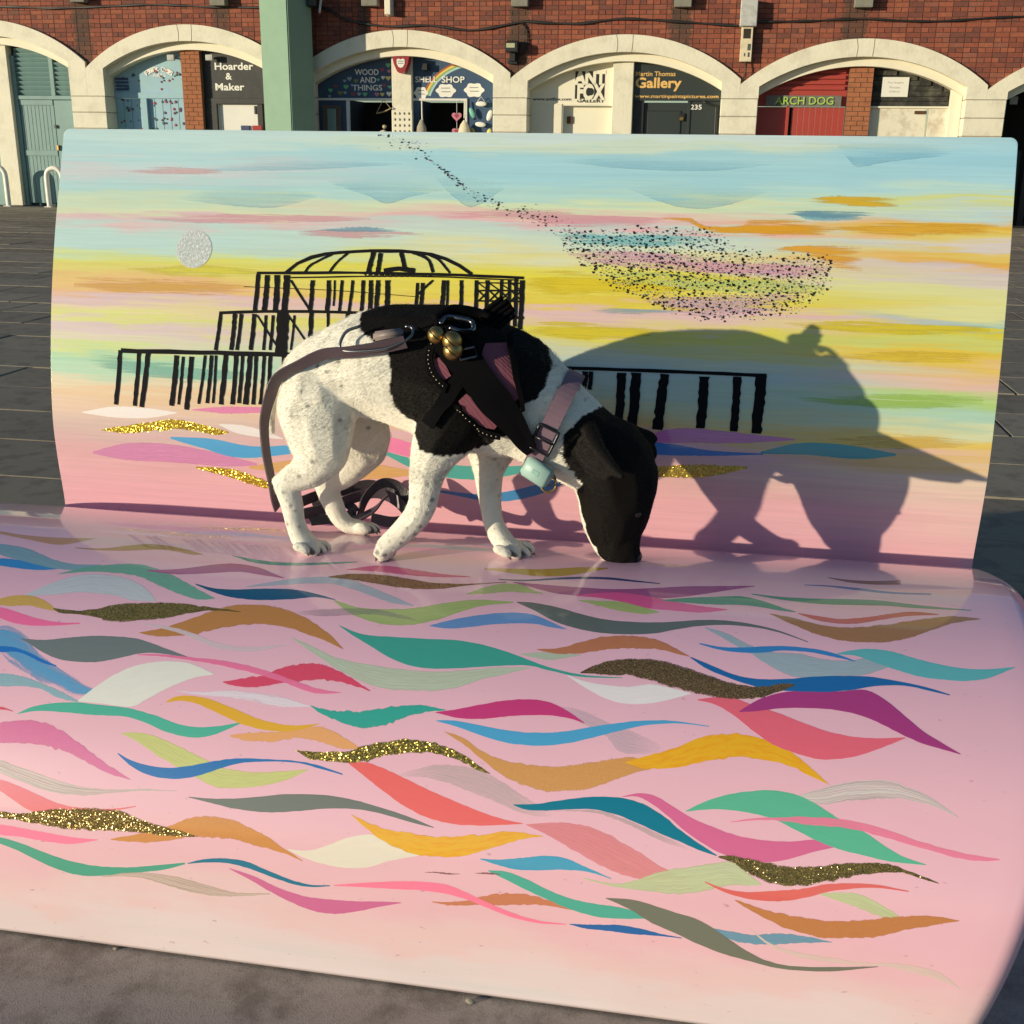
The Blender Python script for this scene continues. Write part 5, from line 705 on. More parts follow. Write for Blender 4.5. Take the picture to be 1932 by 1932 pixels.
bench = empty('painted_bench', BENCH_LOC, -PSI)
tag(bench, 'glossy pink and pastel book-shaped bench painted with waves, a pier and starlings', 'bench')
UL, URT = -0.95, 0.866
def seat_limits(s):
    k = np.clip((s - .35) / .75, 0, 1); e = np.clip((s - .72) / .37, 0, 1) ** 1.4; return UL + .05 * k + .03 * e, URT - .05 * k - .07 * e
def build_seat():
    s = np.linspace(0, SS[-1], 150); R = 0.032
    d_in = R * (1 - np.cos(np.linspace(0, math.pi / 2, 9)))          # distance from the end
    cols = [('l', d) for d in d_in] + [('m', t) for t in np.linspace(0, 1, 60)[1:-1]] + [('r', d) for d in d_in[::-1]]
    V = []; UV = []
    for kind, t in cols:
        ul, ur = seat_limits(s)
        if kind == 'm': u = (ul + R) + t * ((ur - R) - (ul + R)); off = 0
        else:
            u = ul + t if kind == 'l' else ur - t; off = -(R - math.sqrt(max(0, R * R - (R - t) ** 2)))
        P = pt_on(SC, SS, 0.0, s, off); P[:, 0] = u
        P[:, 2] = np.maximum(P[:, 2], 0.010)
        tail = np.array([[u[-1], .15, .010], [u[0], .20, .010], [u[0], .20, P[0, 2]]])
        V.append(np.vstack([P, tail])); UV.append(np.vstack([np.stack([u, s], 1), [[0, 0]] * 3]))
    n = len(V[0]); nc = len(V); V = np.vstack(V); UV = np.vstack(UV); F = []
    for i in range(nc - 1):
        for j in range(n):
            a, b2 = i * n + j, i * n + (j + 1) % n; F.append((a, b2, b2 + n, a + n))
    F.append(tuple(range(n))[::-1]); F.append(tuple((nc - 1) * n + k for k in range(n)))
    o = mesh('seat', V, F, seat_material(), bench, True); set_uv(o.data, UV)
    bm = bmesh.new(); bm.from_mesh(o.data); bmesh.ops.recalc_face_normals(bm, faces=bm.faces); bm.to_mesh(o.data); bm.free()
    return o
def build_back():
    r = .013; th = .05
    W = 1.0
    us = np.r_[-W + r * (1 - np.cos(np.linspace(0, math.pi / 2, 7))), np.linspace(-W + r, W - r, 50)[1:-1], W - r * (1 - np.cos(np.linspace(0, math.pi / 2, 7)))[::-1]]
    ns = 90; front = []; rear = []; UV = []
    for u in us:
        d = W - abs(u); top = BS[-1] - (r - math.sqrt(max(0, r * r - max(0, r - d) ** 2)))
        s = np.linspace(0, top, ns)
        half = .853 + .016 * np.clip(s / BS[-1], 0, 1); uu = np.sign(u) * (half - (W - abs(u))) if abs(u) > W - r - 1e-6 else u / (W - r) * (half - r)
        P_ = pt_on(BC, BS, 0.0, s); P_[:, 0] = uu; front.append(P_); P_ = pt_on(BC, BS, 0.0, s, -th); P_[:, 0] = uu; rear.append(P_); UV.append(np.stack([uu + 0 * s, s], 1))
    nc = len(us); V = np.vstack(front + rear); UV = np.vstack(UV + UV); F = []; B = nc * ns
    for i in range(nc - 1):
        for j in range(ns - 1):
            a = i * ns + j; F.append((a, a + ns, a + ns + 1, a + 1)); F.append((B + a, B + a + 1, B + a + ns + 1, B + a + ns))
        for j in (0, ns - 1):
            a = i * ns + j; F.append((a, B + a, B + a + ns, a + ns) if j == 0 else (a, a + ns, B + a + ns, B + a))
    for i in (0, nc - 1):
        for j in range(ns - 1):
            a = i * ns + j; F.append((a, a + 1, B + a + 1, B + a) if i == 0 else (a, B + a, B + a + 1, a + 1))
    o = mesh('backrest', V, F, back_material(), bench, True); set_uv(o.data, UV)
    bm = bmesh.new(); bm.from_mesh(o.data); bmesh.ops.recalc_face_normals(bm, faces=bm.faces); bm.to_mesh(o.data); bm.free()
    md = o.modifiers.new('bevel', 'BEVEL'); md.width = .010; md.segments = 3; md.limit_method = 'ANGLE'; md.angle_limit = math.radians(50)
    return o
seat = build_seat(); back = build_back()

def stroke(surf, kind, rgb, up, lo, idx):
    C, S = (SC, SS) if surf == 'S' else (BC, BS)
    N, Mr = 44, 9
    a = resample(up, N); b = resample(lo, N)
    amp = {'rough': .0007, 'thick': .0008, 'glit': .0008, 'glitb': .0008, 'solid': .0002}.get(kind, .0004)
    env = np.sin(np.linspace(0, math.pi, N)) ** .5
    a = a + RNG.normal(0, amp, a.shape) * env[:, None]; b = b + RNG.normal(0, amp, b.shape) * env[:, None]
    P = []; UV = []; EN = []
    for j in range(Mr):
        w = j / (Mr - 1); q = a * (1 - w) + b * w
        P.append(q); UV.append(np.stack([np.linspace(0, np.linalg.norm(a[-1] - a[0]) * 3, N), np.full(N, w)], 1)); EN.append(np.stack([np.linspace(0, 1, N), np.full(N, w)], 1))
    q = np.vstack(P); V = pt_on(C, S, 0, q[:, 1], .00014 + .00006 * idx); V[:, 0] = q[:, 0]
    F = [(j * N + i, j * N + i + 1, (j + 1) * N + i + 1, (j + 1) * N + i) for j in range(Mr - 1) for i in range(N - 1)]
    # faces look outwards
    v0, v1, v2 = V[F[20][0]], V[F[20][1]], V[F[20][2]]; nn = np.cross(v1 - v0, v2 - v0)
    ref = pt_on(C, S, 0, q[F[20][0]][1:2], .01)[0] - pt_on(C, S, 0, q[F[20][0]][1:2], 0)[0]
    if nn[1] * ref[1] + nn[2] * ref[2] < 0: F = [f[::-1] for f in F]
    o = mesh('brush_stroke', V, F, paint_material(kind, rgb), seat if surf == 'S' else back, True); set_uv(o.data, np.vstack(UV)); set_uv(o.data, np.vstack(EN), 'ends'); set_uv(o.data, q, 'surface')
# paint layers: a stroke lies one film above any earlier stroke it crosses
_placed = []
for surf, kind, rgb, up, lo in STROKES:
    q = np.array(up + lo); bb = (surf, *(q.min(0) - .002), *(q.max(0) + .002))
    ring = np.vstack([resample(up, 26), resample(lo, 26)[::-1]])
    lay = 1 + max([p[1] for p in _placed if p[0][0] == surf and p[0][1] < bb[3] and p[0][3] > bb[1] and p[0][2] < bb[4] and p[0][4] > bb[2] and (in_poly(ring, p[2]).any() or in_poly(p[2], ring).any())] + [-1])
    _placed.append((bb, lay, ring)); stroke(surf, kind, rgb, up, lo, lay)

# --- the painted pier: strokes of black marker
def on_back(q, off):
    q = np.asarray(q, float); P = pt_on(BC, BS, 0, q[:, 1], off); P[:, 0] = q[:, 0]; return P
black_ink = mat('black_ink', (.004, .004, .006), .75, var=.3, spec=.15)
def pier():
    V = []; F = []
    for k, (w, pts) in enumerate(PIER):
        p = resample(pts, 14); t = np.gradient(p, axis=0); t /= np.linalg.norm(t, axis=1)[:, None] + 1e-9; nrm = np.stack([-t[:, 1], t[:, 0]], 1)
        hw = w * .74 * (1 + RNG.normal(0, .10, 14)); hw2 = w * .74 * (1 + RNG.normal(0, .10, 14))
        q = np.vstack([p + nrm * hw[:, None], p - nrm * hw2[:, None]]); P = on_back(q, .0012 + k * .0000015); b = len(V)
        V += list(P); F += [(b + i, b + i + 14, b + i + 15, b + i + 1) for i in range(13)]
    o = mesh('pier_drawing', V, F, black_ink, back); o['label'] = 'black ink drawing of a ruined pier skeleton'
pier()
# --- painted moon
def moon():
    (u, s), r = MOON; n = 48; q = [(u, s)] + [(u + r * math.cos(6.2832 * k / n), s + r * 1.02 * math.sin(6.2832 * k / n)) for k in range(n)]
    o = mesh('painted_moon', on_back(q, .0009), [(0, 1 + k, 1 + (k + 1) % n) for k in range(n)], paint_material('moon', (208, 212, 204)), back); set_uv(o.data, [((a - u) * 9, .5 + (c - s) * 2) for a, c in q])
    o['label'] = 'silvery full moon disc'
moon()
# --- murmuration of starlings
def flock():
    q = np.array(FLOCK); lo, hi = q.min(0), q.max(0)
    gx, gy = np.meshgrid(np.arange(lo[0], hi[0], .0047), np.arange(lo[1], hi[1], .0047)); p = np.stack([gx.ravel(), gy.ravel()], 1); p = p + RNG.uniform(-.0026, .0026, p.shape); p = p[in_poly(p + RNG.normal(0, .004, p.shape), FLOCK)]
    tr = resample(TRAIL, 200); k = RNG.integers(0, 200, 330); spread = .004 + .012 * np.abs(k / 200 - .35) ** 1.2 * 2 + .006 * (k < 50)
    p2 = tr[k] + RNG.normal(0, 1, (330, 2)) * spread[:, None] * .55
    V = []; F = []; MI = []
    for i, c in enumerate(np.vstack([p, p2])):
        if c[1] > BS[-1] - .006: continue
        big = RNG.random() < .24; r = (.0016 + .0012 * RNG.random()) if big else (.0006 + .0008 * RNG.random())
        if i >= len(p): r *= .8
        a = RNG.normal(0, .5); ca, sa = math.cos(a), math.sin(a); b = len(V)
        sh = [(0, -1), (1, .35), (.55, .85), (0, .3), (-.55, .85), (-1, .35)] if big else [(0, -1), (.9, 0), (0, 1), (-.9, 0)]
        pts = [(c[0] + r * (x * ca - y * sa), c[1] + r * (x * sa + y * ca)) for x, y in sh]
        V += list(on_back(pts, .0012)); F.append(tuple(range(b, b + len(sh)))); MI.append(0 if (big or RNG.random() < .5) else (1 + int(RNG.random() * 4)))
    o = mesh('starling_flock', V, F, black_ink, back); o['kind'] = 'stuff'; o['label'] = 'swirling flock of tiny painted starlings'
    for c in ((40, 130, 150), (205, 90, 140), (240, 230, 205), (120, 140, 190)): o.data.materials.append(mat('fleck%d' % c[2], lin(c), .4))
    o.data.polygons.foreach_set('material_index', MI)
    # flip towards the viewer
    o.data.flip_normals() if o.data.polygons[0].normal.y > 0 else None
flock()

# ------------------------------------------------------------------ dog
BM_W = Matrix.Translation(BENCH_LOC) @ Matrix.Rotation(-PSI, 4, 'Z')
dog_base = Vector((0.10, -0.13, 0.452))
dog = empty('dog', BM_W @ dog_base, -PSI)
tag(dog, 'white dog with black patches sniffing the bench seat, one foreleg lifted', 'dog')
DB = np.array(dog_base)
def dl(p): return np.asarray(p, float) - DB           # bench-local -> dog-local

def build_body():
    ico = bmesh.new(); bmesh.ops.create_icosphere(ico, subdivisions=2, radius=1.0)
    iv = np.array([v.co for v in ico.verts]); jf = np.array([[v.index for v in f.verts] for f in ico.faces]); ico.free()
    V = []; F = []; n = 0
    for name, nodes in DOG_CHAINS.items():
        nd = np.array(nodes)
        c = crom(nd, 12) if len(nd) > 2 else np.array([nd[0] * (1 - t) + nd[1] * t for t in np.linspace(0, 1, 5)])
        for k in range(len(c)):
            if k and k < len(c) - 1 and k % 2 and c[k, 3] > .02: continue
            u, v, z, r, lat = c[k]
            V.append(dl((u, v, z)) + iv * np.array([r, lat, r])); F.append(jf + n); n += len(iv)
    me = bpy.data.meshes.new('raw'); me.from_pydata(np.vstack(V).tolist(), [], np.vstack(F).tolist()); me.update()
    o = bpy.data.objects.new('raw', me); COL.objects.link(o)
    rm = o.modifiers.new('r', 'REMESH'); rm.mode = 'VOXEL'; rm.voxel_size = .0028
    sm = o.modifiers.new('s', 'SMOOTH'); sm.factor = .5; sm.iterations = 5
    dg = bpy.context.evaluated_depsgraph_get(); dg.update()
    out = bpy.data.meshes.new_from_object(o.evaluated_get(dg)); bpy.data.objects.remove(o); bpy.data.meshes.remove(me); out.name = 'body'
    return out
body_me = build_body()
N = len(body_me.vertices); bco = np.empty(N * 3); body_me.vertices.foreach_get('co', bco); bco = bco.reshape(-1, 3)

def vnoise(P, sc, seed=0):
    """cheap smooth 3-D noise from sums of sines, about -1..1"""
    g = np.random.default_rng(seed); out = 0
    for k in range(5):
        w = g.normal(0, 1, 3) * sc; out = out + np.sin(P @ w + g.random() * 6.28)
    return out / 2.6
def coat_colour(P):
    """fur colour from position in the dog's own frame"""
    Q = P + DB; q = np.stack([Q[:, 0] + .0022 * vnoise(P, 260, 1), Q[:, 2] + .0022 * vnoise(P, 260, 2)], 1)
    white = np.array([.82, .785, .685]); black = np.array([.0065, .0051, .0042])
    ink = (in_poly(q, PATCH_BODY) | in_poly(q, PATCH_HEAD)).astype(float)
    # white of the legs and the blaze stays white; grey roan mottling on the haunch
    c = np.repeat(white[None], len(P), 0)
    roan = np.clip(vnoise(P, 60, 3) * .75 + vnoise(P, 330, 4) * .25, 0, 1) * np.clip((.17 - Q[:, 0]) / .12, 0, 1) * np.clip((Q[:, 2] - .52) / .08, 0, 1)
    c = c * (1 - .26 * roan[:, None])
    lowleg = np.clip((.60 - Q[:, 2]) / .12, 0, 1) * np.clip(vnoise(P, 110, 6), 0, 1); c = c * (1 - .1 * lowleg[:, None])
    for a, b, r in TICKS:
        d = np.hypot(Q[:, 0] - a + .0015 * vnoise(P, 500, 7), (Q[:, 2] - b)); t = np.clip((r * 1.25 - d) / (r * .95), 0, 1)[:, None] * np.where(Q[:, 1] < -.10, 1, .5)[:, None]
        c = c * (1 - (.68 if r > .0028 else .5) * t)
    for f in ('nh', 'ff', 'nf', 'fh'):                      # shade in the gaps between the toes, painted into the coat colour
        T = [np.array(DOG_CHAINS['toe_%s%d' % (f, i)]) for i in range(4) if 'toe_%s%d' % (f, i) in DOG_CHAINS]
        for a, b in zip(T[:-1], T[1:]):
            p0, p1 = (a[0, :3] + b[0, :3]) / 2, (a[-1, :3] + b[-1, :3]) / 2 + np.array([.004, 0, -.002])
            s_ = np.clip(((Q - p0) @ (p1 - p0)) / ((p1 - p0) @ (p1 - p0)), .1, 1.2); dd = np.linalg.norm((Q - p0 - s_[:, None] * (p1 - p0)) * np.array([.7, 1.5, .55]), axis=1)
            c = c * (1 - .85 * np.clip((.0052 - dd) / .0022, 0, 1))[:, None]
    c = c * (1 - ink[:, None]) + black * ink[:, None]
    # nose leather and pads
    nd = np.linalg.norm(Q - np.array(NOSE), axis=1); c[nd < .017] = (.006, .006, .007)
    return c
bcol = coat_colour(bco)
ca = body_me.color_attributes.new('coat', 'FLOAT_COLOR', 'POINT'); ca.data.foreach_set('color', np.c_[bcol, np.ones(N)].ravel())
def fur_material(name, rough, bump, spec=.12):
    m = bpy.data.materials.new(name); n, l, b = nodes_of(m)
    at = n.new('ShaderNodeAttribute'); at.attribute_name = 'coat'
    tc = n.new('ShaderNodeTexCoord'); no = n.new('ShaderNodeTexNoise'); no.inputs['Scale'].default_value = 420; no.inputs['Detail'].default_value = 3; l.new(tc.outputs['Object'], no.inputs['Vector'])
    hs = n.new('ShaderNodeHueSaturation'); l.new(at.outputs['Color'], hs.inputs['Color']); l.new(math_n(n, l, 'ADD', .9, math_n(n, l, 'MULTIPLY', no.outputs['Fac'], .2)), hs.inputs['Value'])
    l.new(hs.outputs[0], b.inputs['Base Color']); b.inputs['Roughness'].default_value = rough; b.inputs['Specular IOR Level'].default_value = spec
    b.inputs['Sheen Weight'].default_value = .0
    if bump:
        bp = n.new('ShaderNodeBump'); bp.inputs['Strength'].default_value = bump; bp.inputs['Distance'].default_value = .002; l.new(no.outputs['Fac'], bp.inputs['Height']); l.new(bp.outputs[0], b.inputs['Normal'])
    return m
body = link('body', body_me, fur_material('dog_coat', .75, .12), dog, True)
bm = bmesh.new(); bm.from_mesh(body_me); bmesh.ops.recalc_face_normals(bm, faces=bm.faces); bm.to_mesh(body_me)
BVH = BVHTree.FromBMesh(bm); bm.free()

def fur(count):
    body_me.calc_loop_triangles(); T = np.empty(len(body_me.loop_triangles) * 3, int); body_me.loop_triangles.foreach_get('vertices', T); T = T.reshape(-1, 3)
    A, B, Cc = bco[T[:, 0]], bco[T[:, 1]], bco[T[:, 2]]; nr = np.cross(B - A, Cc - A); ar = np.linalg.norm(nr, axis=1)
    k = RNG.choice(len(T), count, p=ar / ar.sum()); w = RNG.random((count, 2)); fl = w.sum(1) > 1; w[fl] = 1 - w[fl]
    p = A[k] + w[:, :1] * (B[k] - A[k]) + w[:, 1:] * (Cc[k] - A[k]); nrm = nr[k] / ar[k][:, None]
    Q = p + DB
    head = np.clip((Q[:, 0] - .22) / .05, 0, 1); leg = np.clip((.60 - Q[:, 2]) / .05, 0, 1) * (1 - head)
    flow = np.zeros((count, 3)); flow[:, 0] = -1 + .75 * leg; flow[:, 2] = -.55 - .6 * leg + .5 * head
    flow += .08 * np.stack([vnoise(p, 60, 21), vnoise(p, 60, 22), vnoise(p, 60, 23)], 1) + RNG.normal(0, .07, (count, 3))
    flow -= nrm * np.sum(flow * nrm, 1)[:, None]; flow /= np.linalg.norm(flow, axis=1)[:, None] + 1e-9
    L = (.0050 + .002 * RNG.random(count)) * (1 - .62 * head) * (1 - .45 * leg)
    neck = np.exp(-((Q[:, 0] - .155) / .04) ** 2); L = L * (1 + .45 * neck * (1 - head))
    lift = np.where(RNG.random(count) < .07, .34, .05)
    mid = p + nrm * (L * (lift + .02))[:, None] + flow * (L * .45)[:, None]; tip = p + nrm * (L * lift)[:, None] + flow * (L * 1.0)[:, None]
    pts = np.stack([p - nrm * .0006, mid, tip], 1).reshape(-1, 3)
    cv = bpy.data.hair_curves.new('fur'); cv.add_curves([3] * count)
    cv.points.foreach_set('position', pts.astype(np.float32).ravel())
    rad = np.tile(np.array([.00018, .00015, .00004]), count).astype(np.float32)
    ra = cv.attributes.get('radius') or cv.attributes.new('radius', 'FLOAT', 'POINT'); ra.data.foreach_set('value', rad)
    col = coat_colour(p + flow * .002) * (1 + RNG.normal(0, .05, (count, 1))); ca_ = cv.attributes.new('coat', 'FLOAT_COLOR', 'CURVE'); ca_.data.foreach_set('color', np.c_[np.clip(col, .002, 1), np.ones(count)].astype(np.float32).ravel())
    cv.materials.append(fur_material('dog_hair', .42, 0, .38))
    o = bpy.data.objects.new('fur', cv); COL.objects.link(o); o.parent = dog; o['kind'] = 'stuff'
    o['label'] = 'short smooth fur'
fur(FUR_COUNT)

# claws, eye, nose
claw_m = mat('claw', (.10, .085, .065), .35, var=.3)
for a, b in CLAWS:
    a, b = dl(a), dl(b); mid = (a + b) / 2 + np.array([0, 0, .0012])
    tube('claw', [a, mid, b], np.linspace(.0031, .0009, 10), claw_m, dog, 6, n=10)
def ball(name, c, r, m, parent, sub=2):
    bm = bmesh.new(); bmesh.ops.create_icosphere(bm, subdivisions=sub, radius=1.0)
    for v in bm.verts: v.co = Vector((v.co.x * r[0], v.co.y * r[1], v.co.z * r[2])) + Vector(c)
    return bmobj(name, bm, m, parent, True)
wet = mat('wet_black', (.006, .006, .007), .3, coat=.25)
ball('nose', dl(NOSE) + np.array([.001, 0, 0]), (.009, .012, .009), wet, dog)
hit = BVH.ray_cast(Vector(dl((EYE[0], -.4, EYE[2]))), Vector((0, 1, 0)))
if hit[0] is not None: ball('eye', np.array(hit[0]) + np.array([0, .003, 0]), (.0060, .0050, .0056), mat('dark_eye', (.010, .006, .004), .15, coat=.3), dog)

# ------------------------------------------------------------------ things the dog wears
def side_hit(u, z):
    """point and normal on the near side of the dog (dog-local) for bench-plane coordinates u, z"""
    o = Vector(dl((u, -.6, z))); h = BVH.ray_cast(o, Vector((0, 1, 0)))
    if h[0] is None:
        h = BVH.find_nearest(Vector(dl((u, -.17, z))))
    return np.array(h[0]), np.array(h[1])
def strip(name, pts, off, m, parent, thick=.003, cross=7, n=26):
    """strap lying on the flank: pts = (u, z, half width)"""
    p = resample(pts, n); t = np.gradient(p[:, :2], axis=0); t /= np.linalg.norm(t, axis=1)[:, None]; nr = np.stack([-t[:, 1], t[:, 0]], 1)
    P = np.zeros((n, cross, 3)); Nn = np.zeros((n, cross, 3))
    for i in range(n):
        for j in range(cross):
            w = (j / (cross - 1) * 2 - 1) * p[i, 2]; q = p[i, :2] + nr[i] * w; P[i, j], Nn[i, j] = side_hit(*q)
    for _ in range(3):
        for A in (P, Nn):
            A[1:-1] = (A[:-2] + 2 * A[1:-1] + A[2:]) / 4
    Nn /= np.linalg.norm(Nn, axis=2)[..., None] + 1e-9
    top = (P + Nn * (off + thick)).reshape(-1, 3); bot = (P + Nn * off).reshape(-1, 3); k = n * cross
    V = np.vstack([top, bot]); F = []
    for i in range(n - 1):
        for j in range(cross - 1):
            a = i * cross + j; F.append((a, a + 1, a + cross + 1, a + cross)); F.append((k + a, k + a + cross, k + a + cross + 1, k + a + 1))
        a = i * cross; F.append((a, a + cross, k + a + cross, k + a)); a = i * cross + cross - 1; F.append((a, k + a, k + a + cross, a + cross))
    for i in (0, n - 1):
        for j in range(cross - 1):
            a = i * cross + j; F.append((a, k + a, k + a + 1, a + 1) if i == 0 else (a, a + 1, k + a + 1, k + a))
    o = mesh(name, V, F, m, parent, False)
    bm = bmesh.new(); bm.from_mesh(o.data); bmesh.ops.recalc_face_normals(bm, faces=bm.faces); bm.to_mesh(o.data); bm.free()
    uv = [(i * .012, j / (cross - 1)) for i in range(n) for j in range(cross)] * 2; set_uv(o.data, uv)
    return o
def web(name, col, rough=.7, sc=900):
    """woven webbing: fine ribs"""
    if name in MATS: return MATS[name]
    m = mat(name, col, rough, var=.15, scale=30, spec=.06); n, l, b = nodes_of(m)
    tc = n.new('ShaderNodeTexCoord'); wv = n.new('ShaderNodeTexWave'); wv.inputs['Scale'].default_value = sc / 6.28; wv.bands_direction = 'DIAGONAL'; wv.inputs['Distortion'].default_value = 1.0
    l.new(tc.outputs['Object'], wv.inputs['Vector']); bp = n.new('ShaderNodeBump'); bp.inputs['Strength'].default_value = .5; bp.inputs['Distance'].default_value = .0006
    l.new(wv.outputs['Fac'], bp.inputs['Height']); l.new(bp.outputs[0], b.inputs['Normal']); return m
black_web = web('black_webbing', (.0035, .0033, .0042), .8); pink_cloth = web('pink_mesh_cloth', (.20, .07, .095), .75, 500)
grey_leather = mat('mauve_leather', (.085, .058, .072), .42, var=.12, scale=25, bump=.08, bscale=400)
brass = mat('old_brass', (.38, .25, .09), .40, metal=1.0, var=.3, scale=60)
steel = mat('dark_steel', (.18, .18, .19), .3, metal=1.0)
harness = empty('dog_harness', BM_W @ dog_base, -PSI); tag(harness, 'black webbing harness with pink lining and three brass bells on the dog', 'harness')
for p in H_PINK: strip('lining', p, .007, pink_cloth, harness, .002)
strip('side_strap', H_SIDE, .008, black_web, harness, .003)
strip('chest_strap', H_STRAP, .011, black_web, harness, .004, cross=9)
for p in H_PIPE:
    r = strip('piping', p, .009, black_web, harness, .005, cross=5)
# slider buckle where the straps cross
a, b = side_hit(H_STRAP[2][0], H_STRAP[2][1] + .012); qz = [a + b * .017 + np.array([x, 0, z]) for x, z in ((-.012, .006), (.012, .012), (.016, -.002), (-.008, -.008), (-.012, .006))]
tube('slider', qz, .0022, steel, harness, 8, smoothpath=False)
# lacing studs along the padded edges
for p in H_PIPE[1:]:
    q = resample(p, 14)
    for i in range(1, 13):
        a, b = side_hit(q[i, 0], q[i, 1]); ball('stud', a + b * .0145, (.0016,) * 3, mat('stud_metal', (.35, .3, .18), .35, metal=1), harness, 1)
for k, path in enumerate(TOPKNOT):
    P = [dl(q) for q in path]; Q = []
    for q in P:
        h = BVH.find_nearest(Vector(q)); d = Vector(q) - h[0]
        ins = d.dot(h[1]) < .012
        Q.append(np.array(h[0] + h[1] * .014) if ins else q)
    tube('strap_loop', Q, .0036 if k not in (3,) else .0075, black_web if k != 1 else steel, harness, 8)
# grab handle: ribbed webbing standing off the withers
def handle():
    P = resample([dl(q) for q in HANDLE], 16); t = np.gradient(P, axis=0); t /= np.linalg.norm(t, axis=1)[:, None]
    side = np.cross(t, np.array([0, 1.0, 0])); side /= np.linalg.norm(side, axis=1)[:, None]
    for k in range(5):
        w = (k - 2) * .0075; Q = P + side * w + np.array([0, -.0015 * (k % 2), 0])
        if k in (0, 4): Q = Q[:-1]
        tube('handle_rib', Q, .0042, black_web, harness, 6, smoothpath=False)
handle()
for i, (u, v, z, r) in enumerate(BELLS):
    r *= 1.12
    c = dl((u, v, z)); h = BVH.find_nearest(Vector(c)); d = Vector(c) - h[0]
    if d.dot(h[1]) < r + .012: c = np.array(h[0] + h[1] * (r + .012))
    bell = ball('bell', c, (r, r, r), brass, harness, 3)
    # slot and seam
    slot = [c + np.array([r * 1.015 * math.sin(a) * .75, -r * 1.015 * math.cos(a), r * 1.015 * math.sin(a) * -.66]) for a in np.linspace(-1.2, 1.2, 11)]
    tube('slot', slot, r * .055, wet, bell, 6)

# leash
leash = empty('dog_leash', BM_W @ dog_base, -PSI); tag(leash, 'mauve grey leather leash clipped to the harness and looped behind the hind legs', 'leash')
def ribbon(name, path, width, wdir, m, parent, thick=.0028, n=60, twist=None):
    P = resample([dl(q) for q in path], n); t = np.gradient(P, axis=0); t /= np.linalg.norm(t, axis=1)[:, None] + 1e-9
    W = np.array([wdir(i / (n - 1)) for i in range(n)], float); W -= t * np.sum(W * t, 1)[:, None]; W /= np.linalg.norm(W, axis=1)[:, None] + 1e-9
    B = np.cross(t, W); V = []
    for i in range(n):
        for a, b in ((-1, -1), (1, -1), (1, 1), (-1, 1)): V.append(P[i] + W[i] * a * width / 2 + B[i] * b * thick / 2)
    F = [(i * 4 + k, i * 4 + (k + 1) % 4, i * 4 + 4 + (k + 1) % 4, i * 4 + 4 + k) for i in range(n - 1) for k in range(4)] + [(3, 2, 1, 0), tuple((n - 1) * 4 + k for k in range(4))]
    o = mesh(name, V, F, m, parent, False); bm = bmesh.new(); bm.from_mesh(o.data); bmesh.ops.recalc_face_normals(bm, faces=bm.faces); bm.to_mesh(o.data); bm.free(); return o
def leash_path():
    Q = []
    for k, q in enumerate(LEASH):
        p = Vector(dl(q)); h = BVH.find_nearest(p); d = (p - h[0]).dot(h[1])
        Q.append(np.array(h[0] + h[1] * .013) + DB if (d < .012 and k < 7) else np.array(q))
    return Q
LP = leash_path()
ribbon('strap', LP, .019, lambda t: (-.25 + .1 * t, -.35 - .6 * t, .95 - .75 * t), grey_leather, leash, n=90)
dark_leather = mat('dark_leather', (.04, .03, .035), .45, var=.2, bump=.2, bscale=300)
for k, c in enumerate(COIL):
    cc = []
    for q in c:
        s0 = np.interp(-q[1], -SC[:, 0], SC[:, 1]); cc.append((q[0], q[1], max(q[2], s0 + .012)))
    ribbon('strap_loop', cc, .019 if k < 2 else .017, (lambda t: (.1, .25, 1)) if k in (0, 1, 3) else (lambda t: (.2, .9, .35)), grey_leather if k in (0, 2) else dark_leather, leash)
ring_p = [dl(q) for q in RING_LEASH]; RQ = []
for q in ring_p:
    h = BVH.find_nearest(Vector(q)); RQ.append(np.array(h[0] + h[1] * .020) if (Vector(q) - h[0]).dot(h[1]) < .02 else q)
tube('clip_hook', RQ, .0024, steel, leash, 8)
def slab_on(name, quad, m, parent, lift, thick):
    top = []
    for q in quad:
        p = Vector(dl(q)); h = BVH.find_nearest(p); top.append(np.array(h[0] + h[1] * lift))
    nn = np.cross(top[1] - top[0], top[3] - top[0]); nn /= np.linalg.norm(nn); nn = nn if nn[1] < 0 else -nn
    V = [t + nn * thick for t in top] + top
    bm = bmesh.new(); vs_ = [bm.verts.new(v) for v in V]
    for f in ((0, 1, 2, 3), (7, 6, 5, 4), (0, 4, 5, 1), (1, 5, 6, 2), (2, 6, 7, 3), (3, 7, 4, 0)): bm.faces.new([vs_[i] for i in f])
    bmesh.ops.recalc_face_normals(bm, faces=bm.faces); bmesh.ops.bevel(bm, geom=list(bm.edges), offset=.003, segments=2, affect='EDGES')
    return bmobj(name, bm, m, parent, True)
slab_on('clip_tab', BUCKLE, mat('pale_leather', (.24, .19, .18), .5, var=.25, scale=60), leash, .015, .007)

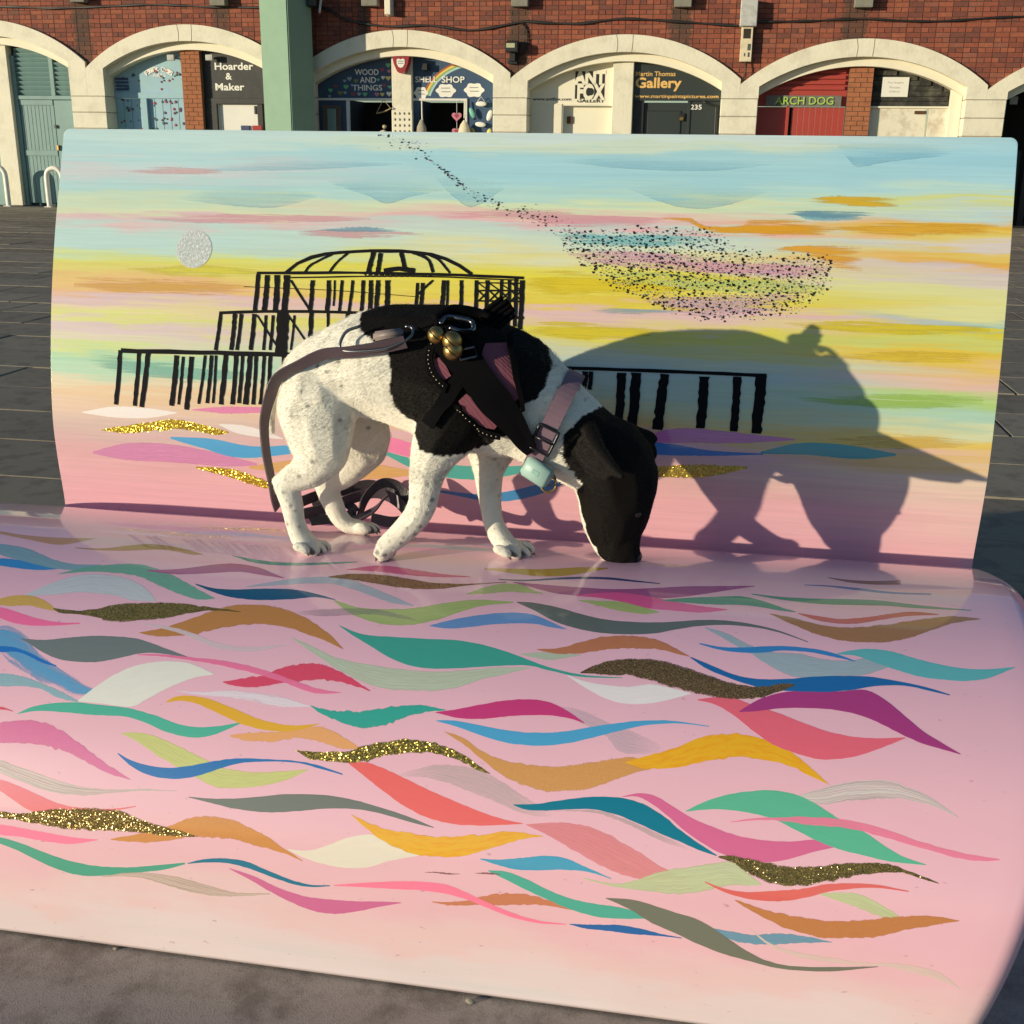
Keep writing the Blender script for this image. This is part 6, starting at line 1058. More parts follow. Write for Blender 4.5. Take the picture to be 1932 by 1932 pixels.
# collar
collar = empty('dog_collar', BM_W @ Vector(COLLAR_C), -PSI); tag(collar, 'mauve dog collar with black buckle and mint green tracker tag', 'collar')
cc = dl(COLLAR_C); ax = dl(COLLAR_A) - cc; ax /= np.linalg.norm(ax); CB = np.array(COLLAR_C) - DB
def ring_on_neck(width, off, thick, n=56):
    e1 = np.array([0, 1.0, 0]); e2 = np.cross(ax, e1); rows = []
    for j, w in enumerate((-1, -.5, 0, .5, 1)):
        row = []
        for i in range(n):
            a = 2 * math.pi * i / n; d = math.cos(a) * e1 + math.sin(a) * e2; o = cc + ax * w * width / 2
            h = BVH.ray_cast(Vector(o + d * .3), Vector(-d)); r = .08
            if h[0] is not None: r = (np.array(h[0]) - o) @ d
            row.append(min(r, .10))
        row = np.array(row)
        for _ in range(6): row = (np.roll(row, 1) + 2 * row + np.roll(row, -1)) / 4
        rows.append(row)
    rad = np.mean(rows, 0)
    for _ in range(4): rad = (np.roll(rad, 1) + 2 * rad + np.roll(rad, -1)) / 4
    rad = np.maximum(rad, np.max(rows, 0) - .004)
    V = []; prof_ = [(-1, off), (-1, off + thick), (1, off + thick), (1, off)]
    for i in range(n):
        a = 2 * math.pi * i / n; d = math.cos(a) * e1 + math.sin(a) * e2
        for w, h in prof_: V.append(cc + ax * w * width / 2 + d * (rad[i] + h) - CB)
    F = [(i * 4 + k, i * 4 + (k + 1) % 4, ((i + 1) % n) * 4 + (k + 1) % 4, ((i + 1) % n) * 4 + k) for i in range(n) for k in range(4)]
    return V, F
V, F = ring_on_neck(.025, .005, .003)
band = mesh('band', V, F, web('mauve_webbing', (.205, .135, .172), .65, 1400), collar, False)
bm = bmesh.new(); bm.from_mesh(band.data); bmesh.ops.recalc_face_normals(bm, faces=bm.faces); bm.to_mesh(band.data); CBVH = BVHTree.FromBMesh(bm); bm.free()
def on_collar(q, lift):
    p = Vector(np.array(q) - np.array(COLLAR_C)); h = CBVH.ray_cast(Vector((p.x, -.4, p.z)), Vector((0, 1, 0)))
    if h[0] is None: h = CBVH.find_nearest(p)
    return np.array(h[0]) + np.array([0, -lift, 0])
bc = on_collar(COLBUCK, .003); ex = np.array([ax[0], 0, ax[2]]); ex /= np.linalg.norm(ex); ez = np.array([-ex[2], 0, ex[0]])
sl = []
for a, b in ((-1, -1), (1, -1), (1, 1), (-1, 1), (-1, -1)): sl.append(bc + ex * a * .0155 + ez * b * .019)
fr = []
for i in range(4):
    for t in np.linspace(0, 1, 6)[:-1]: fr.append(sl[i] * (1 - t) + sl[i + 1] * t)
tube('buckle', fr + [fr[0]], .0022, mat('black_plastic', (.01, .01, .012), .3), collar, 8, smoothpath=False)
slide = [bc + ex * a * .0135 + np.array([0, -.003, 0]) + ez * .0 for a in (-1, 1)]
tube('buckle_bar', slide, .0018, MATS['black_plastic'], collar, 8, smoothpath=False)
tgc = on_collar(TAG, .012)
def tracker():
    bm = bmesh.new(); add_box(bm, -.0225, .0225, -.010, .010, -.0165, .0165, .005); 
    o = bmobj('tracker_tag', bm, mat('mint_plastic', lin((150, 182, 174)), .45, var=.05), collar, True)
    o.matrix_local = Matrix.Translation(tgc) @ Matrix.Rotation(math.radians(28), 4, 'Y') @ Matrix.Rotation(math.radians(-10), 4, 'Z')
    bm = bmesh.new(); add_box(bm, -.006, .006, -.0106, -.0095, -.0035, .0035, .0004); p = bmobj('button', bm, mat('mint_dark', lin((135, 175, 165)), .4), o)
tracker()
tr = np.array(TAGRING) - np.array(COLLAR_C); tr[1] = tgc[1]
tube('tag_ring', [tr + .0115 * np.array([math.cos(a), .25 * math.sin(a), math.sin(a)]) for a in np.linspace(0, 6.2832, 25)], .0016, brass, collar, 8, smoothpath=False)
tube('tag_ring', [tr + np.array([.002, .004, .006]) + .008 * np.array([math.cos(a), .5 * math.sin(a), math.sin(a)]) for a in np.linspace(0, 6.2832, 25)], .0014, steel, collar, 8, smoothpath=False)

# ------------------------------------------------------------------ ground
WALL_YAW = math.radians(10.0); WO = Vector((0.186, 20.649, 0)); WM = Matrix.Translation(WO) @ Matrix.Rotation(-WALL_YAW, 4, 'Z')
def wall_root(name, s, y=0.0, z=0.0): return empty(name, WM @ Vector((s, y, z)), -WALL_YAW)

def ground_material():
    m = bpy.data.materials.new('joint_sand'); n, l, b = nodes_of(m)
    tc = n.new('ShaderNodeTexCoord'); no = n.new('ShaderNodeTexNoise'); no.inputs['Scale'].default_value = 3; no.inputs['Detail'].default_value = 8; l.new(tc.outputs['Object'], no.inputs['Vector'])
    l.new(mix_n(n, l, no.outputs['Fac'], (.05, .046, .04), (.12, .11, .095)), b.inputs['Base Color']); b.inputs['Roughness'].default_value = .95; return m
ground = mesh('ground', [(-60, -30, -.012), (60, -30, -.012), (60, 60, -.012), (-60, 60, -.012)], [(0, 1, 2, 3)], ground_material()); tag(ground, kind='structure')

def slab_material():
    m = bpy.data.materials.new('paving_stone'); n, l, b = nodes_of(m)
    tc = n.new('ShaderNodeTexCoord'); ge = n.new('ShaderNodeNewGeometry'); oi = n.new('ShaderNodeObjectInfo'); pos = ge.outputs['Position']
    def nz(sc, det=6, ro=.6):
        k = n.new('ShaderNodeTexNoise'); k.inputs['Scale'].default_value = sc; k.inputs['Detail'].default_value = det; k.inputs['Roughness'].default_value = ro; l.new(pos, k.inputs['Vector']); return k.outputs['Fac']
    big, mid_, fine = nz(1.6, 6), nz(9, 7, .65), nz(160, 4)
    c = mix_n(n, l, big, (.235, .195, .135), (.355, .295, .205))
    rp = n.new('ShaderNodeMapRange'); rp.inputs[1].default_value = .50; rp.inputs[2].default_value = .60; l.new(mid_, rp.inputs[0])
    c = mix_n(n, l, math_n(n, l, 'MULTIPLY', rp.outputs[0], .45), c, (.12, .10, .08))
    sp = n.new('ShaderNodeMapRange'); sp.inputs[1].default_value = .66; sp.inputs[2].default_value = .72; l.new(fine, sp.inputs[0])
    c = mix_n(n, l, math_n(n, l, 'MULTIPLY', sp.outputs[0], .35), c, (.30, .28, .25))
    hs = n.new('ShaderNodeHueSaturation'); l.new(math_n(n, l, 'ADD', .80, math_n(n, l, 'MULTIPLY', oi.outputs['Random'], .38)), hs.inputs['Value']); l.new(c, hs.inputs['Color'])
    l.new(hs.outputs[0], b.inputs['Base Color']); b.inputs['Roughness'].default_value = .82
    bp = n.new('ShaderNodeBump'); bp.inputs['Strength'].default_value = .55; bp.inputs['Distance'].default_value = .004
    l.new(math_n(n, l, 'ADD', math_n(n, l, 'MULTIPLY', mid_, .6), math_n(n, l, 'MULTIPLY', fine, .35)), bp.inputs['Height']); l.new(bp.outputs[0], b.inputs['Normal']); return m
slab_m = slab_material()
def paving():
    pav = empty('pavement', WM @ Vector((0, 0, 0)), -WALL_YAW); tag(pav, kind='structure')
    D, Wd = .46, .92; inv = WM.inverted()
    bm = bmesh.new(); add_box(bm, -Wd / 2 + .005, Wd / 2 - .005, -D / 2 + .005, D / 2 - .005, -.05, 0, .004)
    me = bpy.data.meshes.new('paving_slab'); bm.to_mesh(me); bm.free(); me.materials.append(slab_m)
    rest = bmesh.new(); cand = []
    rows = int(24 / D)
    for r in range(rows):
        y = -.02 - (r + .5) * D; off = (.0, .46, .23, .69)[r % 4]
        for k in range(-16, 14):
            x = k * Wd + off; w = WM @ Vector((x, y, 0)); p = w - Vector((0, 0, CAM_H))
            zc = p.dot(_f); vis = 0
            if zc > .3:
                px = 966 + 2138.9 * p.dot(_r2) / zc; py = 966 - 2138.9 * p.dot(_u2) / zc; e = 2138.9 * .55 / zc
                seen = (px < 150 + e and 380 < py < 1000 + e) or (px > 1820 - e and 430 < py < 2000 + e) or py > 1750 - e
                if seen and -e < px < 1932 + e and py < 1932 + e: vis = 1 / zc
            cand.append((vis, x, y))
    cand.sort(reverse=True)
    for i, (vis, x, y) in enumerate(cand):
        dz = RNG.normal(0, .0012); tx, ty = RNG.normal(0, .0016, 2)
        if vis > 0 and i < 300:
            o = bpy.data.objects.new('paving_slab', me); COL.objects.link(o); o.parent = pav; o.location = (x, y, dz); o.rotation_euler = (tx, ty, 0)
        else:
            add_quick(rest, x, y, dz, Wd, D)
    o = bmobj('paving_slabs', rest, slab_m, pav); o['kind'] = 'stuff'
def add_quick(bm, x, y, z, w, d):
    a, b = w / 2 - .005, d / 2 - .005
    t = [bm.verts.new((x + sx * a, y + sy * b, z)) for sx, sy in ((-1, -1), (1, -1), (1, 1), (-1, 1))]; q = [bm.verts.new((v.co.x, v.co.y, z - .03)) for v in t]
    bm.faces.new(t)
    for i in range(4): bm.faces.new((t[i], q[i], q[(i + 1) % 4], t[(i + 1) % 4]))
paving()
# smooth concrete apron the bench stands on
def apron():
    m = bpy.data.materials.new('concrete_apron'); n, l, b = nodes_of(m); ge = n.new('ShaderNodeNewGeometry')
    def nz(sc, det, ro):
        k = n.new('ShaderNodeTexNoise'); k.inputs['Scale'].default_value = sc; k.inputs['Detail'].default_value = det; k.inputs['Roughness'].default_value = ro; l.new(ge.outputs['Position'], k.inputs['Vector']); return k.outputs['Fac']
    def rg(x, a, c, hi=1.0):
        k = n.new('ShaderNodeMapRange'); k.inputs[1].default_value = a; k.inputs[2].default_value = c; k.inputs[4].default_value = hi; l.new(x, k.inputs[0]); return k.outputs[0]
    a, bb, cc_ = nz(4, 8, .6), nz(11, 9, .7), nz(380, 3, .7)
    c = mix_n(n, l, a, (.34, .285, .24), (.45, .38, .325)); c = mix_n(n, l, rg(bb, .47, .63, .7), c, (.16, .125, .10)); c = mix_n(n, l, rg(cc_, .56, .66, .55), c, (.13, .11, .09))
    l.new(c, b.inputs['Base Color']); b.inputs['Roughness'].default_value = .7
    bp = n.new('ShaderNodeBump'); bp.inputs['Strength'].default_value = .5; bp.inputs['Distance'].default_value = .004; l.new(math_n(n, l, 'ADD', math_n(n, l, 'MULTIPLY', bb, .5), math_n(n, l, 'MULTIPLY', cc_, .4)), bp.inputs['Height']); l.new(bp.outputs[0], b.inputs['Normal'])
    o = mesh('concrete_path', [(-2.2, -1.9, .006), (1.05, -1.9, .006), (1.05, .1, .006), (-2.2, .1, .006)], [(0, 1, 2, 3)], m); o.matrix_world = BM_W; tag(o, kind='structure')
apron()
# small litter: pebbles and grit along the foot of the bench
peb_m = mat('pebble', (.30, .27, .21), .8, var=.35, scale=40)
for i, (u, v, r) in enumerate([(.13, -.612, .005), (-.37, -.603, .003), (.97, .2, .005), (1.1, .3, .004)]):
    bm = bmesh.new(); bmesh.ops.create_icosphere(bm, subdivisions=2, radius=r)
    for q in bm.verts: q.co *= 1 + .25 * noise.noise(q.co * 220 + Vector((i, 0, 0))); q.co.z *= .55; q.co.x *= 1.35
    o = bmobj('pebble', bm, peb_m, None, True); o.location = BM_W @ Vector((u, v, r * .42 + .006))
    tag(o, 'small pale pebble ' + ["against the bench's foot near the middle", "against the bench's foot at left", 'on the slabs right of the backrest', 'on the slabs furthest right of the backrest'][i], 'pebble', 'pebbles scattered on the paving')

# ------------------------------------------------------------------ arcade building
ARCH = [(-10.15, 3.29), (-6.20, 3.18), (-2.25, 3.07), (1.62, 2.98), (5.50, 2.90), (9.40, 2.83)]
HALF = 1.635; RO, RI = 3.06, 3.15
def z_out(k, x): return ARCH[k][1] - RO + math.sqrt(max(0, RO ** 2 - (x - ARCH[k][0]) ** 2))
def z_in(k, x): return ARCH[k][1] - .27 - RI + math.sqrt(max(0, RI ** 2 - (x - ARCH[k][0]) ** 2))
def z_in2(k, x): return ARCH[k][1] - .405 - RI + math.sqrt(max(0, RI ** 2 - (x - ARCH[k][0]) ** 2))
cream = mat('cream_paint', (.76, .715, .565), .65, var=.07, scale=3, bump=.45, bscale=18, dirt=(.36, .31, .22), dscale=3.2, damt=.32)
cream2 = mat('cream_smooth', (.80, .75, .59), .55, var=.05, scale=2, dirt=(.5, .45, .33), dscale=1.3, damt=.15)
BRICK_COLS = [(.26, .070, .039), (.21, .058, .035), (.30, .088, .047), (.16, .052, .037), (.25, .082, .052)]
def brick_material():
    m = bpy.data.materials.new('red_brick'); n, l, b = nodes_of(m)
    ge = n.new('ShaderNodeNewGeometry'); oi = n.new('ShaderNodeObjectInfo'); tc = n.new('ShaderNodeTexCoord')
    ri = ge.outputs['Random Per Island']
    r = math_n(n, l, 'FRACT', math_n(n, l, 'ADD', ri, oi.outputs['Random']))
    cr = n.new('ShaderNodeValToRGB'); cr.color_ramp.interpolation = 'CONSTANT'
    while len(cr.color_ramp.elements) < 5: cr.color_ramp.elements.new(.5)
    for e, p, c in zip(cr.color_ramp.elements, (0, .25, .5, .7, .88), BRICK_COLS): e.position = p; e.color = (*c, 1)
    l.new(r, cr.inputs[0])
    inv = n.new('ShaderNodeTexNoise'); inv.inputs['Scale'].default_value = 26; inv.inputs['Detail'].default_value = 6; l.new(ge.outputs['Position'], inv.inputs['Vector'])
    hs = n.new('ShaderNodeHueSaturation'); l.new(cr.outputs[0], hs.inputs['Color']); l.new(math_n(n, l, 'ADD', .62, math_n(n, l, 'MULTIPLY', inv.outputs['Fac'], .75)), hs.inputs['Value'])
    # soot where rainwater runs down beside the old pipe brackets: vertical dark bands in the wall's own frame
    vt = n.new('ShaderNodeVectorTransform'); 
    mp = n.new('ShaderNodeMapping'); mp.vector_type = 'TEXTURE'; mp.inputs['Location'].default_value = WO; mp.inputs['Rotation'].default_value = (0, 0, -WALL_YAW); l.new(ge.outputs['Position'], mp.inputs['Vector'])
    sp = n.new('ShaderNodeSeparateXYZ'); l.new(mp.outputs[0], sp.inputs[0]); tot = None
    wob = math_n(n, l, 'MULTIPLY', math_n(n, l, 'SUBTRACT', inv.outputs['Fac'], .5), .35)
    for c, w in ((-8.2, .16), (-5.52, .16), (-2.92, .10), (-.18, .17), (2.52, .17), (5.3, .19), (-4.1, .2)):
        d = math_n(n, l, 'ABSOLUTE', math_n(n, l, 'ADD', math_n(n, l, 'SUBTRACT', sp.outputs[0], c), wob)); k = math_n(n, l, 'LESS_THAN', d, w)
        tot = k if tot is None else math_n(n, l, 'MAXIMUM', tot, k)
    fl = n.new('ShaderNodeTexNoise'); fl.inputs['Scale'].default_value = 4; fl.inputs['Detail'].default_value = 5; l.new(ge.outputs['Position'], fl.inputs['Vector'])
    tot = math_n(n, l, 'MULTIPLY', tot, math_n(n, l, 'ADD', .35, math_n(n, l, 'MULTIPLY', fl.outputs['Fac'], .7)), True)
    c = mix_n(n, l, tot, hs.outputs[0], (.045, .04, .03))
    # pale salt bloom
    bl = n.new('ShaderNodeTexNoise'); bl.inputs['Scale'].default_value = 1.3; bl.inputs['Detail'].default_value = 9; bl.inputs['Roughness'].default_value = .7; l.new(ge.outputs['Position'], bl.inputs['Vector'])
    mr = n.new('ShaderNodeMapRange'); mr.inputs[1].default_value = .60; mr.inputs[2].default_value = .75; mr.inputs[4].default_value = .3; l.new(bl.outputs['Fac'], mr.inputs[0])
    l.new(mix_n(n, l, mr.outputs[0], c, (.36, .22, .15)), b.inputs['Base Color']); b.inputs['Roughness'].default_value = .85
    return m
brick_m = brick_material()
mortar = mat('mortar', (.14, .082, .055), .95, var=.3, scale=30)
bld = wall_root('arcade_building', 0); tag(bld, 'long red brick seafront arcade with cream painted arches', 'building')
# backing wall (mortar), cut to the arches: strips between the arch crowns and the top
def backing():
    xs = np.linspace(-12.43, 11.66, 230); V = []; F = []
    for x in xs:
        zz = 2.0
        for k, (c, h) in enumerate(ARCH):
            if abs(x - c) < HALF + .1: zz = max(zz, z_in(k, x) + .05)
        V += [(x, .075, zz), (x, .075, 7.5), (x, .5, zz), (x, .5, 7.5)]
    for i in range(len(xs) - 1):
        a = i * 4; F += [(a, a + 4, a + 5, a + 1), (a + 2, a + 3, a + 7, a + 6), (a, a + 2, a + 6, a + 4), (a + 1, a + 5, a + 7, a + 3)]
    return mesh('wall', V, F, mortar, bld)
wallo = backing()
BW, BH, JT = .225, .075, .010
def brick_mesh(w, h=BH, d=.03):
    bm = bmesh.new(); add_box(bm, -w / 2 + JT / 2, w / 2 - JT / 2, 0, d, -h / 2 + JT / 2, h / 2 - JT / 2); 
    me = bpy.data.meshes.new('brick'); bm.to_mesh(me); bm.free(); me.materials.append(brick_m); return me
def bricks():
    lst = []; r = 0; z = 2.05
    while z < 4.3:
        head = r % 2 == 1; w = BW / 2 if head else BW; x = -12.0 + (BW / 4 if head else 0)
        while x < 11.5:
            hidden = False
            for k, (c, h) in enumerate(ARCH):
                if abs(x - c) < 1.98 and z + BH < z_out(k, x) - .02: hidden = True
            if not hidden: lst.append((x, z, w))
            x += w
        z += BH; r += 1
    # English bond: the 300 that show largest are single pieces
    def key(t):
        p = WM @ Vector((t[0], .06, t[1])) - Vector((0, 0, CAM_H)); zc = p.dot(_f); px = 966 + 2138.9 * p.dot(_r2) / zc; py = 966 - 2138.9 * p.dot(_u2) / zc
        return (0 if (-10 < px < 1942 and py > -4 and not 480 < px < 590) else 1, -t[2], zc)
    lst.sort(key=key); me1, me2 = brick_mesh(BW), brick_mesh(BW / 2)
    rest = bmesh.new()
    for i, (x, z, w) in enumerate(lst):
        y = .058 + RNG.normal(0, .0018)
        if i < 300:
            o = bpy.data.objects.new('brick', me1 if w == BW else me2); COL.objects.link(o); o.parent = wallo; o.location = (x, y, z)
        else:
            a, b = w / 2 - JT / 2, BH / 2 - JT / 2
            t = [rest.verts.new((x + sx * a, y, z + sz * b)) for sx, sz in ((-1, -1), (1, -1), (1, 1), (-1, 1))]; q = [rest.verts.new((v.co.x, y + .025, v.co.z)) for v in t]
            rest.faces.new(t)
            for j in range(4): rest.faces.new((t[j], q[j], q[(j + 1) % 4], t[(j + 1) % 4]))
    o = bmobj('bricks', rest, brick_m, wallo); o['kind'] = 'stuff'
bricks()
box('wall_end', -30, -12.43, .0, .6, 0, 7.5, brick_m, bld); box('wall_end', 11.66, 30, .0, .6, 0, 7.5, brick_m, bld)
# coping far above the frame closes the wall
box('coping', -30, 30, -.05, .6, 7.5, 7.75, cream, bld)
# arch rings, inner rings, piers
def arch_ring(k):
    c, h = ARCH[k]; l = (ARCH[k - 1][0] + c) / 2 if k else c - 1.97; r = (ARCH[k + 1][0] + c) / 2 if k < 5 else c + 1.95
    xs = sorted(set(list(np.linspace(l + .001, r - .001, 66)) + [c - HALF, c - HALF - 1e-4, c + HALF, c + HALF + 1e-4])); up = []; lo = []
    for x in xs:
        up.append((x, z_out(k, x))); lo.append((x, z_in(k, x) if abs(x - c) <= HALF else 1.985))
    n = len(xs); V = []; F = []
    for y in (0.0, .145):
        V += [(x, y, z) for x, z in up] + [(x, y, z) for x, z in lo]
    for i in range(n - 1):
        F += [(i, n + i, n + i + 1, i + 1), (2 * n + i, 2 * n + i + 1, 3 * n + i + 1, 3 * n + i), (i, i + 1, 2 * n + i + 1, 2 * n + i), (n + i, 3 * n + i, 3 * n + i + 1, n + i + 1)]
    F += [(0, 2 * n, 3 * n, n), (n - 1, 2 * n - 1, 4 * n - 1, 3 * n - 1)]
    o = mesh('arch_ring', V, F, cream, bld); bm = bmesh.new(); bm.from_mesh(o.data); bmesh.ops.recalc_face_normals(bm, faces=bm.faces); bm.to_mesh(o.data); bm.free()
    # recessed inner ring
    xs = np.linspace(c - HALF - .02, c + HALF + .02, 48); V = []; F = []; n = 48
    for y in (.15, .45):
        V += [(x, y, z_in(k, x) + .06) for x in xs] + [(x, y, z_in2(k, x)) for x in xs]
    for i in range(n - 1):
        F += [(i, n + i, n + i + 1, i + 1), (2 * n + i, 2 * n + i + 1, 3 * n + i + 1, 3 * n + i), (i, i + 1, 2 * n + i + 1, 2 * n + i), (n + i, 3 * n + i, 3 * n + i + 1, n + i + 1)]
    o = mesh('inner_ring', V, F, cream2, bld); bm = bmesh.new(); bm.from_mesh(o.data); bmesh.ops.recalc_face_normals(bm, faces=bm.faces); bm.to_mesh(o.data); bm.free()
    # hairline joints of the keystone
    for dx in (-.13, .12):
        if k in (1, 2, 3, 4):
            x = c + dx; tube('arch_joint', [(x, -.001, z_in(k, x)), (x + .012, -.001, (z_in(k, x) + z_out(k, x)) / 2), (x + dx * .1, -.001, z_out(k, x))], .0035, mortar, bld, 5)
for k in range(6): arch_ring(k)
for k in range(7):
    if k == 0: l, r = ARCH[0][0] - HALF - .64, ARCH[0][0] - HALF
    elif k == 6: l, r = ARCH[5][0] + HALF, ARCH[5][0] + HALF + .6
    else: l, r = ARCH[k - 1][0] + HALF, ARCH[k][0] - HALF
    zs = [1.98, 1.70, 1.42, 1.14, .86, .58, .30, 0.0]
    for a, b in zip(zs[1:], zs[:-1]): box('pier_block', l, r, .002, .62, a + .004, b - .004, cream, bld, .010)
    box('pier_core', l + .012, r - .012, .015, .60, .0, 1.99, mortar, bld)
    box('reveal', l + .004, r - .004, .146, .62, 1.985, 2.45, cream2, bld)
# mid piers
def mid_pier(l, r, k, brick=False):
    top = z_in2(k, (l + r) / 2) + .05
    if not brick: return box('middle_pier', l, r, .24, .5, 0, top, cream, bld, .008)
    o = box('middle_pier', l + .006, r - .006, .252, .5, 0, top, mortar, bld)
    z = .0375; i = 0; w = r - l
    while z < top - .02:
        cuts = [0, .5, 1] if i % 2 else [0, .25, .75, 1]
        for a, b in zip(cuts[:-1], cuts[1:]):
            bm = bmesh.new(); add_box(bm, l + a * w + .005, l + b * w - .005, .24 + RNG.normal(0, .0015), .27, z - .0325, z + .0325); q = bmobj('brick', bm, brick_o, bld); q.parent = o
        z += .075; i += 1
brick_o = mat('orange_brick', (.36, .13, .055), .85, var=.35, scale=9, bump=.3)
mid_pier(-10.25, -9.88, 0); mid_pier(-6.43, -6.06, 1, True); mid_pier(-2.48, -2.12, 2); mid_pier(1.42, 1.77, 3); mid_pier(5.31, 5.70, 4, True)
# pavement-level dark voids behind the open shop doors
# cables along the brickwork
cab_m = mat('black_cable', (.012, .012, .012), .5)
def cable(pts, r=.016, y=.03, label=None, hang=0):
    P = [(s, y + RNG.normal(0, .004), z) for s, z in pts]
    p0 = P[len(P) // 2]; rt = wall_root('cable', p0[0], 0, p0[2]); v, f = tube_vf(resample([(a - p0[0], b, c - p0[2]) for a, b, c in P], 90), r * (1 + .25 * np.sin(np.linspace(0, 60, 90))), 6)
    me = bpy.data.meshes.new('cable'); me.from_pydata([tuple(q) for q in v], [], f); me.update(); me.materials.append(cab_m); COL.objects.unlink(rt); bpy.data.objects.remove(rt)
    o = bpy.data.objects.new('cable', me); COL.objects.link(o); o.matrix_world = WM @ Matrix.Translation((p0[0], 0, p0[2])); tag(o, label, 'cable'); return o
cable([(-12, 3.50), (-9.74, 3.50), (-9.0, 3.475), (-8.48, 3.47), (-7.6, 3.49), (-6.74, 3.51), (-5.62, 3.46), (-4.9, 3.45), (-4.6, 3.44)], .017, .03, 'bundled black cable running along the brick left of the mint column')
cable([(-3.80, 3.50), (-3.45, 3.36), (-3.19, 3.23), (-2.48, 3.13), (-1.75, 3.14), (-.98, 3.06), (-.15, 3.18), (.08, 3.18), (.83, 3.15), (1.56, 3.22), (2.48, 3.17), (3.47, 3.10)], .020, .03, 'bundled black cable sagging over the middle arches')
cable([(3.76, 3.16), (4.6, 3.17), (5.42, 3.19), (6.51, 3.15), (7.78, 3.21), (9.5, 3.2)], .017, .03, 'black cable on the brick right of the grey meter box')
cable([(-.12, 3.16), (-.04, 3.05), (-.03, 2.85), (-.08, 2.72), (-.2, 2.62)], .012, .03, 'short black cable dropping to the floodlight')
cable([(-3.75, 3.52), (-3.9, 3.35), (-3.86, 3.0), (-3.88, 2.75)], .022, -.02, 'black cable hanging beside the mint column')

def thing_box(name, s0, s1, y0, y1, z0, z1, m, label, cat, bev=.006):
    c = ((s0 + s1) / 2, (y0 + y1) / 2); bm = bmesh.new(); add_box(bm, s0 - c[0], s1 - c[0], y0, y1, 0, z1 - z0, bev)
    o = bmobj(name, bm, m, None); o.matrix_world = WM @ Matrix.Translation((c[0], 0, z0)); tag(o, label, cat); return o
# meter box with conduit box below
mb = wall_root('meter_box', 3.61, 0, 2.50); tag(mb, 'pale grey meter box with cream conduit cover on the brick', 'meter box')
grey_p = mat('grey_box', (.50, .50, .47), .6, var=.15, scale=14, dirt=(.2, .2, .18), dscale=9, damt=.5)
box('cabinet', -.13, .145, -.14, .05, .58, .98, grey_p, mb, .012)
box('lower_cover', -.095, .095, -.07, .05, .05, .575, mat('cream_box', (.72, .62, .42), .6, var=.1, dirt=(.2, .16, .1), dscale=7, damt=.5), mb, .006)
box('broken_opening', -.06, .06, -.072, -.05, .40, .55, mat('dark_hole', (.03, .025, .02), .9), mb)
for i, q in enumerate(((.02, .22, .05, .10), (-.03, .13, .02, .05), (.03, .12, .03, .07))): box('sticker_scrap', q[0], q[0] + q[2], -.0735, -.0705, q[1], q[1] + q[3], mat('scrap_blue', (.08, .09, .10), .7), mb)
tube('conduit', [(0, -.03, .06), (.02, -.03, -.1), (-.02, -.03, -.22)], .012, cab_m, mb)
al = wall_root('alarm_box', -2.43, 0, 3.30); tag(al, 'small cream alarm box on the brick above the third arch', 'alarm box')
box('case', -.055, .055, -.11, .05, 0, .28, cream2, al, .012); box('base_plate', -.065, .065, .03, .055, -.01, .29, grey_p, al)
fl = wall_root('floodlight', -.27, 0, 2.5); tag(fl, 'black floodlight mounted in the notch between two arches', 'floodlight')
blk = mat('black_metal', (.015, .015, .015), .45)
box('housing', -.11, .11, -.18, .02, .20, .36, blk, fl, .012); box('lens', -.085, .06, -.186, -.178, .265, .335, mat('lens_glass', (.45, .45, .25), .1, coat=1), fl)
box('bracket', -.05, .05, -.08, .03, .06, .20, blk, fl, .006); box('foot', -.08, .08, -.04, .04, .02, .07, blk, fl, .006)
for i in range(5): box('fin', -.09 + i * .04, -.075 + i * .04, -.1, 0, .36, .39, blk, fl)
for i, s in enumerate((-8.15, -5.5, -2.75, -.15, 2.55, 5.4)):
    thing_box('stone_bracket', s - .14, s + .14, -.12, .05, 3.50 - .03 * i + (0 if i else .05), 3.72, mat('old_stone', (.22, .21, .17), .9, var=.3, scale=12, bump=.5), 'grey stone bracket at the top of the brick, ' + ('leftmost', 'second from left', 'third from left', 'fourth from left', 'second from right', 'rightmost')[i] + ' of six', 'bracket')

# mint green column in front of the wall
colr = wall_root('mint_column', -4.14, -.42); tag(colr, 'tall mint green steel column standing before the brick arcade', 'column')
mint = mat('mint_paint', (.255, .385, .285), .8, spec=.15, var=.06, scale=5, dirt=(.19, .28, .20), dscale=3, damt=.25)
def column():
    R_ = .445; th = math.radians(-66); pts = [(R_ * math.cos(th + k * math.pi / 2), R_ * math.sin(th + k * math.pi / 2)) for k in range(4)]
    bm = bmesh.new(); a = [bm.verts.new((x, y, 0)) for x, y in pts]; b = [bm.verts.new((x, y, 7.2)) for x, y in pts]
    for i in range(4): bm.faces.new((a[i], a[(i + 1) % 4], b[(i + 1) % 4], b[i]))
    bm.faces.new(a[::-1]); bm.faces.new(b); bmesh.ops.recalc_face_normals(bm, faces=bm.faces); bmesh.ops.bevel(bm, geom=list(bm.edges), offset=.018, segments=2, affect='EDGES')
    bmobj('shaft', bm, mint, colr)
    bm = bmesh.new(); q = [(x * 1.2, y * 1.2) for x, y in pts]; a = [bm.verts.new((x, y, 0)) for x, y in q]; b = [bm.verts.new((x, y, .35)) for x, y in q]
    for i in range(4): bm.faces.new((a[i], a[(i + 1) % 4], b[(i + 1) % 4], b[i]))
    bm.faces.new(b); bmesh.ops.recalc_face_normals(bm, faces=bm.faces); bmesh.ops.bevel(bm, geom=list(bm.edges), offset=.02, segments=2, affect='EDGES'); bmobj('plinth', bm, mint, colr)
column()
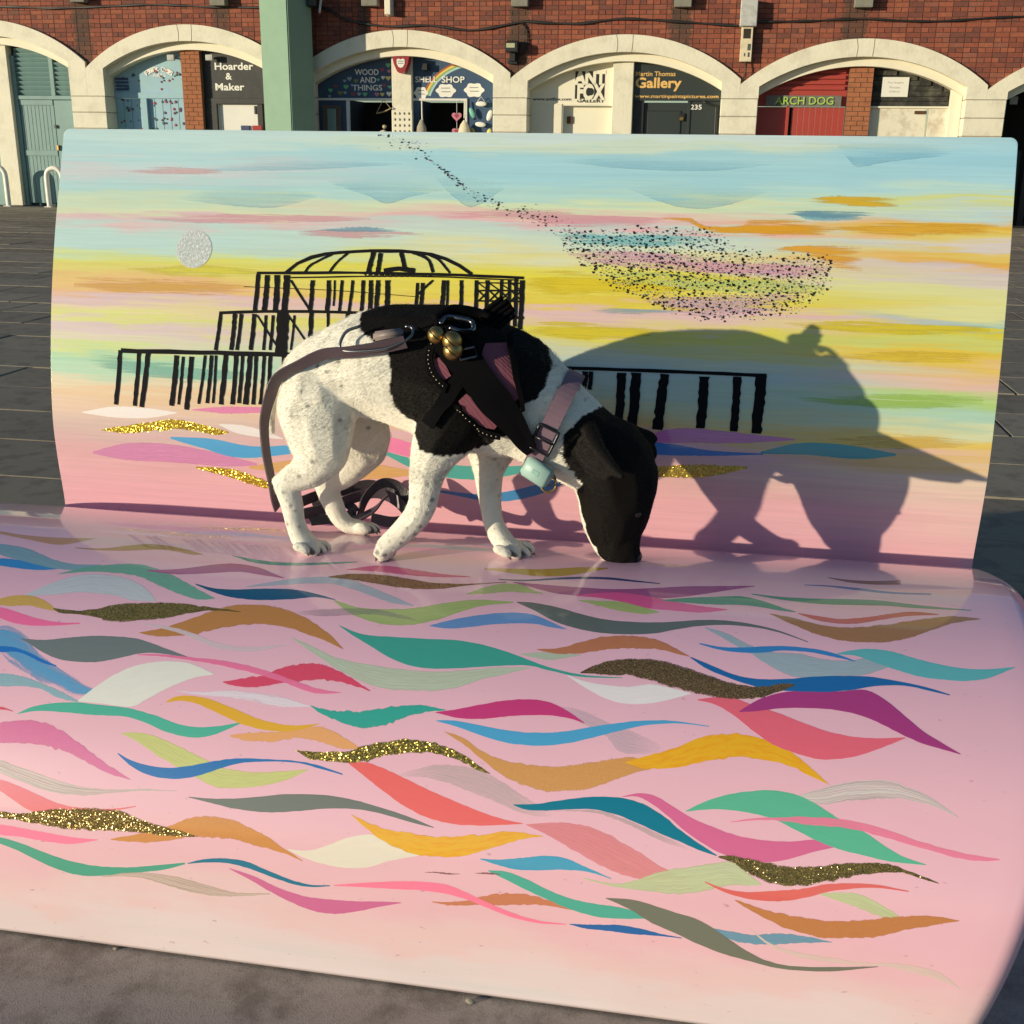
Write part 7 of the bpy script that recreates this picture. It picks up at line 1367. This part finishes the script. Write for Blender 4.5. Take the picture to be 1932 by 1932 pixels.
lamp = wall_root('wall_lamp', -3.72, -.3, 3.42); tag(lamp, 'black lamp with cream shade clamped to the mint column', 'lamp')
box('arm', -.25, .2, -.03, .03, .14, .19, blk, lamp, .008); box('ballast', -.05, .13, -.1, .1, -.02, .34, blk, lamp, .02); box('shade', -.33, -.16, -.1, .1, .12, .34, cream2, lamp, .03); tube('tube_light', [(.22, -.08, .16), (.17, -.08, -.12)], .02, grey_p, lamp)
tube('wire', [(-.1, -.05, .0), (-.2, -.08, -.08), (-.28, -.07, .1)], .007, cab_m, lamp)

# ------------------------------------------------------------------ shopfronts
YI = .36       # plane of the infill
def arc_poly(k, s0, s1, zb, inset=0.0, n=14):
    xs = np.linspace(s1, s0, n); return [(s0, zb), (s1, zb)] + [(x, z_in2(k, x) + .03 - inset) for x in xs]
def shop(name, s, label, cat='shopfront'):
    r = wall_root(name, s, YI); tag(r, label, cat); return r, (s, YI, 0)
def pbox(name, b, off, m, parent, bev=.004):
    return box(name, b[0] - off[0], b[1] - off[0], b[2] - off[1], b[3] - off[1], b[4], b[5], m, parent, bev)
teal = mat('grey_teal_paint', lin((118, 150, 148)), .55, var=.07, scale=6, dirt=lin((90, 115, 112)), dscale=4, damt=.3)
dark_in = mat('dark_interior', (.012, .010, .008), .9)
# 1: teal double door with louvres
d1, of = shop('louvred_door', -9.15, 'grey teal double door with louvred fanlight, leftmost arch', 'door')
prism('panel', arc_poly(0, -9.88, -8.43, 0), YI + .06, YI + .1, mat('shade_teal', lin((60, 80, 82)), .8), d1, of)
for s0, s1 in ((-9.80, -9.10), (-9.02, -8.46)):
    z = 2.02
    while z < z_in2(0, s0 + .1) - .06:
        e = min(s1, -8.46); b2 = bmesh.new(); add_box(b2, s0 - of[0], e - of[0], -.012, .012, -.045, .045, .002)
        o = bmobj('louvre_slat', b2, teal, d1); o.location = (0, .02, z + .03); o.rotation_euler = (math.radians(35), 0, 0); z += .082
pbox('post', (-9.10, -9.02, YI - .03, YI + .06, 1.95, 2.75), of, teal, d1); pbox('transom', (-9.86, -8.44, YI - .035, YI + .06, 1.93, 2.0), of, teal, d1)
pbox('jamb', (-9.87, -9.80, YI - .04, YI + .06, 0, 2.7), of, teal, d1)
for i in range(9):
    x = -9.79 + i * .0775; pbox('plank', (x, x + .074, YI - .005, YI + .03, .05, 1.92), of, teal, d1, .004)
pbox('rail', (-9.79, -9.10, YI - .02, YI + .02, .92, 1.02), of, teal, d1); pbox('rail', (-9.79, -9.10, YI - .02, YI + .02, 1.83, 1.925), of, teal, d1)
pbox('door_leaf', (-9.08, -8.44, YI - .015, YI + .03, .05, 1.92), of, teal, d1); 
pbox('lock', (-9.10, -9.05, YI - .05, YI - .02, 1.42, 1.48), of, blk, d1); pbox('handle', (-9.09, -9.05, YI - .06, YI - .02, 1.02, 1.12), of, brass, d1)
# left half of the first arch (mostly out of frame)
dl0, of = shop('grey_door', -11.0, 'grey teal door panel at the far left edge behind a white pier', 'door')
prism('panel', arc_poly(0, -11.78, -10.25, 0), YI, YI + .06, teal, dl0, of); pbox('handle', (-10.5, -10.46, YI - .05, YI, 1.0, 1.1), of, brass, dl0)
# 2a: pale blue flower-painted shutters
bl, of = shop('blue_shutter', -7.12, 'pale blue boarded shopfront painted with small red flowers')
pale = mat('pale_blue_boards', lin((150, 185, 200)), .6, var=.16, scale=5, dirt=lin((140, 185, 170)), dscale=2.5, damt=.6); navy = mat('navy_paint', lin((48, 66, 110)), .55, var=.12)
prism('fanlight', arc_poly(1, -7.83, -6.43, 2.06), YI + .02, YI + .06, pale, bl, of); pbox('lintel', (-7.83, -6.43, YI - .01, YI + .05, 1.96, 2.06), of, pale, bl); 
for i in range(9):
    x = -7.83 + i * .1556; pbox('board', (x, x + .150, YI + .01, YI + .05, 0, 1.955), of, pale, bl, .004)
pbox('door_post', (-7.30, -7.18, YI - .06, YI + .02, 0, 1.96), of, pale, bl)
for i in range(4): pbox('vent_slat', (-7.80, -7.55, YI - .01, YI + .02, 2.10 + i * .06, 2.135 + i * .06), of, navy, bl)
fl_cols = [mat('flower_red', lin((165, 50, 65)), .6), mat('flower_plum', lin((95, 60, 80)), .6), mat('leaf_dark', lin((60, 90, 80)), .6)]
R2 = np.random.default_rng(5)
for i in range(110):
    s = R2.uniform(-7.75, -6.5); z = R2.uniform(1.3, 2.5)
    if z > z_in2(1, s) - .1 or 1.94 < z < 2.09 or -7.33 < s < -7.15: continue
    r = R2.uniform(.010, .024) * (1.9 if i == 3 else 1); pts = [(s + r * (1 + .3 * math.sin(5 * a)) * math.cos(a), z + r * (1 + .3 * math.sin(5 * a)) * math.sin(a)) for a in np.linspace(0, 6.283, 16)[:-1]]
    prism('painted_flower', pts, YI - .004 if z < 1.95 else YI + .006, YI + .03, fl_cols[i % 3], bl, of)
white_t = mat('white_lettering', (.80, .78, .70), .5, var=.05)
for i, ch in enumerate('Flint Owls'):
    if ch == ' ': continue
    a = math.radians(38 - 76 * i / 9); s = -6.93 + .46 * math.sin(-a) * .85; z = 2.13 + .34 * math.cos(a)
    text('lettering', ch, (s - .034, z - .042, s + .034, z + .042), YI + .012, white_t, bl, of, .02, rot=a * .9)
text('lettering', 'ARTS', (-7.06, 2.33, -6.80, 2.39), YI + .02, white_t, bl, of, .01)
for s in (-6.60, -5.86):
    f2 = wall_root('spotlight', s, .26, 2.60); tag(f2, 'small grey square floodlight under the second arch, ' + ('left of' if s < -6 else 'right of') + ' the brick pier', 'floodlight')
    box('lamp_head', -.07, .07, -.06, 0, 0, .10, grey_p, f2, .01); box('bracket', -.02, .02, 0, .16, .04, .07, blk, f2)
# 2b
hm, of = shop('black_shopfront', -5.3, 'black shopfront with white lettering and a white door, beside the brick pier')
blk_p = mat('black_paint', (.018, .018, .017), .5, var=.3, scale=12, dirt=(.05, .045, .04), dscale=5, damt=.6)
prism('sign_board', arc_poly(1, -6.06, -4.57, 1.97), YI, YI + .05, blk_p, hm, of)
text('lettering', 'Hoarder', (-5.83, 2.45, -5.09, 2.575), YI, white_t, hm, of, .022); text('lettering', '&', (-5.63, 2.285, -5.51, 2.40), YI, white_t, hm, of, .022); text('lettering', 'Maker', (-5.84, 2.10, -5.28, 2.225), YI, white_t, hm, of, .022)
pbox('frame', (-6.06, -5.83, YI - .02, YI + .05, 0, 1.97), of, blk_p, hm); pbox('frame', (-5.83, -4.57, YI - .03, YI + .05, 1.87, 1.97), of, blk_p, hm); pbox('frame', (-5.05, -4.95, YI - .02, YI + .05, 0, 1.87), of, blk_p, hm)
pbox('door', (-5.83, -5.05, YI + .05, YI + .10, 0, 1.87), of, mat('white_door', (.74, .72, .66), .5, var=.06), hm); pbox('side_board', (-4.95, -4.57, YI + .02, YI + .06, 0, 1.87), of, mat('brown_boards', (.10, .085, .065), .7, var=.3, scale=20), hm)
pbox('letter_poster', (-5.40, -5.24, YI + .02, YI + .05, 1.30, 1.50), of, mat('poster_blue', lin((40, 55, 95)), .5, var=.5, scale=40), hm, 0); pbox('letter_poster', (-5.16, -4.98, YI - .03, YI - .02, 1.32, 1.50), of, mat('poster_red', lin((150, 25, 25)), .5, var=.5, scale=30), hm, 0); pbox('lock', (-5.13, -5.09, YI + .03, YI + .05, 1.70, 1.84), of, blk, hm)
# 3a
wt, of = shop('navy_shopfront', -3.1, 'navy shopfront with coloured hearts and white lettering, beside the mint column')
navy2 = mat('navy_board', lin((46, 72, 104)), .55, var=.1, scale=4, dirt=lin((50, 85, 95)), dscale=2, damt=.5)
prism('sign_board', arc_poly(2, -3.885, -2.48, 1.98), YI, YI + .05, navy2, wt, of)
for t, b in (('WOOD', (-3.19, 2.365, -2.75, 2.465)), ('AND', (-3.10, 2.235, -2.80, 2.335)), ('THINGS', (-3.24, 2.105, -2.69, 2.205))): text('lettering', t, b, YI, white_t, wt, of, .018)
def heart(name, s, z, r, y, m, parent, off, th=.006):
    a = np.linspace(0, 6.2832, 22)[:-1]; pts = [(s + r * 1.05 * (math.sin(t) ** 3), z + r * (.81 * math.cos(t) - .31 * math.cos(2 * t) - .125 * math.cos(3 * t) - .06 * math.cos(4 * t))) for t in a]
    return prism(name, pts, y - th, y, m, parent, off)
hc = {k: mat('heart_' + k, lin(c), .5) for k, c in dict(green=(110, 185, 130), pink=(195, 120, 135), white=(225, 225, 215), yellow=(215, 205, 110), mint=(110, 180, 160), red=(150, 60, 80), olive=(130, 130, 60), grey=(150, 160, 170)).items()}
for s, z, r, c in [(-2.57, 2.53, .045, 'green'), (-2.68, 2.455, .038, 'red'), (-2.56, 2.43, .033, 'pink'), (-2.67, 2.325, .036, 'white'), (-2.575, 2.315, .045, 'yellow'), (-2.65, 2.195, .036, 'red'), (-2.55, 2.17, .036, 'mint'), (-2.565, 2.055, .048, 'white'), (-2.69, 2.045, .036, 'yellow'), (-2.79, 2.045, .042, 'pink'), (-3.01, 2.045, .042, 'green'), (-3.12, 2.05, .036, 'grey'), (-3.23, 2.05, .042, 'red'), (-3.17, 2.27, .042, 'olive'), (-3.29, 2.305, .042, 'grey'), (-3.38, 2.27, .03, 'grey'), (-3.36, 2.17, .045, 'green'), (-3.47, 2.065, .045, 'olive'), (-3.38, 2.07, .03, 'grey'), (-3.65, 2.11, .04, 'green'), (-3.67, 2.01, .028, 'grey'), (-3.24, 2.195, .028, 'grey'), (-2.76, 2.29, .03, 'green'), (-3.55, 2.18, .034, 'red')]: heart('painted_heart', s, z, r, YI, hc[c], wt, of)
white_f = mat('white_frame', (.70, .68, .62), .5, var=.08)
pbox('frame', (-3.885, -2.48, YI - .03, YI + .05, 1.94, 1.98), of, white_f, wt); pbox('frame', (-3.36, -3.31, YI - .03, YI + .05, 0, 1.94), of, white_f, wt); pbox('side_panel', (-3.885, -3.36, YI, YI + .05, 0, 1.94), of, navy2, wt)
pbox('picture_frame', (-3.80, -3.45, YI - .05, YI, 1.25, 1.86), of, mat('driftwood', (.11, .085, .06), .8, var=.35, scale=18), wt); pbox('mirror', (-3.71, -3.55, YI - .06, YI - .05, 1.42, 1.80), of, mat('old_mirror', lin((120, 150, 140)), .25), wt)
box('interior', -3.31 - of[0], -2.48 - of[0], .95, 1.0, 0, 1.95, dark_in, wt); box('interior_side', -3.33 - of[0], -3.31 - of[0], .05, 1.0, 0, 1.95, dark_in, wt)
# 3b
sh, of = shop('shell_shopfront', -1.4, 'navy shopfront with a painted rainbow, white clouds and white lettering')
prism('sign_board', arc_poly(2, -2.12, -.615, 1.98), YI, YI + .05, navy2, sh, of)
text('lettering', 'SHELL', (-2.08, 2.245, -1.68, 2.345), YI - .008, white_t, sh, of, .018); text('lettering', 'SHOP', (-1.60, 2.24, -1.19, 2.345), YI - .008, white_t, sh, of, .018)
for i, c in enumerate(((165, 90, 45), (225, 195, 100), (140, 165, 95), (165, 200, 205))):
    r0, r1 = 1.0 - i * .035, 1.0 - (i + 1) * .035; cx, cz = -.98, 1.83; A = np.linspace(math.radians(101), math.radians(164), 18)
    pts = [(cx + r0 * math.cos(a), cz + .8 * r0 * math.sin(a)) for a in A] + [(cx + r1 * math.cos(a), cz + .8 * r1 * math.sin(a)) for a in A[::-1]]
    pts = [(x, min(z, z_in2(2, x) - .005)) for x, z in pts]
    prism('rainbow_band', pts, YI - .004, YI, mat('rainbow%d' % i, lin(c), .5), sh, of)
scrib = mat('grey_scribble', (.25, .25, .24), .6)
for s, z, w, h in ((-1.53, 2.11, .17, .11), (-1.02, 2.12, .17, .115), (-1.98, 2.07, .12, .10)):
    pts = [(s + w * (1 + .10 * math.cos(6 * a)) * math.cos(a), z + h * (1 + .10 * math.cos(6 * a)) * math.sin(a)) for a in np.linspace(0, 6.283, 40)[:-1]]
    cl = prism('painted_cloud', pts, YI - .005, YI, white_t, sh, of)
    for j in range(2): prism('scribbled_line', [(s - w * .5 + .02 * j, z + .035 - .06 * j), (s + w * .45 + .02 * j, z + .035 - .06 * j), (s + w * .45, z + .05 - .06 * j), (s - w * .5, z + .048 - .06 * j)], YI - .0065, YI - .0052, scrib, sh, of)
pbox('frame', (-2.12, -1.14, YI - .03, YI + .05, 1.94, 1.98), of, white_f, sh); pbox('frame', (-1.18, -1.14, YI - .03, YI + .05, 0, 1.94), of, white_f, sh); pbox('frame', (-2.12, -2.02, YI - .02, YI + .05, 0, 1.94), of, navy2, sh); pbox('side_panel', (-1.14, -.615, YI, YI + .05, 0, 1.98), of, navy2, sh)
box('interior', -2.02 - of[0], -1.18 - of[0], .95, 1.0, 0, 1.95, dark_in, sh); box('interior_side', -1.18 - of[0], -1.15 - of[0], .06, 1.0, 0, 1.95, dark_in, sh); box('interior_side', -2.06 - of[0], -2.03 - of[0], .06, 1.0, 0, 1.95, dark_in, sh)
pbox('camera_bracket', (-1.93, -1.83, YI - .14, YI - .02, 2.44, 2.55), of, blk, sh)
# goods hung outside the shop
gd = wall_root('heart_garland', -1.32, .30, 1.30); tag(gd, 'string of two pink hearts hanging in the shell shop doorway', 'garland')
tube('string', [(0, 0, .66), (0, 0, -.3)], .004, white_t, gd, smoothpath=False)
for z in (.38, .12): heart('heart', 0, z, .085, .015, hc['pink'], gd, (0, 0, 0), .03); heart('inner_heart', 0, z + .01, .04, -.016, hc['red'], gd, (0, 0, 0), .004)
tw = wall_root('shell_hanger', -1.17, .22, 1.20); tag(tw, 'cream fringed macrame hanging on the white door frame', 'wall hanging')
tube('cord', [(0, .05, .74), (0, .02, .45)], .012, cream2, tw)
def cone(name, prof_, m, parent, seg=14):
    V = []; F = []
    for r, z in prof_:
        for k in range(seg): a = 6.2832 * k / seg; q = 1 + .06 * math.cos(a * 5); V.append((r * q * math.cos(a), r * q * .6 * math.sin(a), z))
    for i in range(len(prof_) - 1):
        for k in range(seg): F.append((i * seg + k, i * seg + (k + 1) % seg, (i + 1) * seg + (k + 1) % seg, (i + 1) * seg + k))
    return mesh(name, V, F, m, parent, True)
cone('bell_shape', [(.12, -.2), (.115, 0), (.105, .22), (.07, .34), (.01, .42)][::-1], mat('cream_cotton', (.70, .62, .44), .8, var=.12, bump=.5), tw)
nb = wall_root('net_bag', -1.95, .24, 1.20); tag(nb, 'knotted grey string bag hanging left in the shell shop doorway', 'string bag')
tube('cord', [(0, .05, .74), (.01, .02, .5), (.02, 0, .4)], .014, white_f, nb); cone('bag', [(.02, .42), (.08, .30), (.11, .1), (.10, -.2)], mat('grey_string', (.36, .32, .25), .9, var=.5, scale=45, bump=.8), nb)
wr = wall_root('shell_wreath', -.88, .28, 1.72); tag(wr, 'ring of pale driftwood fish shapes on the navy side panel', 'wreath')
for i, (x, z, a, c) in enumerate(((0, .17, 0, 'white'), (-.16, .02, 1.2, 'mint'), (.15, -.02, 1.9, 'white'), (-.01, -.17, .1, 'white'), (.14, -.33, 1.8, 'yellow'), (-.14, -.32, 1.3, 'olive'))):
    o = ball('piece', (0, 0, 0), (.10, .02, .045), hc[c], wr); o.location = (x, 0, z); o.rotation_euler = (0, a, 0)
tube('hanger_wire', [(-.07, 0, .2), (0, 0, .29), (.07, 0, .2)], .006, white_f, wr, smoothpath=False)
sp_ = wall_root('sponge_bunch', -2.60, .16, 1.22); tag(sp_, 'bunch of pale shells hanging beside the white middle pier', 'shells')
R3 = np.random.default_rng(3)
for i in range(16): c = R3.normal(0, 1, 3) * (.06, .03, .09); ball('shell', c + np.array([0, 0, .1]), (.045, .035, .04), mat('shell%d' % (i % 3), [(.62, .52, .36), (.70, .62, .48), (.5, .4, .27)][i % 3], .6), sp_, 1)
ch = wall_root('coat_hanger', -2.62, .20, 1.75); tag(ch, 'wooden coat hanger at the top of the dark doorway', 'hanger')
tube('bar', [(-.14, 0, -.03), (0, 0, .0), (.14, 0, .06)], .012, mat('pale_wood', (.38, .27, .14), .6), ch); tube('wire', [(-.14, 0, -.03), (-.03, 0, .16), (.0, 0, .19), (.12, 0, .06)], .006, MATS['pale_wood'], ch)
sr = wall_root('card_rack', -2.28, .10, 1.0); tag(sr, 'cream display board with small dark charms on the middle pier', 'display board')
box('board', -.19, .19, .06, .10, 0, .78, cream2, sr, .01)
for i in range(4):
    for j in range(4): ball('charm', (-.13 + .085 * i, .055, .72 - .10 * j), (.018, .01, .025), scrib if (i + j) % 3 else hc['olive'], sr, 1)
rs = wall_root('wooden_plaque', -3.93, -.02, 1.55); tag(rs, 'narrow wooden sign on the cream pier right of the mint column', 'sign')
box('board', -.10, .06, -.02, .02, 0, .38, MATS['driftwood'], rs, .004)
for j in range(4): box('painted_line', -.08, .04, -.0235, -.0205, .05 + .08 * j, .085 + .08 * j, mat('dull_cream', (.30, .27, .2), .7), rs)
ra = wall_root('burglar_alarm', -2.26, .06, 2.38); tag(ra, 'red shield-shaped burglar alarm with a white crest on the middle pier', 'alarm')
red = mat('alarm_red', lin((150, 40, 45)), .4)
prism('case', [(-.15, .27), (.15, .27), (.13, .16), (.07, .03), (.03, 0), (-.03, 0), (-.07, .03), (-.13, .16)], .0, .18, red, ra)
prism('crest', [(-.07, .22), (-.04, .235), (0, .22), (.04, .235), (.07, .22), (.07, .15), (.04, .10), (0, .085), (-.04, .10), (-.07, .15)], -.006, 0, white_t, ra)
for j in range(2): prism('crest_line', [(-.05, .15 + .035 * j), (.05, .15 + .035 * j), (.05, .165 + .035 * j), (-.05, .165 + .035 * j)], -.008, -.0062, scrib, ra)
# 4a
an, of = shop('cream_gallery_front', .7, 'cream boarded shopfront with a black and white square logo')
prism('sign_board', arc_poly(3, -.015, 1.42, 1.90), YI, YI + .05, cream2, an, of)
pbox('board', (-.015, .40, YI + .006, YI + .05, 0, 1.90), of, cream2, an); pbox('frame', (.40, .55, YI - .04, YI + .05, 0, 1.90), of, cream2, an, .01); pbox('door_lintel', (.55, 1.42, YI - .02, YI + .05, 1.87, 1.90), of, cream2, an); pbox('door', (.55, 1.42, YI + .10, YI + .14, 0, 1.87), of, cream2, an)
ink = mat('sign_black', (.015, .014, .012), .5)
pbox('logo_square', (.76, 1.27, YI - .004, YI, 1.985, 2.43), of, ink, an, 0)
text('logo_letters', 'ANT', (.74, 2.21, 1.285, 2.445), YI - .004, cream2, an, of, .055); text('logo_letters', 'FOX', (.80, 1.96, 1.285, 2.235), YI - .004, cream2, an, of, .055)
prism('logo_disc', [(1.035 + .055 * math.cos(a), 2.10 + .06 * math.sin(a)) for a in np.linspace(0, 6.283, 20)[:-1]], YI - .012, YI - .0085, ink, an, of)
text('lettering', 'GALLERY', (.80, 1.925, 1.285, 1.98), YI, ink, an, of, .03); text('lettering', 'www.antfox.com', (.02, 1.955, .70, 2.005), YI, ink, an, of, .02)
pbox('padlock', (.62, .72, YI + .07, YI + .10, 1.58, 1.70), of, mat('rust', (.10, .045, .02), .8, var=.4), an)
# 4b
mt, of = shop('dark_gallery_front', 2.5, 'dark green grey gallery front with golden lettering and a number')
dgrey = mat('dark_green_grey', lin((44, 52, 50)), .45, var=.1, scale=4)
gold_t = mat('gold_lettering', lin((225, 180, 105)), .5)
prism('sign_board', arc_poly(3, 1.77, 3.27, 1.96), YI - .03, YI + .05, dgrey, mt, of)
text('lettering', 'Martin Thomas', (1.80, 2.35, 2.47, 2.425), YI - .03, gold_t, mt, of, .012); text('lettering', 'Gallery', (1.80, 2.11, 2.58, 2.33), YI - .03, gold_t, mt, of, .028)
text('lettering', 'www.martinpaintspictures.com', (1.80, 1.985, 3.21, 2.055), YI - .03, gold_t, mt, of, .015)
pbox('door', (1.96, 2.70, YI + .05, YI + .09, 0, 1.93), of, dgrey, mt); pbox('door_panel', (2.02, 2.60, YI + .03, YI + .06, 1.0, 1.80), of, dgrey, mt, .012); pbox('frame', (1.77, 1.96, YI, YI + .09, 0, 1.96), of, mat('near_black', (.012, .012, .012), .5), mt); pbox('side_panel', (2.70, 3.27, YI + .02, YI + .07, 0, 1.96), of, dgrey, mt); pbox('post', (2.70, 2.75, YI, YI + .05, 0, 1.96), of, dgrey, mt)
text('number', '235', (2.75, 1.82, 2.94, 1.90), YI + .02, white_t, mt, of, .015)
tube('conduit', [(2.95 - of[0], -.02, 1.95), (3.12 - of[0], -.02, 1.88), (3.18 - of[0], -.02, 1.80), (3.18 - of[0], -.02, .5)], .015, blk, mt); pbox('padlock', (2.56, 2.66, YI - .02, YI + .03, 1.64, 1.76), of, blk, mt); pbox('padlock_body', (2.58, 2.64, YI - .035, YI - .02, 1.64, 1.70), of, brass, mt)
# 5a
rd, of = shop('red_shopfront', 4.6, 'red boarded shopfront with a wooden name board under the arch')
redp = mat('brick_red_paint', lin((165, 62, 52)), .55, var=.08, scale=5)
prism('fanlight', arc_poly(4, 3.87, 5.31, 1.88), YI + .02, YI + .06, redp, rd, of)
for i in range(4): 
    z = 2.14 + .085 * i; x0 = next((x for x in np.linspace(3.9, 5.2, 60) if z_in2(4, x) > z + .03), 5.1)
    pbox('louvre_slat', (x0, 5.27, YI - .02, YI + .02, z, z + .055), of, redp, rd)
for i in range(9):
    x = 4.45 + i * .095; pbox('plank', (x, x + .092, YI + .02, YI + .05, 0, 1.87), of, redp, rd, .004)
pbox('side_board', (3.87, 4.35, YI + .01, YI + .06, 0, 1.87), of, redp, rd); pbox('post', (4.35, 4.40, YI - .03, YI + .04, 0, 1.88), of, redp, rd); pbox('door_gap', (4.40, 4.45, YI + .05, YI + .06, 0, 1.87), of, dark_in, rd)
nb_ = pbox('name_board', (4.0, 5.23, YI - .05, YI - .02, 1.875, 2.05), of, mat('weathered_board', (.16, .15, .13), .8, var=.3, scale=14), rd)
lime = mat('lime_lettering', lin((165, 195, 90)), .5); text('lettering_shadow', 'ARCH DOG', (4.165, 1.895, 5.115, 2.022), YI - .05, mat('dark_green', (.02, .03, .012), .6), rd, of, .03); text('lettering', 'ARCH DOG', (4.15, 1.905, 5.10, 2.03), YI - .054, lime, rd, of, .012)
# 5b
ng, of = shop('peeling_white_front', 6.4, 'peeling white doors under black weathered boards with a paper notice')
wth = mat('weathered_black', (.025, .024, .02), .8, var=.6, scale=7, bump=.6, bscale=12, dirt=(.16, .15, .11), dscale=6, damt=.55)
prism('backing', arc_poly(4, 5.70, 6.95, 1.88), YI + .04, YI + .07, wth, ng, of)
for i in range(8):
    z = 1.89 + i * .08; e = next((x for x in np.linspace(6.95, 5.8, 80) if z_in2(4, x) > z + .07), None)
    if e: pbox('board', (5.70, min(e, 6.93), YI + .005 + .008 * (i % 2), YI + .045, z, z + .075), of, wth, ng)
pbox('notice', (5.86, 6.28, YI - .01, YI - .003, 2.035, 2.34), of, mat('paper', (.76, .74, .66), .7, var=.03), ng, 0)
for t, b in (('The Naughty', (5.94, 2.235, 6.20, 2.27)), ('Pirates', (5.98, 2.165, 6.15, 2.20)), ('Gallery', (5.98, 2.095, 6.15, 2.135))): text('lettering', t, b, YI - .01, mat('faded_ink', (.30, .29, .26), .7), ng, of, .0, .001)
peel = mat('peeling_white', (.74, .69, .55), .6, var=.08, scale=5, dirt=(.22, .10, .04), dscale=3.5, damt=.55)
pbox('door', (5.88, 6.62, YI + .01, YI + .05, 0, 1.86), of, peel, ng); pbox('door', (6.65, 7.02, YI + .015, YI + .05, 0, 1.87), of, peel, ng); pbox('frame', (5.70, 7.13, YI - .02, YI + .06, 1.86, 1.89), of, cream2, ng); pbox('frame', (5.70, 5.87, YI + .05, YI + .08, 0, 1.86), of, cream2, ng); pbox('reveal_board', (6.95, 7.13, YI - .10, YI + .05, 0, 2.2), of, cream2, ng); pbox('bolt', (6.42, 6.60, YI - .02, YI + .01, 1.77, 1.82), of, MATS['rust'], ng)
# 6: open dark arch at the right edge
dk, of = shop('dark_arch_room', 9.4, 'open dark archway at the right edge beyond the bench', 'archway')
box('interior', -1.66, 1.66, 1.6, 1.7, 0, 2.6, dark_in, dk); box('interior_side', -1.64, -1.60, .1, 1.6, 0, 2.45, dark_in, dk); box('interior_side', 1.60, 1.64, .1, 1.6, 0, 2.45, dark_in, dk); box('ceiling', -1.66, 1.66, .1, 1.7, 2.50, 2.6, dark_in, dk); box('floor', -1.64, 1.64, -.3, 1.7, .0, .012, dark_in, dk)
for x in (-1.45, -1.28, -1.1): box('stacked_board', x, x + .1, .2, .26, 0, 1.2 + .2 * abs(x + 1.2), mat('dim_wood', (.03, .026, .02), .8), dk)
box('notice', -1.50, -1.38, .05, .06, 1.93, 2.05, mat('dim_paper', (.3, .3, .28), .7), dk)
# white hoop guards beside the first door
for i, s in enumerate((-10.02, -8.86)):
    h = wall_root('hoop_guard', s, -.12); tag(h, 'white painted steel hoop guard at the ' + ('left' if i == 0 else 'right') + ' side of the louvred door', 'hoop guard')
    P = [(-.0, .08, 0), (0, .08, .50), (0, .06, .62), (0, -.02, .70), (0, -.14, .70), (0, -.24, .64), (0, -.27, .5), (0, -.27, 0)]
    P = [(y * .9, x, z) for x, y, z in P]
    tube('hoop', P, .045, mat('white_gloss', (.78, .76, .68), .4, var=.05), h, 12, n=40)
    for q in (P[0], P[-1]): box('foot_plate', q[0] - .07, q[0] + .07, q[1] - .07, q[1] + .07, .0, .012, MATS['white_gloss'], h)
